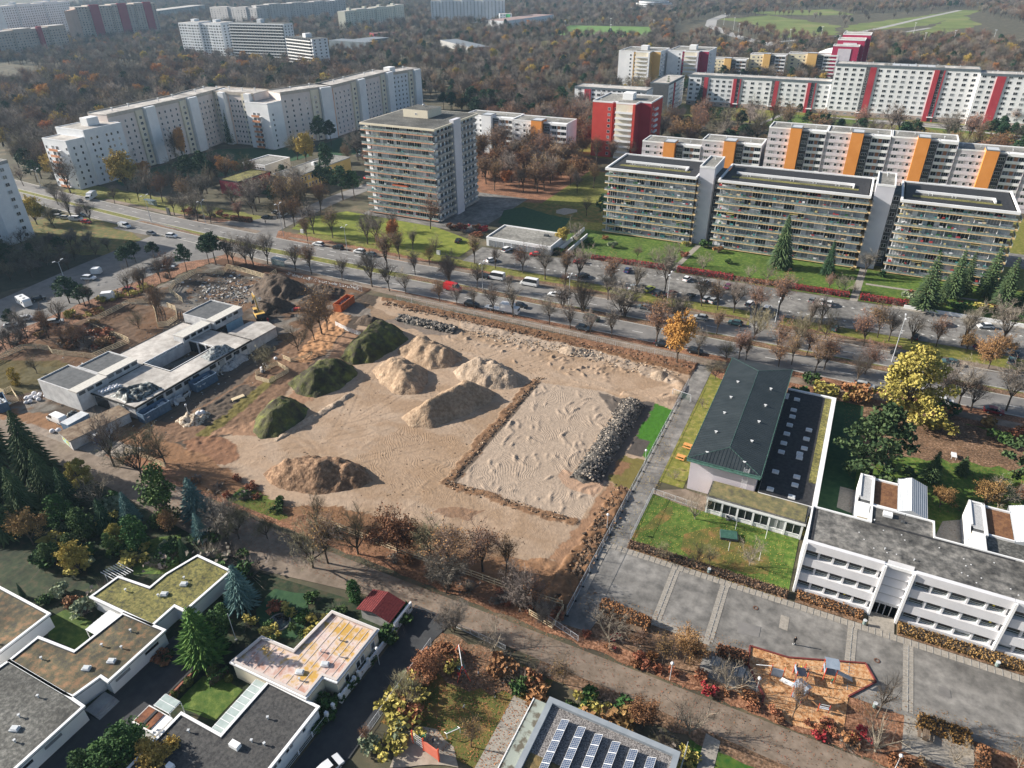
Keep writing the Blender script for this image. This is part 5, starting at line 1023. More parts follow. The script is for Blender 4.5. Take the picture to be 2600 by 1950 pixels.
def wing(x0, label):
    t = thing('pavilion_wing', label, 'pavilion'); y0, y1 = 116, 124
    bx(t, 'wall', x0+.1, x0+11.4, y0-8, y1, 0, 4.2, wht, rgd); bx(t, 'sedum_roof', x0+2.7, x0+6.5, y0+.1, y1-.3, 4.2, 4.3, sed)
    m = MB(); m.face([(x0,y0-1,4.3), (x0,y0+3,5.0), (x0,y1,5.0), (x0,y1,0), (x0,y0-1,0)]); m.box(x0-.02, x0+2.4, y1-.3, y1+.1, 3.9, 4.9); m.box(x0+2.1, x0+2.5, y0-1, y1, 3.9, 4.9); m.box(x0-.02, x0+.3, y0+1, y1, 3.9, 5.0); m.build('frame', wht, t)
    bx(t, 'louvre_back', x0+.35, x0+2.1, y0, y1-.3, 4.2, 4.3, dgy)
    lm = MB().box(0, 1.75, -.06, .06, 0, .05).mesh('louvre', stl)
    for i in range(26): put('louvre', lm, t, (x0+.33, y0+.3+i*.28, 4.75))
    gx0, gm, gx1 = x0+6.5, x0+8.6, x0+11.4; m = MB(); Y0, Y1 = y0-.3, y1+1.9
    m.face([(gx0,Y0,4.5), (gm,Y0,5.4), (gm,Y1,5.4), (gx0,Y1,4.5)]); m.face([(gm,Y0,5.4), (gx1,Y0,4.3), (gx1,Y1,4.3), (gm,Y1,5.4)]); m.face([(gx0,Y0,0), (gx1,Y0,0), (gx1,Y0,4.3), (gm,Y0,5.4), (gx0,Y0,4.5)]); m.face([(gx0,Y1,0), (gx0,Y1,4.5), (gm,Y1,5.4), (gx1,Y1,4.3), (gx1,Y1,0)]); m.face([(gx1,Y0,0), (gx1,Y1,0), (gx1,Y1,4.3), (gx1,Y0,4.3)])
    g = m.build('metal_roof', M('pale_corrugated', (.42,.45,.48), (.50,.53,.56), .3, rough=.45), t); rm_ = MB().box(-.02, .02, 0, Y1-Y0, 0, .05).mesh('seam', stl)
    for i in range(7): f = i/6; put('seam', rm_, g, (gx0+(gm-gx0)*f, Y0, 4.5+.9*f)); 
    for i in range(1, 9): f = i/8; put('seam', rm_, g, (gm+(gx1-gm)*f, Y0, 5.4-1.1*f))
    bx(t, 'light_shaft', x0, x0+1.9, y0-5.5, y0-1.2, 4.2, 5.2, crm, wht); bx(t, 'edge', x0+2.6, x0+6.5, y1-.25, y1+.1, 4.0, 4.6, wht)
    bx(t, 'edge', x0+2.6, x0+6.5, y0-.3, y0, 4.0, 4.6, wht); return t
wing(12.6, 'left one of two pavilions with sedum roof and pale gabled metal roof'); wing(30.6, 'pavilion with sedum roof and pale gabled metal roof at the right edge')
# --- flat roofed row houses
dkf = M('dark_fascia', (.03,.032,.035), (.05,.05,.055), 1)
def bung(label, P, z, roof, wallm=wht, fas_=None, floorwins=(), hatch=(), pipes=()):
    t = thing('terraced_house', label, 'house'); Q = P
    shell(t, [(x, y) for x, y in P], 0, z, wallm, roof, 0, ex=True); rim(t, P, z, fas_ or dkf, .22, .12, 'fascia', .25); rim(t, P, z+.14, wht, .12, .06, 'roof_edge', .27)
    for x, y in hatch: s = put('skylight', skm, t, (x, y, z+.02), .4, .9); put('dome', skg, s, (0, 0, .35))
    vents(t, pipes, z, .8)
    for f, x0, x1, y0, y1, ss, zz, w, h in floorwins: wins(t, (x0, x1, y0, y1), f, ss, (zz,), w, h, off=.02)
    return t
H3 = [(-96,40.3), (-82.5,40.6), (-82.5,44.8), (-80.2,44.8), (-80,54), (-87.6,54.2), (-89,48.9), (-89,45.6), (-95.7,45)]
bung('flat roofed house covered in yellow green moss, furthest up the row of white houses', H3, 3, rms, hatch=((-85.8,45.7), (-84.6,48.6)), pipes=((-92,43.5), (-85.5,49.5), (-86.3,45)), floorwins=(('E', -90, -80.2, 44.8, 54, (1.5, 5.5), 1.7, 2.2, .6),))
H2 = [(-96,27), (-84,27), (-82.4,27.2), (-81.7,31.1), (-80,31), (-80,40.6), (-88.4,40.1), (-88.8,32.1), (-96.1,31.4)]
bung('flat roofed house with rust and moss patches, middle of the row of white houses', H2, 3, rmo, hatch=((-82.4,33.4), (-84.6,31)), pipes=((-84.4,38.3), (-86,34.6), (-83,35.6), (-92,29.2)), floorwins=(('E', -90, -80, 31, 40.6, (2, 7), 1.7, 2.4, .6),))
H1 = [(-98,8), (-79.6,8), (-79.6,26.7), (-84,26.9), (-96,26.9)]
bung('flat grey roofed house at the bottom left, end of the row of white houses', H1, 3, rgd, hatch=((-84.8,20.6),), pipes=((-86.5,25), (-86,22), (-83,19.5)), floorwins=(('E', -90, -79.6, 8, 26.7, (10, 14), 1.7, 2.4, .6),))
bung('brownish flat roof of a house cut by the left edge', [(-112,26), (-99,26), (-99,35), (-112,35)], 3, rmo, pipes=((-101,28),))
t = bung('house with a stained pink and orange sheet roof divided by white battens', [(-65.2,45.8), (-59.2,46), (-58.7,54.2), (-50.4,54.4), (-50.4,44.7), (-52.7,44.5), (-52.7,40.9), (-66,40.7)], 3.5, rwt, crm, fas_=M('brown_fascia', (.10,.05,.035), (.14,.07,.05), 1), hatch=((-53.6,46.2), (-56,43.6)), pipes=((-54.4,50.5), (-55.6,47.7), (-52.6,48.2), (-55.2,42.6)), floorwins=(('E', -58, -50.4, 44.7, 54.4, (2, 4.6, 5.6, 8.2), 1.2, .8, 1.3),))
rim(t, [(-65.2,45.8), (-59.2,46), (-58.7,54.2), (-50.4,54.4), (-50.4,44.7), (-52.7,44.5), (-52.7,40.9), (-66,40.7)], 3.66, M('pinkish_rim', (.5,.45,.42)), .3, .22, 'parapet')
bm = MB().box(-.06, .06, 0, 1, 0, .03).mesh('batten', M('pale_batten', (.50,.42,.38), (.58,.5,.45), 1))
for x in (-57.6, -56.4, -55.2, -54, -52.8, -51.6): put('batten', bm, t, (x, 44.9, 3.52), 0, (1, 9, 1))
for x in (-64, -62.4, -60.8): put('batten', bm, t, (x, 41, 3.52), 0, (1, 4.6, 1))
for x in (-58.8, -56.6, -54.6): put('batten', bm, t, (x, 41.2, 3.52), 0, (1, 3.4, 1))
t = bung('house with a dark grey felt roof around a lawn court with a glass pergola', [(-66.5,18), (-50.5,18), (-50.5,40.6), (-59.2,40.6), (-59.2,31.8), (-66.5,31.8)], 3, M('dark_felt_roof', (.03,.03,.032), (.09,.088,.085), 2.5, bump=.04, bscale=7, detail=9), hatch=(), pipes=((-63.5,30.4), (-55.4,36.4), (-55,33), (-53.2,33.4)), floorwins=(('E', -58, -50.5, 18, 40.6, (13.3, 14.1, 14.9, 16.4, 17.1, 19.6), 1.9, .5, .9),))
bx(t, 'chimney', -57.2, -55.8, 31.2, 32.0, 3, 3.7, wht); bx(t, 'chimney', -62.3, -61.4, 25.6, 26.3, 3, 3.6, wht)
def pergola(name, label, x0, x1, y0, y1, z, n, cat='pergola', g=gpl):
    t = thing(name, label, cat); m = MB(); m.box(x0, x1, y0, y0+.1, z-.1, z); m.box(x0, x1, y1-.1, y1, z-.1, z); m.box(x0, x0+.1, y0, y1, z-.1, z); m.box(x1-.1, x1, y0, y1, z-.1, z)
    for x in (x0, x1-.1):
        for y in (y0, y1-.1): m.box(x, x+.1, y, y+.1, 0, z-.1)
    m.build('frame', stl, t); pm_ = MB().box(x0+.1, x1-.1, .03, (y1-y0)/n-.05, 0, .04).mesh('pane', g); bm_ = MB().box(x0, x1, -.04, .04, 0, .07).mesh('bar', stl)
    for i in range(n): put('pane', pm_, t, (0, y0+(y1-y0)*i/n, z)); put('bar', bm_, t, (0, y0+(y1-y0)*i/n, z))
    return t
pergola('glass_pergola', 'long glass pergola along the lawn court of the dark roofed house', -61.6, -59.5, 31.9, 40.6, 2.6, 9)
pergola('glass_canopy', 'small square glass canopy over the entrance beside the lawn court', -71.4, -68.4, 31.3, 33.3, 2.6, 2)
pergola('glass_canopy', 'white framed canopy on the mossy roofed house above the lawn', -91.7, -89.2, 35.8, 40.0, 2.5, 6, g=M('milky_canopy', (.62,.64,.66), (.7,.72,.74), 2))
t = thing('garden_shed', 'white box shed with a rusty sliding roof beside the lane', 'shed'); bx(t, 'wall', -72.3, -67.8, 28.4, 31.2, 0, 2.2, wht); bx(t, 'roof', -72.1, -69.2, 28.6, 31.0, 2.2, 2.35, M('rusty_sheet', (.10,.04,.025), (.28,.11,.05), 1)); bx(t, 'roof_ridge', -70.7, -70.3, 28.6, 31.0, 2.35, 2.45, dkf)
t = thing('garage', 'garage with a dark red tiled gable roof beside the park path', 'garage'); bx(t, 'wall', -56, -50.6, 57.6, 61.2, 0, 2.3, gry); m = MB()
m.face([(-56.6,57.2,2.2), (-53.4,57.2,3.1), (-53.4,61.7,3.1), (-56.6,61.7,2.2)]); m.face([(-53.4,57.2,3.1), (-50.2,57.2,2.2), (-50.2,61.7,2.2), (-53.4,61.7,3.1)]); rt = m.build('roof', M('red_tile', (.10,.015,.018), (.19,.035,.035), 3), t)
tm = MB().box(-.16, .16, 0, 4.5, 0, .06).mesh('tile_row', M('red_tile', (0,0,0)))
for i in range(8):
    f = (i+.5)/8
    for s in (-1, 1): o = put('tile_row', tm, rt, (-53.4+s*3.2*f, 57.2, 3.12-.9*f)); o.rotation_euler = (0, s*.27, 0)
EX += [rect(-100, -78, 0, 58), rect(-70, -42, 15, 63)]
# --- kindergarten with photovoltaic panels
t = thing('kindergarten_building', 'flat gravel roofed building with rows of solar panels, cut by the bottom edge', 'kindergarten')
KP = [(-22,36), (-4.5,36), (-4.5,54.4), (-22,54.4)]; m = MB(); m.prism(KP, 0, 4.6, 0); m.build('wall', wht, t)
m = MB(); m.face([(x, y, 4.62) for x, y in KP]); m.build('roof', M('coarse_gravel_roof', (.07,.065,.065), (.32,.30,.29), 6, bump=.06, bscale=10, detail=6, sharp=(.4,.6)), t)
rim(t, KP, 4.6, M('grey_blue_parapet', (.22,.25,.28), (.28,.31,.34), .5), .6, .5, 'parapet', .15)
m = MB(); m.prism([(-21.3,36), (-14,36), (-13.8,45.4), (-17.5,46.6), (-21.3,46.6)], 4.62, 4.7, 0); m.build('sedum_patch', M('patchy_sedum', (.07,.06,.03), (.24,.17,.07), 1.3, bump=.05, bscale=6, detail=9), t)
pf = MB().box(0, .06, 0, 1.5, .55, .6).box(.94, 1, 0, 1.5, .05, .1).box(0, 1, 0, .06, 0, .02).mesh('tmp', stl)
pm_ = MB(); pm_.face([(0,0,.12), (1.05,0,.62), (1.05,1.55,.62), (0,1.55,.12)]); pm_.face([(1.05,0,.62), (1.08,0,0), (1.08,1.55,0), (1.05,1.55,.62)]); panm = pm_.mesh('solar_panel', M('photovoltaic', (.035,.055,.10), (.05,.075,.13), 3, rough=.2, spec=.6))
pr = MB()
for (a, b_) in (((0,0,.13), (1.05,0,.63)), ((0,1.55,.13), (1.05,1.55,.63)), ((0,0,.13), (0,1.55,.13)), ((1.05,0,.63), (1.05,1.55,.63))): pr.tube(a, b_, .03, .03, 4)
for i in range(1, 6): pr.tube((0, 1.55*i/6, .135), (1.05, 1.55*i/6, .635), .006, .006, 3)
for i in range(1, 4): pr.tube((1.05*i/4, 0, .13+.5*i/4), (1.05*i/4, 1.55, .13+.5*i/4), .006, .006, 3)
prm = pr.mesh('panel_frame', stl)
for i in range(6):
    for j in range(5):
        o = put('solar_panel', panm, t, (-19.5+2.32*i, 52.4-1.6*(j+1), 4.66)); put('panel_frame', prm, o)
t = thing('entrance_canopy', 'low flat canopy with puddle stains left of the solar panel roof', 'canopy'); bx(t, 'roof', -24.4, -22.3, 36, 54.6, 2.9, 3.15, gry, M('wet_stained_slab', (.10,.09,.07), (.26,.29,.26), .5, sharp=(.42,.5))); bx(t, 'post', -24.3, -24.1, 54, 54.2, 0, 2.9, stl); bx(t, 'roof_trim', -24.55, -24.42, 36, 54.6, 2.85, 3.25, stl)
EX.append(rect(-25, -4, 30, 56))
# --- the building being demolished
t = thing('demolition_building', 'white single storey building with courtyard, half torn down', 'building')
ww = M('dirty_white_wall', (.42,.42,.43), (.62,.62,.62), .5, detail=8)
Z = 3.6; sl_ = rpl
for (x0, x1, y0, y1) in ((-151.3,-136.3,81.5,96.9), (-142.7,-136.3,96.9,110.8), (-162,-136.3,110.8,118), (-162,-152,95.6,110.8)):
    bx(t, 'roof', x0, x1, y0, y1, Z-.35, Z, sl_)
m = MB(); [m.box(*q, Z-.3, Z+.09) for q in ((-136.5,-136.22,81.4,118), (-151.4,-136.5,81.4,81.62), (-162.1,-161.8,95.6,118), (-161.8,-136.5,117.85,118.1), (-142.75,-142.5,97,110.8), (-152,-142.5,96.6,96.85))]; m.build('torn_edge_strip', blk, t)
m = MB()
for P in (((-150.8,82), (-137,82), .0), ): pass
for (x0, x1, y0, y1) in ((-136.75,-136.45,82,117.8), (-162,-161.7,78.6,129), (-151.3,-137,81.7,82.0), (-152.0,-151.7,97,110.7), (-161.8,-137,117.5,117.8)): m.box(x0, x1, y0, y1, 0, Z-.36)
m.build('wall', ww, t)
for i in range(12):
    y = 84.4+i*2.7
    if not 99 < y < 101: bx(t, 'window', -136.5, -136.38, y, y+1.9, 2.0, 3.0, cgl); bx(t, 'pilaster', -136.45, -136.3, y+2.1, y+2.4, 0, 3.2, ww)
bx(t, 'door', -136.5, -136.36, 106.4, 108.2, .1, 2.9, M('grey_door', (.30,.31,.31)))
bx(t, 'south_opening', -150.5, -146, 81.55, 81.68, .3, 2.9, cgl); bx(t, 'boarded_window', -145.5, -140, 81.55, 81.68, 1.2, 2.9, M('board_grey', (.25,.24,.23), (.35,.34,.33), 3))
# courtyard
bx(t, 'court_floor', -151.6, -142.8, 97, 110.7, .02, .1, grk); bx(t, 'court_slab', -151.6, -148.6, 97, 110.7, .1, .14, gry)
for p in ((-152,100), (-152,103.5), (-152,107), (-148.5,110.75), (-145.5,110.75)): bx(t, 'column', p[0]-.15, p[0]+.15, p[1]-.15, p[1]+.15, 0, Z, stl)
rim(t, rect(-152, -142.7, 96.9, 110.8)[::1], Z-.1, wht, .02, .25, 'court_edge', .15); bx(t, 'court_glazing', -152, -143, 110.9, 111, .1, 3.2, gls)
# raised clerestory volumes
def clere(x0, x1, y0, y1, z, x2):
    bx(t, 'clerestory_wall', x0, x1, y0, y1, 0 if y0 < 80 else Z-.3, z-.02, ww); bx(t, 'sunken_roof', x0+.3, x2, y0+.3, y1-.3, z-.02, z+.02, M('dark_roof_felt', (.07,.075,.08), (.12,.125,.13), .8)); bx(t, 'upper_roof', x2, x1+.3, y0, y1, z, z+.3, sl_, M('pale_gravel_strip', (.48,.46,.42), (.60,.58,.53), 2))
    m = MB(); m.box(x0, x2, y0, y0+.25, z, z+.3); m.box(x0, x0+.2, y0+.25, y1, z, z+.3); m.box(x0+.2, x2, y1-.25, y1, z, z+.3); m.build('parapet', ww, t)
    n = int((y1-y0)/2.2)
    for i in range(n): bx(t, 'window', x1-.02, x1+.05, y0+.5+i*2.2, y0+2.1+i*2.2, z-.95, z-.2, gls)
clere(-165.3, -151.5, 78.4, 86.4, 5.2, -154.2); clere(-162.4, -152.2, 86.6, 95.4, 5.2, -155); clere(-155, -151.4, 109, 118.6, 5.1, -154.7); clere(-162, -150.2, 118.8, 129.2, 5.6, -153)
bx(t, 'blue_wall_patch', -150.24, -150.15, 122.5, 128.5, .3, 3.2, M('pale_blue_paint', (.25,.40,.50), (.32,.48,.58), .8)); bx(t, 'doorway', -150.2, -150.1, 120, 122.4, .2, 2.6, cgl)
m = MB(); m.prism([(-146,118), (-137,117.8), (-136.6,127.6), (-141,129.2), (-145.8,127)], 2.7, 3.1, 0); m.build('roof_slab', sl_, t); m = MB(); m.box(-137, -136.7, 118, 127.5, 0, 2.7); m.box(-145, -137, 127.2, 127.5, 0, 2.6); m.build('wall', ww, t)
EX.append(rect(-170, -134, 76, 132))
# loose stuff on and around it
tarp = M('crumpled_membrane', (.02,.022,.022), (.20,.23,.23), 1.6, rough=.5, detail=6, sharp=(.45,.6)); bagm = M('white_big_bag', (.55,.55,.58), (.72,.72,.74), 2, bump=.1, bscale=4)
def crumple(label, P, hgt, mat, z, name='membrane_pile', cat='pile', seed=1):
    o = heap(name, label, P, hgt, mat, seed=seed, rough=1.6, d=.3, slope=1.2); o.location.z = z; o['category'] = cat; return o
crumple('crumpled dark roof membrane lying on the corner of the flat roof', [(-146,82.4), (-140,82.2), (-137.8,84), (-138.2,90), (-142,91), (-145.4,88)], 1.0, tarp, Z, seed=31)
crumple('pile of torn grey metal sheets on the edge of the flat roof near the tree', [(-141.5,105.5), (-137.2,104.6), (-137,112), (-139.5,113), (-141.6,110)], .9, M('torn_sheet', (.06,.065,.065), (.32,.34,.34), 2, sharp=(.4,.55)), Z, 'sheet_pile', seed=32)
crumple('heap of white and green rubble bags behind the building next to the fence', [(-170,83), (-166,79), (-163.5,84), (-163.2,94), (-166,97), (-169,92)], 1.7, M('grey_scrap', (.10,.10,.10), (.45,.46,.46), 1.8, sharp=(.4,.6), detail=8), .1, 'scrap_pile', seed=33)
crumple('dark plastic covered pile left of the white van', [(-153,74), (-150.4,73.4), (-149.6,76), (-151.4,78), (-153.6,77)], 1.4, tarp, .1, seed=34)
chunks('scrap_metal_strips', 'tangle of pale metal strips behind the low building', 420, lambda r: (r.gauss(-165.8, 1.6), r.gauss(91, 4)), (.2, .9), lambda x, y: 1.2, [mtl, cA4, gry], 21, 1.5)
bagmesh = MB().ball((0, 0, .5), .62, 9, 6, sz=.85).mesh('big_bag', bagm, True)
def bags(label, pts, z=0, s=1, group=None, wh=None):
    for i, (x, y) in enumerate(pts):
        o = put('rubble_bag', bagmesh, None, (x, y, z), R.random()*3, s*R.uniform(.85, 1.15)); tag(o, label, 'bag', group)
bags('white rubble bag lying in a double row on the flat roof', [(-149.6+.95*(i % 2)+.12*i, 82.6+.75*(i//2)) for i in range(12)], Z, .75, 'white bags in a double row on the roof')
bags('white rubble bag in the pile at the left end of the building', [(-168+R.gauss(0, 1.2), 77.6+R.gauss(0, 1.3)) for i in range(12)], 0.1, .9, 'white bags at the left end of the building')
bags('white rubble bag leaning on the fence corner near the young trees', [(-127.4,111.5), (-126.2,110.4), (-126.8,112.6), (-127.8,117), (-128.4,113.4)], .1, .9, 'white bags at the fence corner')
bags('white rubble bag on the wood and scrap pile beside the grass strip', [(-124.4,89.2), (-124.8,88.4)], .6, 1.1, 'white bags on the scrap pile')
bags('white rubble bag behind the raised roof near the round fence', [(-165.5,112), (-164.6,111), (-163,120), (-162.8,122), (-163.4,118)], .1, .9, 'white bags behind the raised roof')
bags('white bag lying by the blue toilet and container', [(-149,70.6), (-150,69.8), (-148.4,72), (-137.8,75), (-137,73.8)], .1, .9, 'white bags near the container')
crumple('mixed pile of timber and scrap beside the grass strip', [(-128.6,84.5), (-124.6,83.6), (-121.8,86), (-122.6,90), (-126.6,90.4)], 1.1, M('timber_scrap', (.14,.09,.05), (.60,.52,.42), 2.2, sharp=(.4,.6)), .1, 'scrap_pile', seed=35)
t = thing('garage', 'low garage with mossy roof and graffiti end wall below the demolition building', 'garage'); m = MB(); m.prism([(-144.6,68.6), (-139.6,67.4), (-137.4,80.4), (-142.4,81.2)], 0, 2.5, 0); m.build('wall', ww, t); m = MB(); m.prism([(-144.8,68.3), (-139.4,67.1), (-137.1,80.6), (-142.3,81.5)], 2.5, 2.75, 0, 1); m.build('roof', [gry, M('leafy_garage_roof', (.10,.06,.035), (.26,.20,.14), .8, detail=8)], t)
m = MB(); m.face([(-144.2,68.46,.4), (-141,67.7,.4), (-141,67.7,2.2), (-144.2,68.46,2.2)]); m.build('graffiti', M('graffiti_paint', (.5,.5,.1), (.25,.55,.6), 1.6, sharp=(.48,.52), c3=(.6,.6,.6)), t)
# ------------------------------------------------------------------ trees: every kind is built once at 10 m height and copied
def rdir(r, d, spread):
    a = d.orthogonal().normalized(); b = d.cross(a); t = r.uniform(0, 2*math.pi); s = spread*r.uniform(.6, 1.25)
    return (d*math.cos(s)+(a*math.cos(t)+b*math.sin(t))*math.sin(s)).normalized()
def twig(m, p, q, w, mi=0):
    d = (q-p); s = d.orthogonal().normalized()
    k = len(m.v); m.v += [tuple(p-s*w), tuple(p+s*w), tuple(q)]; m.f.append((k, k+1, k+2)); m.m.append(mi)
def leafq(m, r, c, s, mi=0, up=.3):
    n = Vector((r.gauss(0, 1), r.gauss(0, 1), r.gauss(up, 1))).normalized(); a = n.orthogonal().normalized(); b = n.cross(a); s1 = s*r.uniform(.6, 1.2); s2 = s*r.uniform(.6, 1.2)
    k = len(m.v); m.v += [tuple(c-a*s1), tuple(c-b*s2), tuple(c+a*s1), tuple(c+b*s2)]; m.f.append((k, k+1, k+2, k+3)); m.m.append(mi)
def bare(seed, tall=.27, spread=.52, leaf=0, ls=.16, limbs=6, dens=1.0, multi=False):
    r = random.Random(seed); T, C = MB(), MB(); tips = []
    stems = [(Vector((0, 0, 0)), Vector((r.gauss(0, .05), r.gauss(0, .05), 1)).normalized(), 1)] if not multi else [(Vector((r.gauss(0, .35), r.gauss(0, .35), 0)), rdir(r, Vector((0, 0, 1)), .28), .75) for i in range(4)]
    for base, d0, sc in stems:
        h = 10*tall*r.uniform(.85, 1.1); top = base+d0*h; T.tube(base-Vector((0, 0, .3)), top, .17*sc, .12*sc, 6)
        nl = limbs if not multi else 3
        ds = [rdir(r, d0, spread) for i in range(nl)]+[rdir(r, d0, .12)]
        for i, d in enumerate(ds):
            lead = i == nl; p = top-d0*(0 if lead else r.uniform(0, h*.35)); L1 = (10-h)*(.62 if lead else r.uniform(.40, .55)); q = p
            rr = .115*sc; segs = 3
            pts = [p]
            for s in range(segs):
                d = (d+Vector((r.gauss(0, .1), r.gauss(0, .1), .16))).normalized(); q2 = q+d*L1/segs; T.tube(q, q2, rr*(1-.25*s), rr*(1-.25*(s+1)), 4); q = q2; pts.append(q)
            for k in range(int(8*dens)):
                t = r.uniform(.25, 1)*segs; j = min(segs-1, int(t)); a = pts[j].lerp(pts[j+1], t-j); e = rdir(r, d, .85); e = (e+Vector((0, 0, .25))).normalized(); L2 = r.uniform(1.4, 2.6)*(.8 if multi else 1); b = a+e*L2
                T.tube(a, b, .042*sc, .016, 3)
                for g in range(int(8*dens)):
                    u = a.lerp(b, r.uniform(.25, 1)); f = rdir(r, e, .75); L3 = r.uniform(.7, 1.35); v = u+f*L3; twig(C, u, v, .026)
                    for w_ in range(int(5*dens)):
                        x = u.lerp(v, r.uniform(.2, 1)); y = x+rdir(r, f, .8)*r.uniform(.35, .8); twig(C, x, y, .018)
                        if leaf and r.random() < leaf: leafq(C, r, y, ls, 1)
                        if leaf > 1:
                            for z in range(int(leaf)): leafq(C, r, x.lerp(y, r.random())+Vector((r.gauss(0, .12), r.gauss(0, .12), r.gauss(0, .12))), ls, 1)
    return T, C
def spruce(seed, wid=.24, droop=.25, q=.34, layers=26, narrow=1.0):
    r = random.Random(seed); T, C = MB(), MB(); T.tube((0, 0, -.3), (0, 0, 9.6), .2, .03, 6)
    for i in range(layers):
        f = i/layers; z = .9+8.9*f; R_ = 10*wid*(1-f)**.8*narrow+.12; n = int(6+12*(1-f)*wid/.24)
        for k in range(n):
            a = 2*math.pi*(k+r.random()*.7)/n+i; L_ = R_*r.uniform(.78, 1.12); d = Vector((math.cos(a), math.sin(a), 0)); s = Vector((-d.y, d.x, 0))
            for j in range(3):
                t0 = L_*(.15+.28*j); t1 = L_*(.15+.28*(j+1)+.06); w = q*(1.15-.25*j)*r.uniform(.7, 1.15)*(.5+.5*(1-f)); z0 = z-droop*t0*t0/max(L_, .5)*.5+r.gauss(0, .04); z1 = z-droop*t1*t1/max(L_, .5)*.5-.08
                o = s*r.gauss(0, .08); c = d*t0+o; e = d*t1+o
                kk = len(C.v); C.v += [(c.x-s.x*w, c.y-s.y*w, z0-.12), (c.x, c.y, z0+.08), (c.x+s.x*w, c.y+s.y*w, z0-.12), (e.x, e.y, z1)]; C.f += [(kk, kk+3, kk+1), (kk+1, kk+3, kk+2)]; C.m += [0, 0]
    return T, C
def puff(C, r, c, R_, n, s, mi=0, flat=.7):
    for i in range(n):
        v = Vector((r.gauss(0, 1), r.gauss(0, 1), r.gauss(0, 1))).normalized()*R_*r.uniform(.55, 1.05); v.z *= flat; leafq(C, r, c+v, s, mi, .6)
def pine(seed, crown=.55, wid=2.6, tufts=30, q=.24):
    r = random.Random(seed); T, C = MB(), MB(); T.tube((0, 0, -.3), (r.gauss(0, .2), r.gauss(0, .2), 9), .2, .06, 6); z0 = 10*(1-crown)
    for i in range(tufts):
        f = (i+.5)/tufts; z = z0+(9.6-z0)*f; a = i*2.4+r.random(); L_ = wid*(1-f**2.2)*r.uniform(.45, 1)+.3; p = Vector((0, 0, z-.5)); e = Vector((math.cos(a)*L_, math.sin(a)*L_, z+.1)); T.tube(p, e, .05, .02, 3)
        for g in range(3): puff(C, r, e+Vector((r.gauss(0, .4), r.gauss(0, .4), r.gauss(0, .2))), .75, 20, q, 0, .5)
        puff(C, r, p.lerp(e, .5)+Vector((0, 0, .2)), .5, 10, q, 0, .5)
    return T, C
def bushy(seed, lobes=16, wid=2.9, z0=2.2, q=.2, n=100, trunk=True, mi=0):
    # leafy crown: many leaf clumps spread through an uneven volume
    r = random.Random(seed); T, C = MB(), MB()
    if trunk: T.tube((0, 0, -.3), (0, 0, z0+2), .2, .12, 6)
    for i in range(lobes):
        f = r.random(); z = z0+(9.2-z0)*f; w = wid*math.sin(math.pi*min(1, .18+.80*f))**.7; a = i*2.4; d = w*r.uniform(.35, 1); c = Vector((math.cos(a)*d, math.sin(a)*d, z))
        if trunk: T.tube((0, 0, z0+.5*f), c, .07, .02, 3)
        puff(C, r, c, r.uniform(.8, 1.5), n, q, mi, .75)
    return T, C
def shrubm(seed, n=260, q=.13, tw=60):
    r = random.Random(seed); T, C = MB(), MB()
    for i in range(tw): twig(T, Vector((r.gauss(0, .1), r.gauss(0, .1), 0)), Vector((r.gauss(0, .5), r.gauss(0, .5), r.uniform(.5, 1.1))), .015)
    for i in range(7): puff(C, r, Vector((r.gauss(0, .38), r.gauss(0, .38), r.uniform(.35, .75))), r.uniform(.25, .42), n//7, q, 0, .8)
    return T, C
KIND = {}
def reg(kind, gens, bark, mats, name, cat):
    if cat == 'tree':
        for T, C in gens:
            q = name == 'bare_tree' or kind in ('brown', 'orange', 'yellow'); k = 10/np.percentile([v[2] for v in C.v], 95 if q else 100); kx = k*(1.04 if q else 1)
            T.v = [(a*kx, b*kx, c*k) for a, b, c in T.v]; C.v = [(a*kx, b*kx, c*k) for a, b, c in C.v]
    KIND[kind] = dict(v=[(T.mesh('trunk', bark), C.mesh('crown', mats)) for T, C in gens], name=name, cat=cat, raw=gens, mats=mats, bark=bark)
reg('bare', [bare(s) for s in (1, 2, 3, 4, 5)], brk, twg, 'bare_tree', 'tree')
reg('rust', [bare(s, leaf=.35, ls=.11) for s in (11, 12, 13)], brk, [twr, lbr], 'bare_tree', 'tree')
reg('olive', [bare(s, tall=.16, spread=.8) for s in (21, 22, 23)], brk, two, 'bare_tree', 'tree')
reg('pale', [bare(s, tall=.1, spread=.85, dens=.85) for s in (31, 32)], bki, twp, 'bare_tree', 'tree')
reg('multi', [bare(s, tall=.08, spread=.6, multi=True) for s in (41, 42)], brk, twg, 'bare_tree', 'tree')
reg('brown', [bare(s, tall=.2, spread=.7, leaf=1.6, ls=.13) for s in (51, 52)], brk, [twr, lbr], 'autumn_tree', 'tree')
reg('orange', [bare(s, tall=.2, spread=.45, leaf=4, ls=.14) for s in (61, 62)], brk, [twr, lor], 'autumn_tree', 'tree')
reg('yellow', [bare(s, tall=.2, spread=.6, leaf=3, ls=.17) for s in (71, 72)], brk, [two, lye], 'autumn_tree', 'tree')
reg('ygreen', [bushy(s, 44, 4.5, 1.2, .19, 150) for s in (81,)], brk, lyg, 'autumn_tree', 'tree')
reg('larch', [spruce(s, .2, .1, .3) for s in (91,)], brk, lor, 'larch_tree', 'tree')
reg('spruce', [spruce(s, .24) for s in (101, 102)], brk, nee, 'spruce_tree', 'tree')
reg('spruce2', [spruce(s, .30, .45, .42, 30) for s in (103, 104)], brk, nel, 'spruce_tree', 'tree')
reg('blue', [spruce(s, .30, .15, .36, 26) for s in (111,)], brk, neb, 'blue_spruce_tree', 'tree')
reg('pine', [pine(s) for s in (121, 122)], brk, nee, 'pine_tree', 'tree')
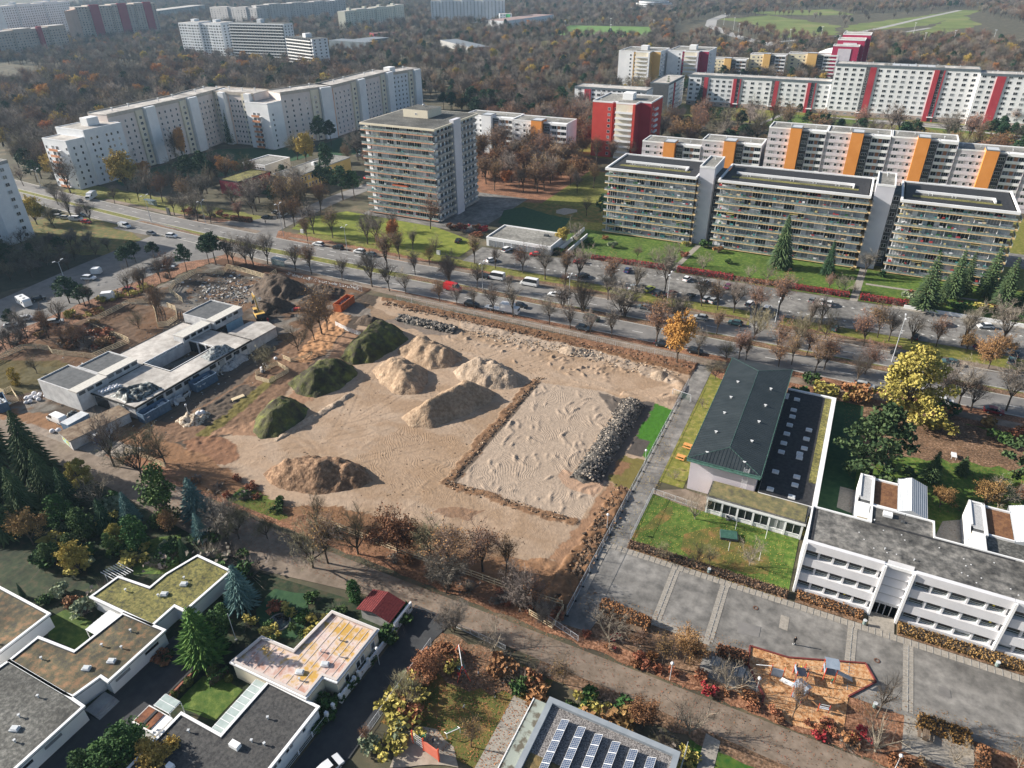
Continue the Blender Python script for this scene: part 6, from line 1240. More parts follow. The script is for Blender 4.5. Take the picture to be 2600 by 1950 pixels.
reg('bigpine', [pine(s, .88, 4.0, 46, .26) for s in (131,)], brk, nel, 'pine_tree', 'tree')
reg('wpine', [spruce(s, .24, .05, .46, 20) for s in (132, 133)], brk, nel, 'pine_tree', 'tree')
reg('vthuja', [spruce(s, .24, -.3, .4, 30) for s in (143,)], brk, M('vivid_green_scales', (.03,.10,.015), (.12,.22,.04), 1), 'conifer_tree', 'tree')
reg('thuja', [bushy(s, 30, 1.9, .3, .2, 90) for s in (141,)], brk, lgn, 'conifer_tree', 'tree')
reg('column', [bushy(s, 30, 1.5, .3, .17, 90) for s in (142,)], brk, ney, 'golden_conifer_tree', 'tree')
for nm, mt_, nn in (('sgreen', lgn, 'shrub'), ('sbrown', lbr, 'shrub'), ('sred', lrd, 'shrub'), ('syellow', lyg, 'shrub'), ('srust', lru, 'shrub'), ('spale', M('pale_green_leaves', (.16,.20,.12), (.28,.32,.2), 1), 'shrub'), ('stwig', twg, 'shrub')):
    reg(nm, [shrubm(hash(nm) % 97 if False else len(nm)*7+s, 260 if nm != 'stwig' else 30, .13, 60 if nm != 'stwig' else 260) for s in (1, 2)], twg, mt_, nn, 'shrub')
ORD = 'first second third fourth fifth sixth seventh eighth ninth tenth eleventh twelfth thirteenth fourteenth fifteenth sixteenth seventeenth eighteenth nineteenth twentieth'.split()
LOOK = dict(bare='bare grey brown tree', rust='bare rust tinged tree', olive='bare olive brown tree', pale='bare pale twigged tree', multi='bare many stemmed tree', brown='brown leaved autumn tree', orange='bright orange tree', yellow='yellow autumn tree', ygreen='yellow green tree', larch='golden larch', spruce='dark spruce', spruce2='broad green spruce', blue='blue spruce', pine='dark pine', bigpine='big rounded pine', wpine='tall green pine', thuja='dense green conifer', vthuja='bright green conifer', column='golden yellow conifer', sgreen='green shrub', sbrown='brown shrub', sred='crimson shrub', syellow='yellow green shrub', srust='rust coloured shrub', spale='pale green shrub', stwig='bare twiggy shrub')
NTREE = {}
def tree(kind, x, y, h, label, group=None, z=0, wide=1.0, r=R):
    k = KIND[kind]; T, C = k['v'][r.randrange(len(k['v']))]; NTREE[k['name']] = NTREE.get(k['name'], 0)+1
    t = thing(k['name'], label, k['cat'], (x, y, z), r.uniform(0, 6.28), group); s = h/10 if k['cat'] != 'shrub' else h; t.scale = (s*wide, s*wide, s)
    put('trunk' if k['cat'] != 'shrub' else 'stems', T, t); put('crown' if k['cat'] != 'shrub' else 'foliage', C, t); return t
def row(where, group, items, h=9.5, left='from the left'):
    L_ = []
    for it in items:
        kd, rc, x, y = it[:4]; hh = it[4]*R.uniform(.9, 1.15) if len(it) > 4 else h*R.uniform(.78, 1.22); p = K(rc, x, y); L_.append((kd, p, hh, it[5] if len(it) > 5 else .9, CX[int(rc[1])]+x*.2953))
    L_.sort(key=lambda q: q[4]); cnt = {}
    for kd, p, hh, w, u in L_:
        c = cnt.get(LOOK[kd], 0); cnt[LOOK[kd]] = c+1; n = sum(1 for q in L_ if q[0] == kd)
        lab = f"{LOOK[kd]} {where}" if n == 1 else f"{ORD[c]} {LOOK[kd]} {left} {where}"
        tree(kd, p[0], p[1], hh, lab, group, wide=w)
row('along the near kerb of the road', 'street trees along the near kerb', [('bare','11',100,615,10.5), ('bare','11',340,670,9), ('rust','11',480,700,9), ('bare','11',740,755,7), ('bare','11',1000,810,10), ('bare','11',1150,845,8), ('bare','11',1290,870,7.5), ('rust','11',1580,935,7.5), ('bare','11',1730,965,7), ('bare','11',1880,1000,6.5), ('bare','11',2040,1030,7.5),
    ('bare','12',325,1135,8.5), ('bare','12',500,1170,8.5), ('bare','12',675,1210,7.5), ('bare','12',855,1245,8.5), ('rust','12',1235,1315,11), ('bare','12',1605,1400,8)])
row('by the corner of the school path', 'trees at the school path corner', [('orange','12',1415,1465,11,.8)])
row('on the planted median', 'trees on the median of the road', [('rust','11',1130,680,12), ('bare','11',1370,710,8.5), ('multi','11',1660,765,8), ('bare','11',1900,830,8), ('bare','11',2170,860,6), ('bare','12',10,1065,9), ('multi','12',435,985,7), ('multi','12',610,1020,9), ('multi','12',955,1062,9), ('rust','12',1290,1150,8), ('multi','12',1415,1120,9), ('rust','12',1760,1215,7.5), ('olive','12',2080,1260,8), ('rust','13',60,1380,9), ('rust','13',330,1400,8), ('rust','13',830,1560,9), ('bare','13',760,1650,8)])
row('between road and parking lot', 'trees between road and parking lot', [('rust','11',1490,620,7), ('rust','11',1880,610,9), ('bare','11',2060,650,8), ('rust','12',95,690,10), ('bare','12',285,745,11), ('rust','12',460,748,10), ('bare','12',565,768,10), ('rust','12',450,845,5), ('bare','12',825,920,9), ('rust','12',855,832,11), ('bare','12',1060,870,11), ('bare','12',1310,862,12), ('bare','12',1630,975,9), ('rust','12',1765,1005,9), ('bare','12',1905,1030,9), ('rust','12',2075,1080,10), ('rust','13',85,1050,11), ('bare','13',350,1150,9), ('bare','13',455,1128,9), ('olive','13',215,1325,9), ('olive','13',490,1262,8), ('rust','13',820,1320,10), ('rust','13',940,1245,9), ('bare','13',1035,1275,9), ('bare','13',1235,1293,9), ('rust','13',1440,1325,8), ('bare','13',1660,1312,10), ('bare','13',2010,1335,11), ('brown','13',1700,1370,5), ('brown','13',1890,1515,8), ('brown','13',2000,1420,5)])
row('in the sunny lawn before the tall tower', 'trees on the lawn before the tower', [('rust','11',330,290,11), ('rust','11',250,295,9), ('rust','11',445,412,9), ('bare','11',500,355,10.5), ('rust','11',660,388,11), ('bare','11',960,442,11), ('bare','11',1045,452,11), ('rust','11',1235,572,10), ('bare','11',1350,490,8), ('olive','11',1540,520,6.5), ('rust','11',1500,310,11), ('orange','11',1180,440,7,.8), ('bare','11',1190,330,7)])
row('in the garden of the balcony block', 'small trees in the garden of the balcony block', [('olive','12',1080,560,4), ('pale','12',1235,605,5.5), ('pale','12',1365,612,6.5), ('pale','12',1640,668,6), ('pale','12',2040,738,4.5), ('pale','12',2190,745,4.5), ('rust','13',520,842,5), ('pale','13',650,855,5), ('pale','13',612,830,4), ('bare','13',820,715,8), ('olive','13',740,865,3)])
row('before the balcony block', 'conifers before the balcony block', [('spruce2','13',100,640,20,.75), ('spruce','13',505,715,12.5,.8), ('wpine','13',1330,1010,17,.95), ('wpine','13',1570,905,15,.9), ('wpine','13',1670,870,15,.8), ('wpine','13',1860,900,15,.8), ('wpine','13',2000,990,15,.9), ('wpine','13',2190,1000,13), ('wpine','13',1480,950,9)])
row('north of the school path by the road', 'bare trees by the foot path near the hall', [('rust','13',90,1500,8), ('rust','13',200,1480,8), ('rust','13',400,1545,8), ('rust','13',480,1520,8), ('olive','12',1840,1440,6), ('rust','12',1950,1435,7), ('rust','12',2010,1440,7.5), ('olive','12',1745,1600,4.5)])
row('in the school garden beside the road', 'trees at the road side of the school garden', [('ygreen','23',1180,300,15.5,1.0), ('bare','23',1480,195,9), ('bare','23',1625,240,12), ('bare','23',1745,252,8), ('bare','23',2045,250,13)])
row('in the school garden', 'trees in the school garden', [('bigpine','23',880,800,15.5,1.0), ('wpine','23',1390,850,7,1.1), ('wpine','23',1660,790,4.5,1.4), ('bigpine','23',2240,850,14)])
row('between the pavilion wings', 'small autumn trees between the pavilion wings', [('brown','23',1470,1080,4.5), ('brown','23',1850,1090,5.5), ('pale','23',1970,1090,5.5), ('brown','23',2190,1090,4)])
row('on the school lawn', 'trees on the school lawn', [('pale','22',1570,1180,6,.7), ('pale','22',2040,1580,5,.8), ('pale','22',1390,840,2.4), ('pale','22',1635,225,2.6), ('olive','22',1290,1520,3.5), ('olive','22',1580,1580,4.5), ('olive','22',1700,1560,3.5)])
row('on the leafy slope along the wooden fence', 'bare trees along the wooden site fence', [('olive','21',530,1240,7), ('olive','21',880,1480,9.5), ('brown','21',1220,1480,8.5), ('rust','21',1650,1630,10), ('olive','21',1500,1560,9), ('rust','21',1950,1640,10), ('olive','21',490,1600,10.5), ('rust','21',620,1560,9), ('multi','32',60,290,7), ('rust','21',2150,1640,8), ('rust','32',180,330,6), ('multi','31',1640,130,7), ('multi','32',260,420,5)])
row('by the school yard', 'trees between the park path and the school yard', [('pale','32',830,570,5.6,1.1), ('rust','32',1290,780,5.8), ('brown','32',1480,760,5.5), ('pale','32',1845,1010,4.8), ('rust','33',200,1250,8,.45), ('bare','33',930,1230,7.5,.6), ('pale','33',920,1520,6,1.1), ('pale','33',1600,1620,3.8), ('pale','33',2150,1659,3.4), ('rust','32',1080,640,4)])
row('beside the kindergarten', 'trees around the kindergarten', [('multi','31',1690,480,5), ('pale','31',2050,660,4.6), ('olive','31',1310,1130,6,.9), ('brown','31',1450,880,4.6,1.1), ('rust','31',950,1440,3), ('pale','32',1525,1370,5.2), ('brown','32',1120,1320,4.4), ('rust','32',440,940,4.5), ('rust','31',1850,1480,4.5)])
row('near the garage of the site', 'bare trees near the garage of the site', [('bare','20',985,725,12.5,.9), ('olive','20',1220,815,9), ('olive','20',1420,705,9), ('olive','20',2060,1350,7)])
row('in the shady gardens', 'conifers in the shady gardens', [('spruce2','20',330,800,14.5), ('spruce2','20',120,1100,16), ('spruce2','20',-60,700,17), ('spruce2','20',60,1330,12), ('spruce2','20',450,1000,11), ('spruce2','20',250,1180,12), ('spruce2','20',-80,1300,14), ('spruce','20',620,1080,9), ('thuja','20',560,1250,8,1.3), ('thuja','20',740,1340,7,1.3), ('thuja','20',1200,1440,7,1.2), ('thuja','20',640,1480,5,1.3), ('thuja','20',430,1560,5,1.3), ('spruce','20',940,1300,9), ('thuja','20',1440,1200,12.5,1.0), ('blue','20',1700,1150,10,1.1), ('blue','20',1140,1220,8), ('blue','20',1740,1360,7), ('spruce','20',1600,1520,5), ('blue','30',2090,260,10,1.05), ('vthuja','30',1770,720,10,1.35), ('thuja','30',1900,620,7,1.2), ('thuja','30',1930,450,5.5,1.2), ('thuja','31',850,220,5,1.2), ('spruce','30',210,200,3.5,.6), ('thuja','20',980,1500,5)])
row('in the shady gardens', 'leafy garden trees', [('multi','20',1950,1330,7,1.1), ('olive','20',850,1050,5), ('ygreen','20',720,900,6), ('brown','20',290,1400,6), ('yellow','20',700,1640,5), ('pale','20',860,1060,6), ('rust','20',200,1330,4), ('brown','20',1450,1300,4), ('ygreen','20',1020,1400,5), ('olive','21',100,1350,5)])
row('in front of the lane', 'evergreens in front of the lane', [('thuja','30',950,1659,6,1.6), ('thuja','30',1150,1600,7,1.4), ('yellow','30',1400,1659,5,1.2), ('thuja','30',740,1700,4,1.5)])
row('on the left side of the building site', 'trees left of the building site', [('bare','10',1240,860,9), ('bare','10',1120,905,9), ('rust','10',1215,850,8), ('bare','10',1385,772,8), ('rust','10',1475,742,8), ('bare','10',1970,612,9), ('bare','10',2010,622,10), ('bare','10',2130,652,9.5), ('bare','10',2190,642,10), ('bare','10',780,985,8), ('bare','10',540,1135,8), ('rust','10',420,1255,8), ('bare','10',385,1200,8), ('bare','10',240,1245,7.5), ('bare','10',200,1312,7), ('bare','10',100,1340,7), ('bare','10',60,1362,7), ('rust','10',640,1340,7), ('rust','10',560,1320,6.5), ('rust','10',740,1330,6)])
row('in the fenced islands of the site', 'trees in the fenced islands', [('rust','10',1390,1050,9.5,.7), ('rust','10',1360,1070,8,.7), ('olive','10',1200,1175,5), ('olive','10',320,1560,5.5), ('column','10',150,1659,5.6,1.2), ('rust','11',570,1222,13,.85), ('rust','11',615,1192,9), ('rust','11',505,1272,9,.8), ('olive','11',365,1365,8.5), ('olive','11',70,1560,7.5)])
row('beside the left road', 'pines beside the left road', [('pine','10',600,950,8,1.3), ('pine','10',690,960,8,1.3), ('pine','10',740,985,7,1.2), ('pine','10',1100,640,7.5,1.3), ('pine','10',1170,600,8,1.2), ('pine','10',1610,685,11,.8), ('pine','10',1800,610,11.5,.8), ('pine','10',1860,625,12,.9), ('pine','10',1330,560,6,1.3), ('pine','10',130,1180,7)])
row('along the far kerb at the left', 'trees along the far kerb at the left', [('bare','10',505,105,9), ('bare','10',625,245,11), ('bare','10',790,270,10), ('bare','10',990,98,8), ('bare','10',1195,72,9), ('bare','10',1700,242,11), ('bare','10',1815,268,7), ('rust','10',2065,252,8), ('bare','10',2180,188,8), ('bare','00',205,1600,9), ('bare','00',610,1659,13), ('bare','00',560,1600,12), ('yellow','10',320,272,10,1.1), ('olive','10',440,270,8), ('olive','10',470,298,8), ('bare','10',700,235,6), ('bare','10',1500,190,8), ('bare','10',1590,210,8)])
row('by the low buildings beyond the road', 'trees around the low buildings', [('yellow','00',1100,1640,14,1.0), ('orange','00',1250,1600,10), ('orange','00',1945,1530,8), ('orange','00',2050,1510,7), ('pine','00',1640,1600,14,1.0), ('pine','00',1760,1570,14), ('pine','00',1830,1600,12), ('bare','00',2000,1500,9), ('bare','10',1300,60,12), ('rust','10',1400,80,12), ('bare','10',1540,60,13), ('rust','10',1640,120,11), ('yellow','01',430,1390,14,.9), ('pine','01',240,1560,9), ('pine','01',620,1560,20,.75), ('pine','01',560,1600,10), ('pine','01',560,1270,17,.8), ('pine','01',650,1250,14), ('pine','11',750,60,15,1.1), ('pine','11',640,20,13), ('pine','11',850,60,14), ('rust','11',260,180,13), ('rust','11',130,60,12), ('rust','11',400,190,12), ('rust','11',560,180,13), ('bare','11',380,60,9), ('rust','01',960,1450,9), ('rust','01',800,1420,9), ('orange','00',1590,1400,17,.5), ('bare','00',1530,1420,16,.6), ('olive','00',1240,1430,15,1.0), ('olive','00',1050,1480,14,.8), ('spruce','00',1985,1240,19,.55), ('bare','00',840,1540,14,.8), ('bare','01',2300,1650,10)])
row('in the leafy court behind the tower', 'rust coloured trees behind the tower', [('brown','01',1920,1440,9), ('brown','01',2000,1500,10), ('rust','01',1900,1620,11), ('rust','01',2050,1640,10), ('brown','02',140,1480,8), ('orange','02',130,1450,7), ('rust','02',330,1500,12), ('rust','02',450,1480,11), ('rust','02',250,1560,11), ('rust','02',500,1600,10), ('bare','02',560,1659,10), ('rust','02',720,1430,14), ('rust','02',860,1420,12), ('rust','02',700,1620,10), ('rust','02',60,1620,10), ('orange','01',2150,1600,6), ('brown','02',600,1340,9), ('pine','12',780,240,12), ('bare','12',640,200,7), ('yellow','12',430,440,5,1.2), ('pale','12',530,440,8)])
row('around the white slabs', 'trees around the white slabs', [('orange','03',620,980,9,1.1), ('spruce','03',1790,1060,22,.5), ('wpine','03',1850,1080,24,.5), ('wpine','02',1320,960,20,.75), ('spruce','02',1600,920,14), ('pine','02',1700,1100,12), ('pine','02',1790,1110,12), ('pine','02',1960,1130,11), ('pine','03',260,1010,8), ('pine','03',160,1010,8), ('pine','03',430,1080,7), ('pine','03',1850,1180,9), ('pine','03',1980,1190,11), ('pine','03',2090,1210,9), ('rust','02',1320,1140,13), ('rust','02',1400,1150,12), ('olive','02',1290,1100,12), ('pine','03',2080,1640,12), ('brown','03',2000,1180,6), ('rust','03',2100,1100,12), ('rust','02',1180,1330,11), ('rust','02',1000,1380,9), ('wpine','02',650,1020,12), ('pine','02',600,960,12), ('yellow','02',480,1010,7), ('brown','03',1500,1040,5)])
# shrubs
def shrubs(where, group, kd, P, n, h=(1.2, 2.4), seed=1):
    n = int(n*.5)
    r = random.Random(seed); x0, x1 = min(p[0] for p in P), max(p[0] for p in P); y0, y1 = min(p[1] for p in P), max(p[1] for p in P); k = 0; t = 0
    while k < n and t < n*40:
        t += 1; x, y = r.uniform(x0, x1), r.uniform(y0, y1)
        if pip(x, y, P):
            kk = kd if isinstance(kd, str) else r.choice(kd); tree(kk, x, y, r.uniform(*h), f"{LOOK[kk]} {where}", group, wide=r.uniform(.9, 1.5), r=r); k += 1
shrubs('in the bed between hall garden and road', 'shrubs between garden and road', ('syellow', 'sgreen', 'sbrown', 'srust'), [(-3,154), (14,155), (30,152), (60,156), (60,163), (-3,163)], 46, (1.6, 3.4), 2)
shrubs('in the bushy strip by the kindergarten', 'shrubs between kindergarten and park path', ('syellow', 'sgreen', 'sbrown', 'sgreen', 'stwig'), [(-28,56.5), (-3.5,55), (-3.5,59.5), (-16,60.5), (-34,61), (-40,61)], 42, (1.3, 2.6), 3)
shrubs('along the green lane fence', 'shrubs along the lane fence', ('syellow', 'sbrown', 'srust', 'spale'), [(-43,40), (-39.5,38), (-38.5,56), (-42.5,61), (-43.3,58)], 30, (1.3, 2.4), 4)
shrubs('under the tall pines beside the balcony block', 'shrubs under the pines', ('sgreen', 'sbrown', 'srust', 'syellow'), [(20,222), (60,223), (60,232), (24,231)], 34, (1.3, 2.8), 8)
shrubs('in the bed between park path and play ground', 'red brown shrubs along the park path', ('srust', 'sbrown', 'sred', 'stwig', 'srust'), [(-24,68), (26,68), (26,70.2), (-10,70.6), (-24,71)], 64, (.7, 1.3), 9)
shrubs('in the shady gardens by the houses', 'garden shrubs by the houses', ('sgreen', 'sgreen', 'stwig', 'syellow', 'spale', 'sgreen'), [(-118,40), (-97,36), (-96,56), (-120,60)], 40, (1.3, 3.2), 10)
shrubs('between the moss roofed house and the park path', 'garden shrubs by the houses', ('sgreen', 'stwig', 'spale', 'sgreen'), [(-96,50), (-80,55), (-68,57), (-80,60), (-100,60)], 36, (1.3, 3.0), 11)
shrubs('around the pond garden', 'garden shrubs around the pond', ('sgreen', 'syellow', 'sgreen'), [(-73,46), (-67,47), (-60,48), (-60,57), (-72,57)], 24, (.9, 2.0), 12)
shrubs('along the front of the white row houses', 'shrubs along the row houses', ('sgreen', 'stwig', 'srust'), [(-79,30), (-77.6,30), (-77.4,42), (-79.2,42)], 12, (.7, 1.3), 13)
shrubs('in the front gardens beside the lane', 'shrubs beside the lane wall', ('sgreen', 'sgreen', 'srust'), [(-50,36), (-49.7,44), (-49.8,54), (-50.3,54), (-50.4,36)], 16, (.9, 1.5), 14)
shrubs('in the hedge on the white lane wall', 'hedge shrubs above the lane wall', ('sgreen',), [(-50.4,55), (-49.6,55), (-49.2,62.5), (-50.6,62.5)], 12, (1.6, 2.3), 15)
shrubs('in the yellow thicket left of the site', 'yellow shrubs left of the site', ('syellow', 'syellow', 'sbrown', 'stwig'), [(-200,84), (-195,100), (-196,130), (-198,150), (-203,150), (-203,110), (-205,84)], 60, (1.1, 2.2), 16)
shrubs('in the brown thicket inside the curved fence', 'brown shrubs inside the curved fence', ('stwig', 'sbrown', 'stwig', 'srust'), [(-193,97), (-175,98), (-174,106), (-190,110)], 70, (1.5, 3.0), 17)
shrubs('in the dark strip under the bushes by the bus stop', 'bushes by the bus stop', ('srust', 'stwig', 'sbrown'), [K('10',1480,200), K('10',1700,240), K('10',2050,250), K('10',2180,220), K('10',2000,200), K('10',1600,150)], 22, (1.4, 2.4), 18)
shrubs('in the crimson bed beside the tower', 'crimson bed beside the tower', ('srust', 'sred', 'stwig'), [(-126,222), (-118,222), (-118,232), (-144,232), (-144,228)], 34, (1.3, 2.2), 19)
shrubs('on the brown hillside before the site fence', 'shrubs before the site fence', ('stwig', 'srust', 'stwig'), [(-80,69.5), (-28,69.5), (-28,72.5), (-76,72.6)], 50, (.9, 1.9), 20)
shrubs('in the shrubs at the end of the park path', 'shrubs at the left end of the path', ('stwig', 'srust', 'sgreen'), [(-112,70), (-96,68), (-84,69), (-84,73), (-100,75)], 24, (.9, 1.8), 21)
for i, (rc, x, y, s, kd, lb) in enumerate((('12',865,470,2.4,'spale','large pale green bush on the lawn by the ramp walls'), ('12',665,445,2.2,'sgreen','dark clipped bush at the end of the ramp walls'), ('12',1500,460,1.8,'syellow','round golden bush left of the first stair tower'), ('12',1655,470,2.8,'sgreen','dark green bush right of the first stair tower'), ('12',1480,550,2,'srust','rust brown bush below the first stair tower'), ('12',1770,510,2.4,'srust','rust brown bush at the left of the middle wing'), ('12',1860,610,1.8,'sgreen','flat clipped bush on the middle lawn'), ('13',975,720,2.2,'sgreen','dark green bush right of the second stair tower'), ('13',735,670,1.2,'syellow','small golden bush left of the second stair tower'), ('13',1210,930,3,'spale','big pale bush left of the tall pines'), ('30',270,350,2,'syellow','golden round shrub in the walled garden'), ('30',220,520,2.6,'spale','silvery shrub left of the mossy roofs'), ('30',740,330,2.6,'spale','silvery shrub above the white canopy'), ('30',640,280,2.4,'sbrown','tan ornamental grass next to the silvery shrub'), ('31',1240,1380,1.8,'spale','silvery shrub at the kindergarten lawn corner'), ('31',620,1130,2.2,'sgreen','bright green shrub in the front garden of the dark roofed house'), ('31',420,390,2,'sgreen','light green shrub beside the garden pond'), ('23',280,1250,3.2,'syellow','tan bush in the corner of school and low wing'), ('31',800,950,1.8,'sgreen','dark front garden bush below the stained roof'), ('31',170,300,1.6,'srust','orange grass clump beside the garden pond'), ('12',800,400,1.6,'srust','small red shrub by the balcony block corner'))):
    p = K(rc, x, y); tree(kd, p[0], p[1], s, lb, r=random.Random(i))
# clipped balls and hedges
XH = [((-78,220.4), (-64,220.6)), ((-64,220.7), (-51,220.9)), ((-48,221), (-30,221.4)), ((-30,221.5), (-12,222)), ((-12,222.1), (4.8,222.4)), ((8,222.2), (21,222.6))]
def hedge(label, a, b, w, h, mat, name='hedge', seed=1, dens=26):
    t = thing(name, label, 'hedge'); r = random.Random(seed); L_ = math.hypot(b[0]-a[0], b[1]-a[1]); an = math.atan2(b[1]-a[1], b[0]-a[0]); t.location = (a[0], a[1], 0); t.rotation_euler.z = an
    C = MB()
    n = int(L_*w*dens+2*(L_+w)*h*dens*.8)
    for i in range(n):
        q = r.random()
        if q < .45: p = (r.uniform(0, L_), r.uniform(-w/2, w/2), h+r.gauss(0, .07))
        elif q < .9: p = (r.uniform(0, L_), r.choice((-w/2, w/2))+r.gauss(0, .06), r.uniform(0, h))
        else: p = (r.choice((0, L_))+r.gauss(0, .05), r.uniform(-w/2, w/2), r.uniform(0, h))
        leafq(C, r, Vector(p), .15, 0, .5)
    C.build('foliage', mat, t); m = MB(); m.box(.1, L_-.1, -w/2+.12, w/2-.12, 0, h-.12); m.build('twig_core', brk, t); return t
K2 = lambda rc, x, y: K(rc, x, y, .8)
hedge('rust brown beech hedge at the left end of the school yard', K2('32',770,250), K2('32',1180,430), 1.7, 1.7, lru, seed=1)
hedge('rust brown beech hedge left of the playground', K2('32',1760,640), K2('32',2030,720), 1.6, 1.5, lru, seed=2)
hedge('small round rust hedge block by the litter bin', K2('32',1500,640), K2('32',1610,640), 1.3, 1.4, lru, seed=3)
hedge('long brown beech hedge at the right end of the school yard', K2('33',1290,1250), K2('33',1740,1410), 1.9, 1.5, M('dark_beech', (.13,.07,.02), (.30,.17,.05), 1), seed=4)
hedge('short golden brown hedge at the lower right corner', K2('33',1850,1500), K2('33',1840,1700), 1.3, 1.7, lbr, seed=5)
hedge('low brown hedge below the left half of the school', (5.8,92.2), (15.6,92.2), 1.7, .7, lbr, seed=6); hedge('low brown hedge below the right half of the school', (20.8,92), (60,92), 1.9, .8, lbr, seed=7)
for i, (a_, b_) in enumerate(XH): hedge(f'{ORD[i]} crimson hedge from the left between garden lawn and parking lot', a_, b_, 2.2, 1.1+.25*(i % 3), lrd if i != 3 else lru, seed=20+i, dens=18)
hedge('low brown hedge between school lawn and yard', (-22.6,91.6), (4.2,91.5), 1.5, .8, M('twiggy_hedge', (.10,.06,.035), (.26,.16,.10), 1), seed=8)
hedge('rust red hedge at the corner by the left junction', K2('10',1990,215), K2('10',2160,235), 2, 1.8, lru, seed=9)
hedge('dark green thuja hedge on the left lane side', (-68.6,37.8), (-67.6,40.8), .5, 1.5, lgn, seed=10)
hedge('dark clipped hedge at the garage corner of the parking lot', K2('12',370,500), K2('12',440,520), 2.2, 2, lgn, seed=11)
bm_ = MB(); rr_ = random.Random(3)
for i in range(420):
    v = Vector((rr_.gauss(0,1), rr_.gauss(0,1), rr_.gauss(0,1))).normalized()*.62; leafq(bm_, rr_, v+Vector((0,0,.6)), .1, 0, .5)
bm_.ball((0,0,.6), .56, 10, 8); bmesh_ = bm_.mesh('clipped_ball', M('olive_box', (.04,.055,.015), (.12,.13,.03), 2))
for i, (x, y, s, q) in enumerate(((1675,845,.8,'furthest up the row'), (1625,915,1.15,'largest of the row'), (1570,965,.8,'third down the row'), (1500,1020,1.0,'nearest the glass canopy'), (1975,880,1.0,'alone at the white wall'), (1850,830,1.6,'wide flat one in the upper corner'))):
    p = K('30', x, y+30); tag(put('clipped_bush', bmesh_, None, (p[0], p[1], 0), i, s), f'clipped round bush in the lawn court, {q}', 'bush')
# ------------------------------------------------------------------ woods
def scatter(P, sp, mix, seed, zone_=None, jit=.45, hmin=.75, hmax=1.2):
    r = random.Random(seed); x0, x1 = min(p[0] for p in P), max(p[0] for p in P); y0, y1 = min(p[1] for p in P), max(p[1] for p in P); out = []
    y = y0
    while y < y1:
        x = x0
        while x < x1:
            a, b = x+r.uniform(-jit, jit)*sp, y+r.uniform(-jit, jit)*sp
            if inview(a, b, 6, .05) and pip(a, b, P) and not any(pip(a, b, e) for e in EXN): out.append((r.choice(mix), a, b, r.uniform(hmin, hmax)))
            x += sp
        y += sp
    return out
EXB = [(min(p[0] for p in e), max(p[0] for p in e), min(p[1] for p in e), max(p[1] for p in e), e) for e in EX]
class _E:
    def __iter__(s): return iter(())
EXN = []
def blocked(a, b):
    for x0, x1, y0, y1, e in EXB:
        if x0 < a < x1 and y0 < b < y1 and pip(a, b, e): return True
    return False
def woods(P, sp, mix, seed, **kw): return [q for q in scatter(P, sp, mix, seed, **kw) if not blocked(q[1], q[2])]
mixL = ['bare']*22+['rust']*5+['olive']*8+['pine']*3+['yellow']*2+['orange']*1
mixC = ['bare']*14+['rust']*6+['pine']*3+['olive']*5+['brown']*1
mixF = ['bare']*6+['rust']*2+['olive']*3+['pine']
near = woods([(-425,232), (-352,200), (-350,330), (-315,332), (-315,450), (-300,480), (-480,560), (-700,480), (-600,300)], 8.2, mixL, 1)
near += woods([(-275,440), (-200,400), (-190,365), (-135,372), (-135,450), (-190,455), (-190,500), (-280,500)], 8.0, ['rust']*3+['bare']*3+['pine']*3+['brown'], 2)
near += woods([(-240,300), (-207,300), (-207,345), (-245,345)], 7.5, ['bare', 'pine', 'rust', 'bare'], 3)
near += woods([(-130,386), (-100,390), (-98,352), (-60,356), (80,360), (90,520), (-100,470)], 13, ['rust', 'pine', 'pine', 'olive', 'brown', 'bare'], 4)
near += woods([(-320,232), (-290,232), (-262,250), (-262,290), (-300,300)], 10, ['bare', 'pine', 'olive'], 5)
near += woods([(-280,238), (-262,212), (-205,206), (-206,240), (-225,240), (-243,228), (-246,250), (-256,252)], 9, ['bare', 'rust', 'pine', 'bare', 'olive'], 14)
near += woods([(60,268), (120,268), (120,335), (50,335), (46,275)], 8, ['rust', 'bare', 'pine', 'brown'], 6)
near += woods([K('10', *q) for q in ((-200,500), (330,450), (800,435), (1080,490), (900,570), (560,740), (100,800), (-200,880))], 5.5, ['olive', 'bare', 'pine', 'bare', 'olive'], 7, hmin=.35, hmax=.6)
near += woods([(-170,283), (-100,283), (-95,335), (-180,340)], 9, ['rust', 'brown', 'rust', 'bare'], 8)
mid = woods([(-480,560), (-300,480), (-190,500), (-60,540), (130,560), (160,700), (120,1040), (20,1020), (-10,1100), (-100,880), (-250,960), (-300,1180), (-460,1180), (-560,900), (-1100,900), (-1100,500), (-700,480)], 10.5, mixL+mixC, 9)
far_ = woods([(-1300,900), (-560,900), (-460,1180), (-300,1180), (-280,1400), (-280,2600), (-2400,2600), (-1700,1000)], 15, mixF, 10, hmin=.9, hmax=1.4)
far_ += woods([(-280,1300), (-70,1500), (100,1680), (170,1300), (260,900), (1500,1800), (1500,2600), (-280,2600)], 15, mixF+['rust']*3, 11, hmin=.9, hmax=1.4)
far_ += woods([(-200,1080), (-60,1050), (110,1640), (-70,1500), (-205,1300)], 42, mixF, 12)
far_ += woods([(-240,940), (-150,1000), (-160,960), (-130,900), (100,900), (110,1100), (40,1060), (-60,1000), (-190,1130)], 14, ['rust']*3+['bare'], 13)
HB = dict(bare=12, rust=12, olive=11, pine=12, yellow=11, orange=11, brown=9)
near.sort(key=lambda q: (q[1]**2+q[2]**2)); rr_ = random.Random(9)
quota = {'bare_tree': 296, 'pine_tree': 120, 'autumn_tree': 120}; rest = []
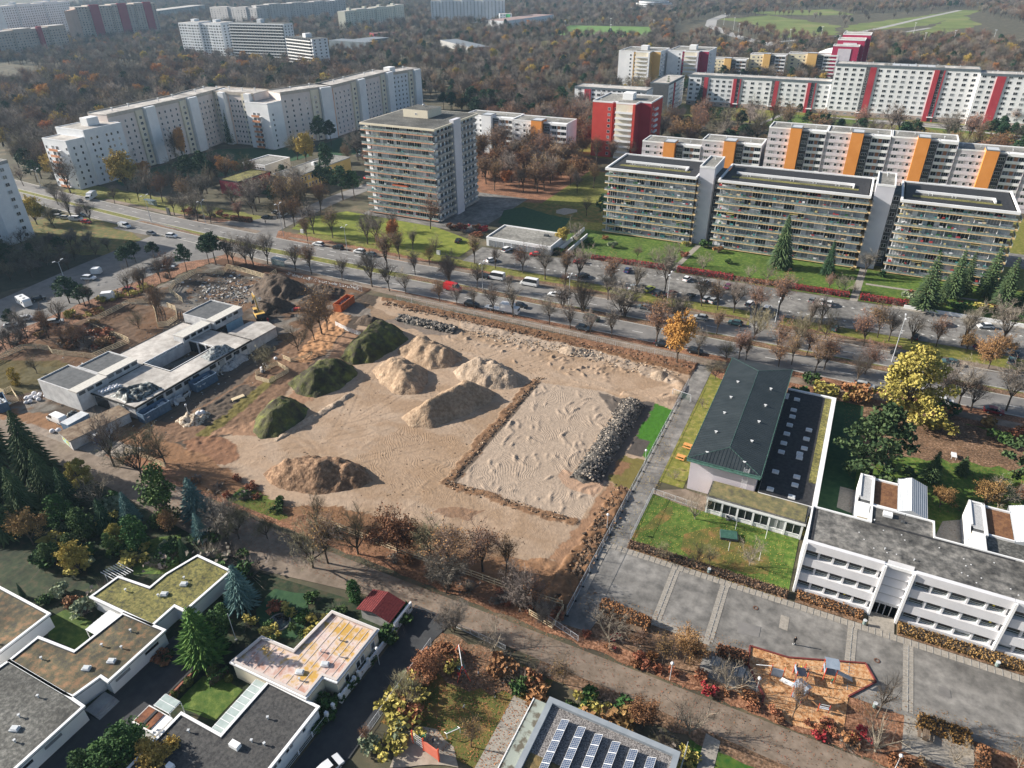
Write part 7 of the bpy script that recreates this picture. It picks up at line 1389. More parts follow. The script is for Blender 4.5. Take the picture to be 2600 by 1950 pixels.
def region(x, y):
    if x < -310 and y < 560: return 'in the wood behind the long zigzag slab', 'trees of the wood behind the zigzag slab'
    if x < -215 and y < 175: return 'in the shaded scrub by the left tower', 'trees in the shaded scrub'
    if x < -255: return 'in the garden of the long zigzag slab', 'trees in the zigzag slab garden'
    if x < -185 and y < 350: return 'around the low school buildings', 'trees around the ochre and dark red buildings'
    if x < -130 and y > 350: return 'in the small wood behind the orange shaft block', 'trees behind the low grey white block'
    if x < -90: return 'in the leafy court behind the tall tower', 'trees in the leafy court'
    if x > 40 and y < 340: return 'behind the right wing of the balcony block', 'trees behind the right wing'
    return 'between the white slabs and the orange shafts', 'trees between the slabs'
for kd, x, y, s in near:
    nm = KIND[kd]['name']
    if NTREE.get(nm, 0) < quota[nm]: w, g = region(x, y); tree(kd, x, y, HB[kd]*s, f'{LOOK[kd]} {w}', g, r=rr_, wide=1.15)
    else: rest.append((kd, x, y, s))
rest += [(a, b, c, d*.72) for a, b, c, d in mid]+[(a, b, c, d*.75) for a, b, c, d in far_]
# whatever is past the limit becomes one object per kind of wood, instanced from the same tree meshes
lib = bpy.data.collections.new('tree_library')
def joined(k, i):
    T, C = KIND[k]['raw'][i]; m = MB(); mats = [KIND[k]['bark']]+(KIND[k]['mats'] if isinstance(KIND[k]['mats'], list) else [KIND[k]['mats']])
    m.v = T.v+C.v; n = len(T.v); m.f = T.f+[tuple(a+n for a in f) for f in C.f]; m.m = [0]*len(T.f)+[a+1 for a in C.m]; return m.mesh('wood_tree', mats)
def woodland(label, kinds):
    pts = [q for q in rest if q[0] in kinds]
    if not pts: return
    col = bpy.data.collections.new('wood_'+kinds[0]); vi = {}
    for k in kinds:
        for i in range(len(KIND[k]['raw'])):
            vi.setdefault(k, []).append(len(col.objects)); o = bpy.data.objects.new(f'w{len(col.objects):02d}_{k}', joined(k, i)); col.objects.link(o)
    r = random.Random(4); me = bpy.data.meshes.new('woodland'); me.from_pydata([(q[1], q[2], 0) for q in pts], [], [])
    a = me.attributes.new('pick', 'INT', 'POINT'); a.data.foreach_set('value', [r.choice(vi[q[0]]) for q in pts])
    a = me.attributes.new('size', 'FLOAT', 'POINT'); a.data.foreach_set('value', [q[3]*HB[q[0]]/10*1.15 for q in pts])
    a = me.attributes.new('turn', 'FLOAT_VECTOR', 'POINT'); a.data.foreach_set('vector', [v for q in pts for v in (0, 0, r.uniform(0, 6.28))])
    o = put('woodland', me, kind='stuff'); o['label'] = label; o['category'] = 'wood'
    g = bpy.data.node_groups.new('woodland', 'GeometryNodeTree'); g.interface.new_socket('Geometry', in_out='INPUT', socket_type='NodeSocketGeometry'); g.interface.new_socket('Geometry', in_out='OUTPUT', socket_type='NodeSocketGeometry')
    N = g.nodes; L = g.links; gi = N.new('NodeGroupInput'); go = N.new('NodeGroupOutput'); ip = N.new('GeometryNodeInstanceOnPoints'); ci = N.new('GeometryNodeCollectionInfo'); ci.inputs['Collection'].default_value = col; ci.inputs['Separate Children'].default_value = True; ci.inputs['Reset Children'].default_value = True
    ip.inputs['Pick Instance'].default_value = True
    def at(n, t, s): q = N.new('GeometryNodeInputNamedAttribute'); q.data_type = t; q.inputs['Name'].default_value = n; L.new([z for z in q.outputs if z.enabled][0], ip.inputs[s])
    at('pick', 'INT', 'Instance Index'); at('size', 'FLOAT', 'Scale'); at('turn', 'FLOAT_VECTOR', 'Rotation')
    L.new(gi.outputs[0], ip.inputs['Points']); L.new(ci.outputs[0], ip.inputs['Instance']); L.new(ip.outputs[0], go.inputs[0])
    md = o.modifiers.new('scatter', 'NODES'); md.node_group = g; return len(pts)
wc = (woodland('bare deciduous wood reaching from the slabs to the horizon', ['bare', 'rust', 'olive']), woodland('dark pines scattered through the far wood', ['pine']), woodland('yellow orange and brown trees scattered through the far wood', ['yellow', 'orange', 'brown']))
print('TREES', NTREE, len(near), len(mid), len(far_), wc)

# fallen leaves, too many to count
def litter(label, P, n, mats, seed, s=(.05, .10), z=.16):
    r = random.Random(seed); x0, x1 = min(p[0] for p in P), max(p[0] for p in P); y0, y1 = min(p[1] for p in P), max(p[1] for p in P); m = MB(); k = 0
    while k < n:
        x, y = r.uniform(x0, x1), r.uniform(y0, y1)
        if pip(x, y, P): k += 1; q = r.uniform(*s); a = r.random()*3; mi = r.randrange(len(mats)); m.face([(x-q*math.cos(a), y-q*math.sin(a), z+.01), (x+q*math.sin(a), y-q*math.cos(a), z+r.uniform(0, .05)), (x+q*math.cos(a), y+q*math.sin(a), z+.01), (x-q*math.sin(a), y+q*math.cos(a), z+r.uniform(0, .05))], mi)
    o = m.build('fallen_leaves', mats, kind='stuff'); o['label'] = label; o['category'] = 'leaves'
litter('dry leaves blown over the edges of the park path', [(-110,60.5), (-60,62), (0,62), (60,60), (60,68), (-80,68), (-110,69.5)], 4200, [lru, lbr, lfb], 1)
litter('leaves scattered over the lower edge of the school yard', [(-26,74), (60,74), (60,81), (20,79), (-26,79)], 2600, [lru, lbr], 2)
litter('leaves lying on the school lawn and path', [(-27,90), (4,90), (4,106), (-22,108), (-27,150)], 2200, [lbr, lye], 3)
litter('leaves on the kindergarten lawn', [(-43,44), (-24,44), (-24,61), (-43,60.5)], 3000, [lru, lbr, lor], 4)
litter('leaves on the lawn behind the school', [(12,118), (60,118), (60,158), (8,158)], 5200, [lru, lbr], 5)
litter('leaves on the slope along the wooden fence', [(-100,68), (-28,68), (-28,77), (-80,76)], 5200, [lru, lbr, lfs], 6, z=.3)
# ------------------------------------------------------------------ vehicles
PAINT = {}
def paint(n, c): PAINT[n] = M('paint_'+n, c, tuple(min(1, v*1.06+.002) for v in c), .8, rough=.3, spec=.5); return PAINT[n]
for n, c in dict(white=(.70,.71,.72), silver=(.38,.40,.41), grey=(.16,.17,.18), black=(.018,.02,.022), blue=(.03,.06,.16), slate=(.09,.12,.14), red=(.50,.025,.03), darkred=(.20,.015,.02), yellow=(.55,.60,.10), teal=(.05,.11,.12), bluewhite=(.45,.52,.58), green=(.03,.05,.035), purple=(.12,.03,.08)).items(): paint(n, c)
cglass = M('car_glass', (.010,.013,.016), (.03,.035,.04), 2, rough=.08, spec=.7); tyre = M('tyre_rubber', (.012,.012,.012), (.03,.03,.03), 4); rimm = M('wheel_rim', (.30,.31,.32), (.42,.43,.44), 4, rough=.35); hlm = M('headlight_glass', (.55,.58,.60), (.65,.68,.7), 3, rough=.15); tlm = M('tail_light', (.35,.01,.01), (.5,.02,.02), 3, rough=.2)
# stations: x, belt height, roof height, half width belt, half width roof ; roof == belt means bonnet
CARS = dict(
 hatch=(4.1, 1.76, .34, [(0,.55,.55,.74,.74), (.12,.78,.78,.84,.80), (.95,.92,.92,.88,.80), (1.55,.95,1.42,.88,.64), (2.4,.96,1.50,.88,.66), (3.3,.97,1.44,.87,.64), (3.95,.92,1.0,.84,.72), (4.1,.7,.7,.78,.74)]),
 sedan=(4.7, 1.82, .34, [(0,.52,.52,.76,.76), (.14,.74,.74,.86,.82), (1.25,.90,.90,.90,.80), (1.95,.92,1.38,.90,.64), (2.8,.93,1.44,.90,.66), (3.5,.94,1.38,.89,.64), (4.1,.96,.98,.88,.74), (4.58,.90,.90,.84,.78), (4.7,.6,.6,.8,.78)]),
 wagon=(4.7, 1.84, .35, [(0,.54,.54,.76,.76), (.14,.76,.76,.88,.82), (1.15,.92,.92,.91,.82), (1.85,.95,1.42,.91,.66), (2.9,.96,1.50,.91,.68), (4.1,.97,1.46,.90,.66), (4.58,.95,1.05,.87,.74), (4.7,.62,.62,.82,.78)]),
 suv=(4.6, 1.90, .40, [(0,.62,.62,.80,.80), (.14,.90,.90,.90,.84), (1.05,1.05,1.05,.94,.84), (1.65,1.08,1.60,.94,.72), (2.8,1.09,1.70,.94,.74), (4.0,1.10,1.64,.93,.72), (4.48,1.05,1.2,.90,.80), (4.6,.7,.7,.86,.82)]),
 van=(5.3, 2.0, .36, [(0,.70,.70,.84,.84), (.16,1.0,1.0,.95,.88), (.75,1.18,1.22,.98,.86), (1.5,1.25,1.98,.99,.84), (2.6,1.25,2.06,.99,.86), (5.15,1.25,2.04,.98,.86), (5.3,1.2,1.9,.96,.84)]),
 bigvan=(5.9, 2.05, .38, [(0,.78,.78,.86,.86), (.16,1.1,1.1,.97,.90), (.65,1.28,1.34,1.0,.90), (1.4,1.4,2.40,1.01,.88), (2.4,1.4,2.56,1.01,.90), (5.75,1.4,2.54,1.01,.90), (5.9,1.35,2.4,.99,.88)]))
def carmeshes(kind):
    L_, W_, zb, ST = CARS[kind]; B, Gm = MB(), MB(); van = kind in ('van', 'bigvan')
    def ring(s): x, b_, t, wb, wt = s; return [(x,-wb*.96,zb), (x,-wb,b_*.62), (x,-wb,b_), (x,-wt,t), (x,wt,t), (x,wb,b_), (x,wb,b_*.62), (x,wb*.96,zb)]
    rs = [ring(s) for s in ST]
    for i in range(len(ST)-1):
        a, b_ = rs[i], rs[i+1]; cab = max(ST[i][2]-ST[i][1], ST[i+1][2]-ST[i+1][1]) > .1; slope = cab and min(ST[i][2]-ST[i][1], ST[i+1][2]-ST[i+1][1]) < .15
        for j in range(7):
            q = [a[j], a[j+1], b_[j+1], b_[j]]
            glass = cab and ((j in (2, 4) and not (van and i >= 4 and kind != 'minibus') and not (van and slope and False)) or (j == 3 and slope and (not van or i <= 3)))
            (Gm if glass else B).face(q)
    B.face(rs[0][::-1]); B.face(rs[-1]); B.face([rs[0][0], rs[0][7], rs[-1][7], rs[-1][0]])
    if van: # side panels closed, front door window only
        pass
    w = MB().tube((0,-.11,0), (0,.11,0), .33, .33, 12, cap=True); rm_ = MB().tube((0,-.13,0), (0,-.10,0), .2, .2, 8, cap=True).tube((0,.10,0), (0,.13,0), .2, .2, 8, cap=True)
    hl = MB().box(-.03, .10, -.16, .16, -.07, .07); return B, Gm, w, rm_, hl
CARS['minibus'] = CARS['bigvan']; CT = {}
for kd in CARS:
    B, Gm, w, rm_, hl = carmeshes(kd); CT[kd] = (B.mesh('body', PAINT['white']), Gm.mesh('windows', cglass), w.mesh('tyre', tyre), rm_.mesh('rim', rimm), hl.mesh('headlight', hlm), hl.mesh('tail_light', tlm))
def car(kind, col, x, y, head, label, name='parked_car', cat='car', group=None, z=.13):
    L_, W_, zb, ST = CARS[kind]; b, g, w, rm_, hl, tl = CT[kind]; t = thing(name, label, cat, (x, y, z), head+math.pi, group); c = -L_/2
    o = put('body', b, t, (c, 0, 0)); o.material_slots[0].link = 'OBJECT'; o.material_slots[0].material = PAINT[col]; put('windows', g, t, (c, 0, .004))
    for dx in (.78, L_-.85):
        for s in (-1, 1): q = put('wheel', w, t, (c+dx, s*(W_/2-.10), .33)); put('rim', rm_, q)
    for s in (-1, 1):
        put('headlight', hl, t, (c+.10, s*(W_/2-.30), ST[0][1]+.06)); put('tail_light', tl, t, (c+L_-.07, s*(W_/2-.22), ST[-2][1]-.12))
    return t
def cars(items, name='parked_car', group=None):
    for it in items:
        kd, col, rc, x, y, hd, lab = it[:7]; p = K(rc, x, y, .75); car(kd, col, p[0], p[1], rad(hd), lab, name, 'van' if 'van' in kd else 'car', group)
cars([('bigvan','red','11',1690,822,0,'red high roofed van driving on the near carriageway'), ('suv','black','11',1855,955,0,'black car behind the red van on the near carriageway'), ('hatch','black','12',75,965,0,'black car on the near carriageway left of the street trees'), ('suv','green','12',685,1075,0,'dark green off road car on the near carriageway'), ('hatch','slate','12',610,1155,0,'slate grey car parked at the near kerb'), ('sedan','black','12',1300,1298,0,'black car half behind the bright orange tree'), ('hatch','black','12',1575,1355,0,'black car right of the bright orange tree'), ('wagon','silver','23',830,25,0,'silver estate car by the yellow shrubs on the near lane'), ('wagon','white','23',1505,158,0,'white estate car right of the big yellow green tree'), ('hatch','darkred','23',1945,245,0,'dark red car at the near kerb at the right edge'),
    ('suv','black','12',1640,-9999,0,'')][:-1], 'driving_car')
cars([('wagon','white','12',372,872,180,'white car with dark windows on the far carriageway'), ('minibus','white','11',2065,725,180,'white minibus parked at the far kerb, left one of two'), ('minibus','white','12',150,778,180,'white minibus parked at the far kerb, right one of two'), ('wagon','black','11',1955,712,180,'black car directly left of the left minibus'), ('sedan','black','12',965,945,180,'black car in the tree shade at the far kerb'), ('hatch','slate','12',1140,978,180,'slate blue car parked alone at the far kerb'), ('sedan','black','12',1300,1003,180,'black car partly behind a lamp post at the far kerb'), ('hatch','silver','12',1625,1068,180,'silver car driving on the far carriageway'), ('hatch','teal','12',1922,1115,180,'dark teal car driving behind the silver one'),
    ('wagon','white','11',535,437,180,'cream white taxi at the far kerb before the sunny lawn'), ('suv','black','11',703,467,180,'black car between taxi and white car at the far kerb'), ('suv','white','11',890,503,180,'white car behind the black one at the far kerb'), ('hatch','slate','11',990,526,180,'slate blue car behind the white one at the far kerb'), ('wagon','black','13',1135,1380,180,'black car on the far lane by the tall lamp post'), ('hatch','teal','13',1570,1452,180,'dark car hidden behind the yellow green tree'), ('hatch','grey','10',675,65,180,'two tone grey car on the far carriageway at the left')], 'parked_car')
cars([('hatch','red','12',200,525,200,'red car under a tree beside the pavilion'), ('hatch','red','12',578,588,200,'red car alone at the corner of the parking lot'), ('hatch','blue','12',995,662,90,'blue car alone in the upper bay row'), ('suv','black','12',610,712,60,'black car leaving the parking lot between two trees'), ('hatch','bluewhite','12',1045,808,70,'pale blue car in the lower bay row, left of the black one'), ('wagon','black','12',1112,812,70,'black car next to the yellow car'), ('hatch','yellow','12',1183,822,70,'bright yellow green car in the lower bay row'), ('wagon','slate','12',1262,860,70,'dark pickup like car right of the yellow car'), ('hatch','darkred','12',1375,862,70,'dark red car in the lower bay row'), ('hatch','white','12',1505,735,80,'white car by the garden path end'), ('wagon','white','12',1650,765,80,'white car right of the garden path end'), ('sedan','black','12',1530,885,70,'black car behind a bare tree in the lower bay row'), ('hatch','silver','12',1670,910,70,'silver car left of the rust tinted silver one'), ('hatch','silver','12',1735,922,70,'silver car second from the bare tree in the lower bay row'), ('hatch','purple','12',1860,800,80,'dark purple car below the crimson hedge'), ('wagon','white','12',2045,950,80,'white car behind a rusty tree in the lower bay row'), ('suv','white','12',2192,995,80,'white car at the lower bay row by the lamp post'),
    ('hatch','grey','13',380,918,85,'grey car left of the two white ones by the crimson hedge'), ('hatch','white','13',460,930,85,'white car, left one of two by the crimson hedge'), ('hatch','white','13',527,946,85,'white car, right one of two by the crimson hedge'), ('hatch','silver','13',1508,1112,85,'silver car by the brown topiary at the retaining wall'), ('hatch','white','13',1870,1142,200,'white car in the right part of the parking lot'), ('hatch','black','13',1270,1232,80,'black car behind a grey bare tree in the right lot'), ('hatch','teal','13',575,1155,80,'teal car in the shade at the lot entrance'), ('hatch','teal','13',2098,1440,80,'teal car at the lower right bays of the lot'), ('sedan','black','13',2128,1375,80,'black car at the right end of the parking lot'), ('hatch','purple','13',1820,1308,60,'purple car half hidden by brown leaves'),
    ('suv','white','11',2160,484,75,'white car parked near the gravel roofed garage'), ('hatch','white','11',2027,575,60,'white car at the grass verge below the garage'), ('hatch','black','11',1740,408,100,'black car beside the bare tree near the garage'), ('sedan','black','11',95,207,20,'dark car leaving the side street'), ('hatch','white','11',180,167,10,'white car parked at the left end of the sunny lawn'), ('hatch','silver','11',235,185,100,'silver car under rusty trees of the sunny lawn')], 'parked_car', None)
cars([('hatch','black','10',480,160,30,'black car, topmost of the row by the left tower'), ('wagon','white','10',500,198,20,'white estate car second in the row by the left tower'), ('wagon','silver','10',565,210,20,'silver car in the row by the left tower'), ('van','white','10',655,225,20,'white van in the row by the left tower'), ('hatch','slate','10',695,190,20,'slate car behind the white van by the left tower'), ('hatch','red','10',742,247,10,'red car at the end of the row by the left tower'), ('van','white','10',1072,283,0,'white van waiting at the left junction'), ('hatch','grey','10',1300,345,0,'grey car behind a bare tree at the left junction'), ('suv','white','10',1475,368,10,'white car turning at the left junction'), ('suv','white','10',762,730,20,'white car parked at the left road beside the trailer'), ('hatch','darkred','10',1110,830,20,'dark red car behind the trees of the left road'), ('hatch','silver','10',1345,635,50,'silver car under the pines of the left road'), ('wagon','silver','10',1440,640,50,'pale car right of the silver one under the pines'), ('hatch','white','10',225,1075,50,'white car parked on the left road near the caravan'), ('sedan','silver','10',105,1130,50,'silver car under a bare tree at the left edge'), ('wagon','silver','10',470,1105,50,'silver car behind bare trees left of the site'), ('hatch','black','10',330,905,60,'black car next to the white caravan'), ('van','white','20',490,318,178,'white delivery van next to the blue container'), ('hatch','white','31',620,1659,72,'white car on the narrow lane cut by the bottom edge'),
    ('hatch','white','01',920,1292,15,'white car, upper one behind the ochre building'), ('hatch','silver','01',890,1338,15,'silver car, lower one behind the ochre building'), ('hatch','black','01',850,1262,15,'black car in the shade behind the ochre building'), ('hatch','blue','01',968,1285,15,'blue car beside the tower behind the ochre building'), ('hatch','red','01',965,1525,60,'red car at the foot of the tall tower'), ('suv','white','02',1640,1100,20,'white car between the tall pines beyond the orange shafts')], 'parked_car')
def boxcar(label, rc, x, y, hd, L_, W_, H_, cat, name, mat=stl, win=(), z0=.45):
    p = K(rc, x, y, 1.2); t = thing(name, label, cat, (p[0], p[1], .12), rad(hd)); m = MB(); m.prism([(-L_/2,z0), (L_/2,z0), (L_/2,H_*.8), (L_/2-.5,H_), (-L_/2+.35,H_), (-L_/2,H_*.85)], -W_/2, W_/2)
    m.v = [(a, c, b_) for a, b_, c in m.v]; m.f = [f[::-1] for f in m.f]; m.build('body', mat, t)
    for s in (-1, 1):
        q = put('wheel', CT['van'][2], t, (0, s*(W_/2-.12), .33)); put('rim', CT['van'][3], q)
        for wx in win: bx(t, 'window', wx-.4, wx+.4, s*W_/2-.02, s*W_/2+.02, H_*.52, H_*.78, cglass)
    return t
t = boxcar('white caravan parked on the shaded left road', '10', 205, 935, -12, 6.2, 2.3, 2.6, 'caravan', 'caravan', win=(-2, .2, 1.8)); bx(t, 'roof_hatch', -1.6, -.9, -.4, .4, 2.6, 2.7, mtd); bx(t, 'roof_hatch', .8, 1.5, -.4, .4, 2.6, 2.7, mtd)
boxcar('small white box trailer behind the white car on the left road', '10', 828, 672, 30, 3, 1.9, 2.3, 'trailer', 'box_trailer'); boxcar('white box trailer beside the bare trees of the left road', '10', 925, 890, 40, 3.8, 2.0, 2.6, 'trailer', 'box_trailer')
t = boxcar('white box truck on the far carriageway at the left', '10', 790, 25, -60, 5.6, 2.2, 3.0, 'truck', 'box_truck', win=(2.3,)); bx(t, 'cab', 2.8, 4.2, -1, 1, .5, 2.1, stl); bx(t, 'windscreen', 4.2, 4.24, -.85, .85, 1.2, 2.0, cglass)
p = K('11', 2165, 1000, 1.2); t = thing('flatbed_truck', 'white box truck with a low flatbed trailer at the near kerb', 'truck', (p[0], p[1], .12), 0); bx(t, 'body', -2.2, 2.0, -1.1, 1.1, .8, 3.0, stl); bx(t, 'cab', 2.1, 3.6, -1, 1, .5, 2.2, stl); bx(t, 'windscreen', 3.6, 3.64, -.85, .85, 1.3, 2.0, cglass); bx(t, 'flatbed', -7.4, -2.6, -1, 1, .7, .85, mtl); bx(t, 'cargo', -6, -5, -.4, .5, .85, 1.3, dgy)
for dx in (-6.2, -5.2, -1.2, 2.6):
    for s in (-1, 1): q = put('wheel', CT['van'][2], t, (dx, s*.95, .33)); put('rim', CT['van'][3], q)
# ------------------------------------------------------------------ people
def personmesh(pose):
    V = dict(pelvis=(0,0,.95), waist=(0,0,1.12), chest=(0,.01,1.36), neck=(0,.01,1.50), head=(0,.03,1.60), crown=(0,.02,1.72)); rr_ = dict(pelvis=.15, waist=.135, chest=.16, neck=.06, head=.095, crown=.075)
    E_ = [('pelvis','waist'), ('waist','chest'), ('chest','neck'), ('neck','head'), ('head','crown')]
    for s, n in ((-1,'l'), (1,'r')):
        st_ = .22*s if pose == 'walk' else 0
        V.update({'sh'+n: (.17*s,0,1.40), 'el'+n: (.25*s,-st_*.5,1.13), 'ha'+n: (.24*s,.08-st_,.88), 'hip'+n: (.09*s,0,.90), 'kn'+n: (.10*s,.05+st_*.6,.50), 'an'+n: (.10*s,-.02+st_,.09), 'toe'+n: (.11*s,.13+st_,.05)})
        rr_.update({'sh'+n: .075, 'el'+n: .052, 'ha'+n: .042, 'hip'+n: .10, 'kn'+n: .07, 'an'+n: .05, 'toe'+n: .045}); E_ += [('chest','sh'+n), ('sh'+n,'el'+n), ('el'+n,'ha'+n), ('pelvis','hip'+n), ('hip'+n,'kn'+n), ('kn'+n,'an'+n), ('an'+n,'toe'+n)]
    ks = list(V); me = bpy.data.meshes.new('sk'); me.from_pydata([V[k] for k in ks], [(ks.index(a), ks.index(b_)) for a, b_ in E_], []); o = bpy.data.objects.new('sk', me); LINK(o)
    md = o.modifiers.new('skin', 'SKIN'); sv = me.skin_vertices[0].data
    for i, k in enumerate(ks): sv[i].radius = (rr_[k], rr_[k]*(.75 if k in ('pelvis','waist','chest') else 1)); sv[i].use_root = (k == 'pelvis')
    o.modifiers.new('sub', 'SUBSURF').levels = 1; bpy.context.view_layer.update(); ev = o.evaluated_get(bpy.context.evaluated_depsgraph_get()); out = bpy.data.meshes.new_from_object(ev); bpy.data.objects.remove(o)
    out.materials.clear(); [out.materials.append(None) for i in range(3)]
    mi = []
    for f in out.polygons: c = f.center; mi.append(0 if c.z > 1.50 or (abs(c.x) > .19 and c.z < .95) else 1 if c.z > .88 else 2)
    out.polygons.foreach_set('material_index', mi); out.polygons.foreach_set('use_smooth', [True]*len(mi)); return out
PM = {k: personmesh(k) for k in ('stand', 'walk')}
skin = M('skin', (.45,.28,.20), (.50,.32,.24), 5); hairm = MB().ball((0, .0, 1.69), .105, 8, 6, sz=.85).mesh('hair', M('dark_hair', (.03,.02,.012), (.06,.04,.03), 8)); shm = MB().box(-.15, -.06, -.06, .2, 0, .08).box(.06, .15, -.06, .2, 0, .08).mesh('shoes', stl)
def person(pose, rc, x, y, h, ja, tr, label, turn=0, z=.12, group=None):
    p = K(rc, x, y) if rc else (x, y); t = thing('person', label, 'person', (p[0], p[1], z), turn, group); t.scale = (h/1.78,)*3
    o = put('body', PM[pose], t)
    for i, m in enumerate((skin, ja, tr)): o.material_slots[i].link = 'OBJECT'; o.material_slots[i].material = m
    put('hair', hairm, t); 
    if pose == 'stand': put('shoes', shm, t)
    return t
c_bk = M('black_cloth', (.012,.012,.014), (.03,.03,.03), 4); c_rd = M('red_cloth', (.45,.03,.05), (.55,.05,.07), 4); c_nv = M('navy_cloth', (.02,.03,.08), (.04,.05,.11), 4); c_wt = M('white_cloth', (.6,.6,.6), (.7,.7,.7), 4); c_gn = M('green_cloth', (.03,.3,.15), (.05,.38,.2), 4); c_bl = M('blue_jeans', (.05,.08,.16), (.08,.12,.2), 4); c_pk = M('pink_cloth', (.6,.15,.25), (.66,.2,.3), 4); c_yl = M('yellow_cloth', (.6,.45,.05), (.65,.5,.08), 4)
for a in (('stand','33',222,602,1.8,c_bk,c_bk,'person in black standing alone on the school yard',.5), ('stand','33',240,815,1.3,c_bk,c_nv,'child in black climbing on the left climbing frame',1), ('stand','33',275,825,1.3,c_yl,c_nv,'child in yellow and black on the left climbing frame',2), ('stand','33',308,835,1.3,c_rd,c_bk,'child in red beside the left climbing frame',3), ('stand','33',335,845,1.3,c_nv,c_bk,'child in navy at the rope bridge',0), ('stand','33',545,935,1.2,c_gn,c_bk,'child in green at the foot of the covered climbing tower',1), ('stand','31',1742,880,1.2,c_rd,c_rd,'child in red below the basket swing',0), ('stand','31',1770,872,1.2,c_nv,c_bk,'child in navy, left one of two below the basket swing',.4), ('stand','31',1802,862,1.2,c_pk,c_nv,'child in pink and navy, right of the swing leg',.4), ('stand','31',1915,845,1.3,c_bk,c_bl,'child in black on the leafy ground right of the swing',2), ('walk','31',1790,1160,1.3,c_wt,c_bk,'child in white and black running on the kindergarten lawn',2), ('stand','31',2058,1055,1.3,c_bk,c_bk,'child in black in the tree shade of the kindergarten lawn',1), ('stand','31',1526,1450,1.2,c_nv,c_bk,'child in navy at the sandy corner',1), ('walk','10',1083,82,1.75,c_bk,c_bk,'left one of two dark dressed walkers beyond the road',1.6), ('walk','10',1123,80,1.75,c_bk,c_nv,'right one of two dark dressed walkers beyond the road',1.6), ('stand','11',210,632,1.75,c_bk,c_bk,'person in black waiting inside the bus shelter',0), ('walk','11',85,268,1.75,c_bk,c_nv,'person crossing at the side street by the lawn',1), ('walk','20',704,742,1.75,c_bk,c_bk,'person in black walking on the park path by the garage',1.3), ('stand','11',108,1118,1.75,c_rd,c_rd,'worker in red beside the excavator',1)): person(*a)
# ------------------------------------------------------------------ lamps, shelters, site gear
def lamp(label, rc, x, y, h=9.4, arms=2, rot=math.pi/2):
    p = K(rc, x, y); t = thing('street_lamp', label, 'street lamp', p, rot); m = MB(); m.tube((0,0,0), (0,0,h-.6), .13, .07, 6); m.build('pole', mtl, t)
    for s in ((-1, 1) if arms == 2 else (1,)):
        m = MB(); m.tube((0,0,h-.7), (s*1.4,0,h-.1), .05, .04, 5); m.build('arm', mtl, t); m = MB(); m.box(s*1.4-.45, s*1.4+.45, -.16, .16, h-.14, h+.02); m.build('lamp_head', stl, t)
for a in (('twin armed street lamp before the sunny lawn','11',785,500), ('twin armed street lamp by the red van','11',1950,835), ('twin armed street lamp right of the white minibuses','12',490,955), ('twin armed street lamp among the lower parking bays','12',1325,1015,12), ('tall twin armed street lamp left of the yellow green tree','13',1062,1455,13), ('street lamp on the median by the bus shelter at the left','10',1302,250,11), ('street lamp by the dark red building','10',1770,265), ('street lamp at the side street corner','11',240,378,13), ('street lamp at the parking lot edge below the crimson hedge','13',62,1110,7), ('street lamp on the shaded left road','10',558,750,7), ('street lamp at the far left of the main road','00',350,1600,8), ('street lamp right of the dark red building','10',2170,130,8), ('street lamp on the median at the right end','13',1120,1280+0,3.5)): lamp(*a)
for i, (x, y) in enumerate(((-365,1060), (-410,1000), (-330,960), (-300,1050), (-235,1200), (-205,1120), (-180,1020), (-110,960), (-80,1010), (-50,960), (20,1100), (60,1000), (100,1020), (30,960), (140,1100))):
    t = thing('flood_light', 'thin tall lamp mast in the open land behind the slabs', 'lamp mast', (x, y), 0, 'lamp masts in the far open land'); m = MB(); m.tube((0,0,0), (0,0,15), .22, .14, 5); m.build('pole', mtl, t); m = MB(); m.box(-1.1, 1.1, -.3, .3, 15, 15.5); m.build('lamp_head', stl, t)
for lb, rc, x, y in (('beside the trampled mat patch of the site','22',1140,715), ('in the churned brown strip','22',815,1275), ('at the playground corner','32',2090,1035), ('between park path and the rusty tree','32',1355,905), ('at the right end of the park path','33',1075,1700), ('beside the stained roof house','31',1062,775), ('beside the scrap pile on the site','20',1632,315)):
    p = K(rc, x, y); t = thing('globe_lamp', f'park lamp with a white globe {lb}', 'lamp', p); m = MB(); m.tube((0,0,0), (0,0,3.6), .06, .045, 6); m.build('pole', mtl, t); m = MB(); m.ball((0,0,3.8), .26, 10, 7); m.build('globe', stl, t, smooth=True)
def shelter(label, rc, x, y, rot=0):
    p = K(rc, x, y); t = thing('bus_shelter', label, 'bus shelter', p, rot); bx(t, 'roof', -3, 3, -1, 1, 2.45, 2.6, M('shelter_blue_grey', (.12,.18,.22), (.17,.24,.28), 1)); rbm = MB().box(-.03, .03, -1, 1, 2.6, 2.68).mesh('roof_rib', mtl)
    for i in range(7): put('roof_rib', rbm, t, (-2.7+.9*i, 0, 0))
    for a in (-2.9, -1, 1, 2.8): bx(t, 'post', a, a+.1, .85, .95, 0, 2.45, mtd)
    bx(t, 'back_pane', -2.8, 2.8, .88, .92, .4, 2.2, grl); bx(t, 'side_pane', 2.85, 2.9, -.8, .85, .4, 2.2, grl); bx(t, 'bench', -1.8, 1.8, .3, .7, .4, .48, mtd); return t
shelter('ribbed roof bus shelter at the near kerb by the wooden fence', '11', 210, 625, math.pi); shelter('bus shelter under trees on the far side at the left', '10', 1300, 110)
t = thing('advertising_pillar', 'dark advertising pillar on the far sidewalk at the left', 'pillar', K('10', 1455, 190)); bx(t, 'panel', -.8, .8, -.25, .25, .2, 3, dgy); bx(t, 'base', -.5, .5, -.2, .2, 0, .2, gry)
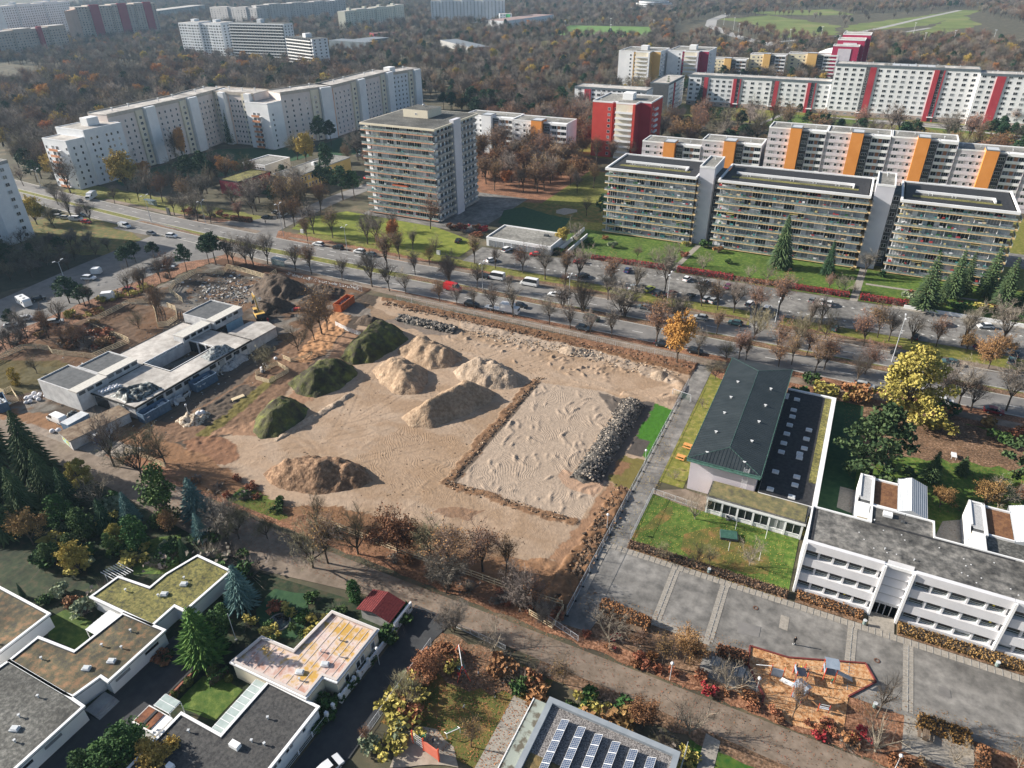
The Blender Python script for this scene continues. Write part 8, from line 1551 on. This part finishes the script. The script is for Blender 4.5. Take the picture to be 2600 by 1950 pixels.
for lb, rc, x, y in (('at the left end of the sunny lawn','11',400,345), ('at the kerb by the green verge','11',1570,530)): p = K(rc, x, y); t = thing('utility_box', f'pale utility cabinet {lb}', 'cabinet', p); bx(t, 'cabinet', -.7, .7, -.3, .3, .1, 1.5, mtl); bx(t, 'plinth', -.75, .75, -.35, .35, 0, .1, gry)
def dumpster(label, p, L_, W_, H_, rot, mat, load, name='waste_container'):
    t = thing(name, label, 'skip', (p[0], p[1], .15), rot); m = MB(); o = .1; a, b_ = L_/2, W_/2
    m.box(-a, a, -b_, -b_+.08, .1, H_); m.box(-a, a, b_-.08, b_, .1, H_); m.box(-a, -a+.08, -b_, b_, .1, H_); m.box(a-.08, a, -b_, b_, .1, H_); m.box(-a, a, -b_, b_, .05, .2); m.build('tub', mat, t)
    rbm = MB().box(-.06, .06, -.05, .05, .15, H_-.1).mesh('rib', mat); n = int(L_/.75)
    for i in range(n+1):
        for s in (-1, 1): put('rib', rbm, t, (-a+.1+(L_-.2)*i/n, s*(b_+.04), 0))
    m = MB(); m.box(-a-.05, a+.05, -b_-.08, -b_+.1, H_, H_+.1); m.box(-a-.05, a+.05, b_-.1, b_+.08, H_, H_+.1); m.box(-a-.05, -a+.1, -b_, b_, H_, H_+.1); m.box(a-.1, a+.05, -b_, b_, H_, H_+.1); m.build('rim', mat, t)
    r = random.Random(int(L_*10+p[0])); m = MB()
    for i in range(40):
        x, y = r.uniform(-a+.5, a-.5), r.uniform(-b_+.3, b_-.3); s = r.uniform(.15, .5); m.box(x-s, x+s, y-s*.5, y+s*.5, H_*.55, H_*.55+r.uniform(.1, .5), 0, a=r.uniform(0, .5))
    m.build('load', load, t, kind='stuff'); return t
blc = M('blue_container_paint', (.07,.12,.19), (.11,.17,.25), 1.2); ors = M('rusty_orange_paint', (.42,.10,.03), (.55,.16,.06), 1.2)
dumpster('long blue grey skip with white load at the building corner', (-134.6,84.6), 7, 2.4, 2.4, math.pi/2-.06, blc, bagm); dumpster('long blue grey skip with mixed load further along the front wall', (-134.6,99.2), 6.5, 2.4, 2.4, math.pi/2-.06, blc, mtl)
dumpster('rust orange skip half full of scrap beside the site gate', (-131.6,151.0), 7.5, 2.6, 2.4, math.pi/2+.1, ors, M('grey_scrap', (0,0,0))); dumpster('blue skip cut by the left edge beside the spruces', K('20', 10, 190, 1), 6, 2.4, 2.3, -.4, blc, mtl)
t = thing('site_container', 'blue site container with ribbed grey roof next to the white van', 'container', (-146.6,73.6,.15), math.pi/2); bx(t, 'body', -2.6, 2.6, -1.3, 1.3, .1, 2.6, blc, mtl); rbm = MB().box(-.04, .04, -1.3, 1.3, 2.6, 2.68).mesh('roof_rib', mtl)
for i in range(13): put('roof_rib', rbm, t, (-2.4+.4*i, 0, 0))
rbm = MB().box(-.05, .05, 1.3, 1.36, .2, 2.5).mesh('wall_rib', blc)
for i in range(12): put('wall_rib', rbm, t, (-2.3+.42*i, 0, 0)); put('wall_rib', rbm, t, (-2.3+.42*i, -2.66, 0))
t = thing('portable_toilet', 'blue portable toilet with white roof beside the mossy garage', 'toilet', K('20', 840, 525)); bx(t, 'cabin', -.6, .6, -.6, .6, .1, 2.1, M('toilet_blue', (.03,.10,.30), (.05,.14,.36), 1)); m = MB(); m.prism([(-.65,-.65), (.65,-.65), (.65,.65), (-.65,.65)], 2.1, 2.3); m.build('roof', stl, t); bx(t, 'door', -.4, .4, -.64, -.6, .15, 2, stl)
# excavator
t = thing('excavator', 'yellow tracked excavator with raised arm at the torn end of the building', 'excavator', (-149.4,134.2,.3), 2.55)
ylw = M('machine_yellow', (.55,.33,.08), (.65,.42,.12), 1)
for s in (-1, 1):
    m = MB(); m.prism([(-1.9,.25), (-1.5,0), (1.5,0), (1.9,.25), (1.9,.65), (1.5,.9), (-1.5,.9), (-1.9,.65)], 0, .55); m.v = [(a, c+(s*1.2-.27), b_) for a, b_, c in m.v]; m.f = [f[::-1] for f in m.f]; m.build('track', blk, t)
m = MB(); m.prism([(-2.3,-1.3), (1.2,-1.3), (1.2,.3), (1.4,.3), (1.4,1.3), (-2.3,1.3)], 1.05, 1.9); m.box(-2.4, -1.3, -1.3, 1.3, 1.05, 2.3); m.build('upper_body', ylw, t); bx(t, 'counterweight', -2.7, -2.3, -1.25, 1.25, 1.1, 2.1, dgy)
c = bx(t, 'cab', -.1, 1.4, .35, 1.3, 1.9, 2.95, dgy); bx(t, 'windscreen', 1.41, 1.44, .42, 1.22, 1.9, 2.9, cglass); bx(t, 'cab_roof', -.15, 1.45, .3, 1.35, 2.95, 3.05, ylw)
for nm, a, b_, w in (('boom', (1.1,-.2,1.7), (3.6,-.2,5.2), .28), ('boom', (3.6,-.2,5.2), (6.0,-.2,5.6), .26), ('stick', (6.0,-.2,5.7), (7.6,-.2,2.8), .2)): m = MB(); m.tube(a, b_, w*1.25, w, 4, cap=True); m.build(nm, ylw, t)
for a, b_ in (((1.5,.1,1.6), (3.4,.1,4.4)), ((1.5,-.5,1.6), (3.4,-.5,4.4)), ((4,-.2,5.8), (6.1,-.2,6.2))): m = MB(); m.tube(a, b_, .09, .06, 5); m.build('hydraulic_ram', mtl, t)
m = MB(); m.prism([(0,0), (.9,-.2), (1.2,-.9), (.5,-1.3), (-.2,-.7)], -.6, .6); m.v = [(7.2+a, c-.2, 2.8+b_) for a, b_, c in m.v]; m.f = [f[::-1] for f in m.f]; m.build('bucket', dgy, t)
t = thing('small_roller', 'small red machine lying before the dark heap', 'machine', K('11', 355, 1015), .6); bx(t, 'body', -1, 1, -.5, .5, .35, 1.1, M('machine_red', (.4,.04,.04), (.5,.06,.05), 1)); m = MB(); m.tube((-1.2,-.5,.4), (-1.2,.5,.4), .4, .4, 10, cap=True); m.build('drum', mtd, t); m = MB(); m.tube((.8,0,1), (1.6,0,1.3), .05, .05, 4); m.build('handle', stl, t)
t = thing('timber_stack', 'stack of pale timber on the grass strip', 'timber', K('20', 2045, 150)); [bx(t, 'plank', -1.6+.1*(i//4), 1.6+.05*(i % 3), -.6+.3*(i % 4), -.35+.3*(i % 4), .15+.12*(i//4), .25+.12*(i//4), wod) for i in range(16)]; t.rotation_euler.z = 1.2
t = thing('steel_sheets', 'bent grey steel sheets and frames leaning at the front wall', 'scrap', (-134.8,91.5,.2)); r_ = random.Random(2)
for i in range(12): o = bx(t, 'sheet', -.9, .9, -.03, .03, 0, 1.3, mtl); o.location = (r_.gauss(0, .4), r_.gauss(0, 1.3), 0); o.rotation_euler = (r_.uniform(-.9, .9), r_.uniform(-.4, .4), r_.uniform(0, 3))
# ------------------------------------------------------------------ fences
def fence(label, pts, rails=4, h=1.35, sp=2.4, mat=wod, name='wooden_fence', z=.15, rh=.2):
    t = thing(name, label, 'fence', (pts[0][0], pts[0][1], z)); ox, oy = pts[0]; pm_ = MB().box(-.06, .06, -.06, .06, 0, h+.1).mesh('post', mat)
    for a, b_ in zip(pts, pts[1:]):
        L_ = math.hypot(b_[0]-a[0], b_[1]-a[1]); n = max(1, round(L_/sp)); an = math.atan2(b_[1]-a[1], b_[0]-a[0]); rl = MB().box(0, L_/n, -.09, -.06, 0, rh).mesh('rail', mat)
        for i in range(n):
            x, y = a[0]+(b_[0]-a[0])*i/n-ox, a[1]+(b_[1]-a[1])*i/n-oy; put('post', pm_, t, (x, y, 0), an)
            for k in range(rails): put('rail', rl, t, (x, y, .18+(h-.2)*k/(rails-1)-R.random()*.03), an)
    put('post', pm_, t, (pts[-1][0]-ox, pts[-1][1]-oy, 0)); return t
KK = lambda rc, *q: [K(rc, x, y, .7) for x, y in q]
fence('pale wooden fence curving along the left edge of the site', KK('10', (-150,1480), (70,1385), (200,1330), (310,1325), (425,1340), (450,1370), (550,1385), (650,1395), (720,1400), (800,1410), (900,1365), (1110,1275), (1050,1245), (900,1195), (790,1150)), 4, 1.5)
fence('pale wooden fence zigzagging up behind the low building', KK('10', (790,1150), (760,1110), (860,1070), (1110,940), (1300,935), (1330,1000), (1345,1060), (1360,1140), (1440,1130), (1520,1075), (1510,1000), (1440,970)), 4, 1.5)
fence('wooden fence around the upper left corner of the site', KK('10', (1570,930), (1530,900), (1455,840), (1500,780), (1560,750), (1680,680), (1750,675), (1920,690), (1955,640), (2080,665), (2201,700))+KK('11', (105,730), (175,680)), 4, 1.6)
fence('wooden fence below the sandy area behind the bare trees', KK('21', (550,1185), (900,1320), (1300,1475), (1600,1570), (1850,1650))+KK('32', (160,175), (430,255)), 3, 1.4)
fence('short wooden fence at the lower corner of the site', KK('32', (150,320), (250,380), (345,440), (440,280)), 3, 1.2)
fence('wooden fence by the garage at the lower left of the site', KK('20', (1050,700), (1090,590), (1250,640), (1420,720)), 4, 1.3)
fence('wooden fence at the scrap yard at the far left', KK('20', (-60,50), (40,90), (100,60), (160,150), (-20,230)), 4, 1.3)
fence('square wooden tree guard beside the white bags', KK('11', (0,1590), (115,1625), (280,1530), (180,1470), (0,1560)), 4, 1.2)
fence('wooden tree guard running along the leafy slope', KK('11', (235,1410), (300,1440), (410,1420), (480,1380)), 3, 1.1)
fence('white plank barrier at the top of the leafy slope', KK('11', (685,1125), (800,1180), (900,1215)), 4, 1.2, 1.8, stl)
def mobile(label, a, b_, h=2.0, sp=3.45, feet=True, name='mesh_fence'):
    t = thing(name, label, 'fence', (a[0], a[1], .12), math.atan2(b_[1]-a[1], b_[0]-a[0])); L_ = math.hypot(b_[0]-a[0], b_[1]-a[1]); n = round(L_/sp); w = L_/n
    m = MB(); m.tube((.05,0,.1), (.05,0,h), .03, .03, 4); m.tube((w-.05,0,.1), (w-.05,0,h), .03, .03, 4); m.tube((.05,0,h), (w-.05,0,h), .03, .03, 4); m.tube((.05,0,.15), (w-.05,0,.15), .03, .03, 4)
    for i in range(1, 9): m.tube((w*i/9,0,.15), (w*i/9,0,h), .008, .008, 3)
    for i in range(1, 5): m.tube((0,0,h*i/5), (w,0,h*i/5), .006, .006, 3)
    me = m.mesh('panel', mtl); fm = MB().box(-.35, .35, -.12, .12, 0, .14).mesh('foot', M('black_rubber', (0,0,0)))
    for i in range(n):
        put('panel', me, t, (w*i, 0, 0)); 
        if feet: put('foot', fm, t, (w*i, 0, 0), math.pi/2)
    return t
mobile('long mobile mesh fence between the site and the school path', (-26.7,72), (-26.7,150)); mobile('thin mesh fence along the foot path above the churned strip', (-120,162), (-27.5,161.2), 1.8, 5.5, False)
mobile('mesh fence along the left side of the school lawn', (-22.8,92.4), (-22.8,106.8), 1.6, 3, False); mobile('mesh fence with a gate at the upper end of the school lawn', (-22.8,106.9), (-14,106.2), 1.3, 2.2, False); mobile('grey gate at the lower end of the school yard by the park path', (-29,69.8), (-23.2,68.2), 1.3, 1.5, False)
mobile('grey metal fence on the kindergarten side of the park path, left piece', (-42,62.4), (-32.5,61.9), 1.2, 1.5, False); mobile('white mesh gate standing at the end of the foot path', (-137.4,163.2), (-133.6,162.6), 2.0, 1.9, False)
mobile('green mesh fence along the narrow lane', (-43.4,40), (-43.3,58), 1.6, 2.4, False); mobile('tall ball stop fence right of the solar roof', (-3.9,48), (-3.9,57), 4, 4.5, False)
t = thing('garden_wall', 'white garden wall with posts along the narrow lane', 'wall')
for y0, y1, h in ((44.5,47.2,1.5), (48.6,50.6,1.2), (51.2,57.5,1.1), (57.6,62.4,2.0)): bx(t, 'wall', -49.9, -49.6, y0, y1, 0, h, wht)
for y in (41.2, 42.6, 44.2, 47.4, 48.4, 50.8): bx(t, 'post', -50, -49.5, y-.2, y+.2, 0, 1.7, wht)
fence('three thin white rails along the lane before the dark roofed house', [(-49.9,30), (-49.9,41)], 3, 1.0, 2.6, stl, 'rail_fence', rh=.05)
t = thing('brick_wall', 'low brick garden wall along the left lane side of the lawn court', 'wall'); m = MB(); m.prism([(-72.0,33.5), (-71.7,33.5), (-71.9,41.6), (-72.2,41.6)], 0, 1.1); m.build('wall', M('red_brick', (.22,.08,.05), (.34,.14,.09), 3), t)
# ------------------------------------------------------------------ playgrounds and furniture
rdp = M('red_orange_paint', (.55,.07,.03), (.62,.10,.05), 1); bgp = M('grey_blue_panel', (.20,.25,.32), (.28,.33,.40), 1)
def tubes(t, nm, prs, r, mat): m = MB(); [m.tube(a, b_, r, r, 5, cap=True) for a, b_ in prs]; return m.build(nm, mat, t)
t = thing('basket_swing', 'red swing frame with a round basket seat on the leafy kindergarten ground', 'swing', (0,0,.1)); A, B_ = (-38.3,57.9,2.8), (-36.0,54.9,2.8)
tubes(t, 'beam', [(A, B_)], .06, stl)
for c_, q in ((A, (-.9,.9)), (B_, (.9,-.9))):
    d = (1.0*.8, .65*.8); tubes(t, 'leg', [(c_, (c_[0]+d[0]+q[0]*.4, c_[1]+d[1]+q[1]*.4, 0))], .06, rdp); tubes(t, 'leg', [(c_, (c_[0]-d[0]+q[0]*.4, c_[1]-d[1]+q[1]*.4, 0))], .06, rdp)
mx_, my_ = -37.0, 56.2; ring = [(mx_+.55*math.cos(a), my_+.55*math.sin(a), .55) for a in [i*math.pi/6 for i in range(12)]]
tubes(t, 'basket', [(ring[i-1], ring[i]) for i in range(12)]+[(ring[i], ring[(i+5) % 12]) for i in range(0, 12, 2)], .035, M('teal_rope', (.10,.30,.30), (.14,.36,.36), 2)); tubes(t, 'rope', [(ring[i], (mx_+(A[0]-mx_)*.5 if i < 6 else mx_+(B_[0]-mx_)*.5, my_+(A[1]-my_)*.5 if i < 6 else my_+(B_[1]-my_)*.5, 2.8)) for i in (1, 4, 7, 10)], .02, mtd)
def goal(label, p, rot, w, h, d, mat=stl, name='football_goal'):
    t = thing(name, label, 'goal', p, rot); a = w/2
    tubes(t, 'frame', [((-a,0,0), (-a,0,h)), ((a,0,0), (a,0,h)), ((-a,0,h), (a,0,h)), ((-a,d,0), (a,d,0)), ((-a,0,0), (-a,d,0)), ((a,0,0), (a,d,0)), ((-a,0,h), (-a,d,0)), ((a,0,h), (a,d,0))], .05, mat)
    tubes(t, 'net', [((-a+w*i/8,0,h), (-a+w*i/8,d,0)) for i in range(9)]+[((-a,d*i/5,h*(1-i/5)), (a,d*i/5,h*(1-i/5))) for i in range(5)], .012, M('green_net', (.05,.2,.1), (.08,.25,.12), 2)); return t
goal('small white football goal on the kindergarten lawn', K('31', 1700, 1385), .9, 1.9, 1.2, 1.1); goal('tall thin goal frame at the upper end of the school path', (-26.6,143), -.2, 4.6, 2.2, .6, mtl, 'goal_frame')
t = thing('climbing_wall', 'orange red climbing wall with ropes at the sandy corner', 'climbing frame', K('31', 1510, 1560), -.15); bx(t, 'panel', -1.2, 1.2, -.08, .08, .3, 2.4, M('coral_panel', (.55,.14,.09), (.62,.18,.12), 1)); [bx(t, 'post', x-.07, x+.07, -.1, .1, 0, 2.9, rdp) for x in (-1.3, 1.3, -3.2)]; tubes(t, 'rope_net', [((-3.2,0,2.6-.5*i), (-1.3,0,2.6-.5*i)) for i in range(5)]+[((-3+.45*i,0,.4), (-3+.45*i,0,2.7)) for i in range(4)], .025, stl)
t = thing('spring_seesaw', 'small green spring toy in the sandy corner', 'play equipment', K('31', 1405, 1405), .4); bx(t, 'seat', -.9, .9, -.25, .25, .5, .65, M('play_green', (.03,.3,.18), (.05,.36,.22), 2)); tubes(t, 'spring', [((0,0,0), (0,0,.5))], .12, mtd); bx(t, 'handle', -.4, -.32, -.3, .3, .65, 1, mtd)
def ptower(label, p, rot, h, roof=True, slide=False):
    t = thing('climbing_tower', label, 'climbing frame', (p[0], p[1], .15), rot)
    for x in (-.75, .75):
        for y in (-.75, .75): tubes(t, 'post', [((x,y,0), (x,y,h))], .07, rdp)
    bx(t, 'platform', -.75, .75, -.75, .75, 1.3, 1.4, mtd); bx(t, 'side_panel', -.8, -.74, -.7, .7, 1.4, 2.1, bgp); bx(t, 'side_panel', -.7, .7, .76, .82, .2, 1.2, bgp)
    if roof: m = MB(); m.face([(-.95,-.95,h), (.95,-.95,h), (.95,0,h+.5), (-.95,0,h+.5)]); m.face([(-.95,0,h+.5), (.95,0,h+.5), (.95,.95,h), (-.95,.95,h)]); m.build('roof', bgp, t)
    if slide: m = MB(); m.v = [(.75,-.3,1.4), (.75,.3,1.4), (3.3,.3,.25), (3.3,-.3,.25), (.75,-.33,1.65), (3.3,-.33,.5), (.75,.33,1.65), (3.3,.33,.5)]; m.f = [(0,3,2,1), (0,4,5,3), (1,2,7,6)]; m.m = [0]*3; m.build('slide', mtl, t)
    return t
ptower('roofed red climbing tower with slide at the right of the playground', K('33', 510, 880), .2, 3.0, True, True); ptower('red climbing tower with grey white roof in the playground centre', K('33', 265, 1060), 2.6, 2.6, True, True); ptower('roofless red climbing frame with children, left of the covered tower', K('33', 265, 890), .3, 2.3, False)
t = thing('play_board', 'red framed grey play panel with a slide bar at the left of the playground', 'climbing frame', K('33', 65, 880), .1); bx(t, 'panel', -.7, .8, -.06, .06, .3, 1.9, bgp); [tubes(t, 'post', [((x,0,0), (x,0,2.6))], .06, rdp) for x in (-.8, .9)]; tubes(t, 'slide_bar', [((-.8,0,2.2), (-3,-.3,1.9))], .06, stl); 
t = thing('low_bars', 'small red bars in front of the playground centre', 'climbing frame', K('33', 470, 1180), .2); [tubes(t, 'post', [((x,0,0), (x,0,1.7))], .06, rdp) for x in (-.7, .7)]; tubes(t, 'bar', [((-.7,0,1.6), (.7,0,1.6)), ((-.7,0,1), (.7,0,1))], .04, stl); bx(t, 'seat', -.6, .6, -.2, .2, .9, 1, M('pale_panel', (.5,.52,.55)))
tubes(thing('rope_bridge', 'rope bridge between the two right climbing towers', 'climbing frame', (0,0,0)), 'rope', [((K('33', 300, 870)[0], K('33', 300, 870)[1], 1.4+.1*i), (K('33', 480, 860)[0], K('33', 480, 860)[1], 1.4+.1*i)) for i in (0, 3, 7)], .03, wod)
def picnic(label, p, rot, mat=wor, name='picnic_table', table=True):
    t = thing(name, label, 'picnic table', (p[0], p[1], .12), rot); pl = MB().box(-.9, .9, -.09, .09, 0, .05).mesh('plank', mat)
    for k in range(4 if table else 0): put('plank', pl, t, (0, -.32+.21*k, .74))
    for s in (-1, 1): put('plank', pl, t, (0, s*.75-.1, .44)); put('plank', pl, t, (0, s*.75+.1, .44)); bx(t, 'leg', s*.7-.04, s*.7+.04, -.8, .8, .3, .38, mat); bx(t, 'leg', s*.7-.04, s*.7+.04, -.3, .3, 0, .73, mat)
    return t
picnic('orange brown picnic table beside the hall, upper one', (-20.5,124.7), -.1); picnic('orange brown picnic table beside the hall, lower one', (-20.8,120.2), -.1)
picnic('dark wooden bench set behind the silvery tree in the bench corner', K('32', 1060, 500), .1, M('weathered_wood', (.14,.10,.07), (.22,.16,.11), 3)); picnic('grey table with benches, left one near the playground border', K('32', 1760, 780), 1.5, gry); picnic('grey table with benches, right one near the playground border', K('32', 1965, 870), 1.5, gry)
picnic('grey table with pale benches behind the long beech hedge', K('33', 1345, 1390), 1.5, M('weathered_wood', (0,0,0)))
for lb, rc, x, y in (('in front of the left brown hedge of the school','33',822,430), ('before the hedge at the right part of the school','33',1960,790), ('beside the small rust hedge block','32',1478,550), ('at the right end of the playground','33',910,1145), ('on the school lawn edge by the hedge','22',1690,1645)):
    p = K(rc, x, y); t = thing('litter_bin', f'grey green litter bin {lb}', 'bin', (p[0], p[1], .12)); m = MB(); m.tube((0,0,.15), (0,0,.95), .26, .28, 10, cap=True); m.build('body', M('bin_green_grey', (.16,.22,.21), (.22,.28,.27), 2), t); m = MB(); m.tube((0,0,.95), (0,0,1.0), .30, .30, 10, cap=True); m.build('lid', mtl, t)
t = thing('play_hut', 'dark green slatted play platform on the bare patch of the school lawn', 'play equipment', K('22', 1860, 1335), .25); slm = MB().box(-.09, .09, -1.1, 1.1, .7, .76).mesh('slat', M('dark_green_slats', (.03,.09,.07), (.05,.13,.10), 2))
for i in range(14): put('slat', slm, t, (-1.4+.21*i, 0, 0))
bx(t, 'frame', -1.5, 1.6, -1.0, 1.0, .1, .69, dgy)
for i, (rc, x, y) in enumerate((('22',1920,1270), ('22',1860,1455), ('22',2122,1540), ('22',2178,1350))):
    t = thing('slim_post', ('upper', 'lower', 'right hand lower', 'right hand upper')[i]+' thin white post on the school lawn', 'post', K(rc, x, y)); tubes(t, 'pole', [((0,0,0), (0,0,2.2))], .045, stl); tubes(t, 'cap', [((0,0,2.2), (0,0,2.26))], .06, mtd)
t = thing('barrel_planter', 'dark round barrel planter by the glazed wing', 'planter', K('22', 1860, 1185)); m = MB(); m.tube((0,0,0), (0,0,.8), .45, .5, 12); m.tube((0,0,.5), (0,0,.51), .45, .45, 12, cap=True); m.build('barrel', dgy, t); m = MB(); m.tube((0,0,.7), (0,0,.82), .53, .53, 12); m.build('hoop', mtd, t)
t = thing('garden_table', 'white garden table on the lawn behind the pavilions', 'table', K('23', 1590, 650)); bx(t, 'top', -.5, .5, -.9, .9, .72, .78, stl); [bx(t, 'leg', x-.04, x+.04, y-.04, y+.04, 0, .72, stl) for x in (-.4, .4) for y in (-.8, .8)]
t = thing('lane_steps', 'broad concrete steps between two of the white row houses', 'steps', (-79.5,28.5,0)); [bx(t, 'step', -1.8, .3+.3*i, -1.2, 2.0, 0, .5-.1*i, gry) for i in range(5)]
t = thing('flag_pole', 'slim white pole in the garden between the conifers', 'pole', K('30', 2030, 560)); tubes(t, 'pole', [((0,0,0), (0,0,6))], .05, stl); tubes(t, 'base', [((0,0,0), (0,0,.15))], .2, gry)
t = thing('pond', 'small round dark garden pond beside the stained roof house', 'pond'); p = K('31', 200, 410); m = MB(); m.face([(p[0]+1.6*math.cos(a)*(1+.1*math.sin(3*a)), p[1]+1.6*math.sin(a), .16) for a in [i*.314 for i in range(20)]]); m.build('water', M('dark_water', (.006,.012,.012), (.012,.02,.02), 2, rough=.06, spec=.6), t)
m = MB(); [m.tube((p[0]+1.7*math.cos(i*.314), p[1]+1.7*math.sin(i*.314), .15), (p[0]+1.7*math.cos(i*.314+.314), p[1]+1.7*math.sin(i*.314+.314), .15), .12, .12, 5) for i in range(20)]; m.build('stone_edge', gry, t)
t = thing('wooden_pergola', 'open wooden pergola beams behind the moss roofed house', 'pergola', (0,0,0)); a = K('20', 900, 1650, 2.3); b_ = K('20', 1050, 1570, 2.3); [tubes(t, 'beam', [((a[0]+(b_[0]-a[0])*i/7-1.0, a[1]+(b_[1]-a[1])*i/7, 2.3), (a[0]+(b_[0]-a[0])*i/7+3, a[1]+(b_[1]-a[1])*i/7-.2, 2.3))], .05, stl) for i in range(8)]; tubes(t, 'post', [((a[0], a[1], 0), (a[0], a[1], 2.3)), ((b_[0], b_[1], 0), (b_[0], b_[1], 2.3))], .06, stl)
# ------------------------------------------------------------------ look-alikes are told apart by their place
def ucol(o):
    x, y = o.location.x, o.location.y; wx, wy = x*cA-y*sA, x*sA+y*cA; return wx/(wy*math.cos(TH)+CH*math.sin(TH))
by = {}
for o in S.objects:
    if o.parent is None and o.get('label') and o.get('category'): by.setdefault(o['label'], []).append(o)
for lb, L_ in by.items():
    if 2 <= len(L_) <= 20 and len(lb.split()) <= 12:
        for i, o in enumerate(sorted(L_, key=ucol)): o['label'] = f'{lb}, {ORD[i]} from the left'
# ------------------------------------------------------------------ air
hz = bpy.data.materials.new('thin_haze'); hz.use_nodes = True; nt = hz.node_tree; nt.nodes.clear(); o_ = nt.nodes.new('ShaderNodeOutputMaterial'); v_ = nt.nodes.new('ShaderNodeVolumePrincipled')
v_.inputs['Color'].default_value = (.50, .74, 1, 1); v_.inputs['Density'].default_value = .00009; v_.inputs['Anisotropy'].default_value = .2; nt.links.new(v_.outputs[0], o_.inputs['Volume'])
bx(None, 'haze', -5200, 4200, -120, 6200, -1.2, 97, hz, kind='stuff')
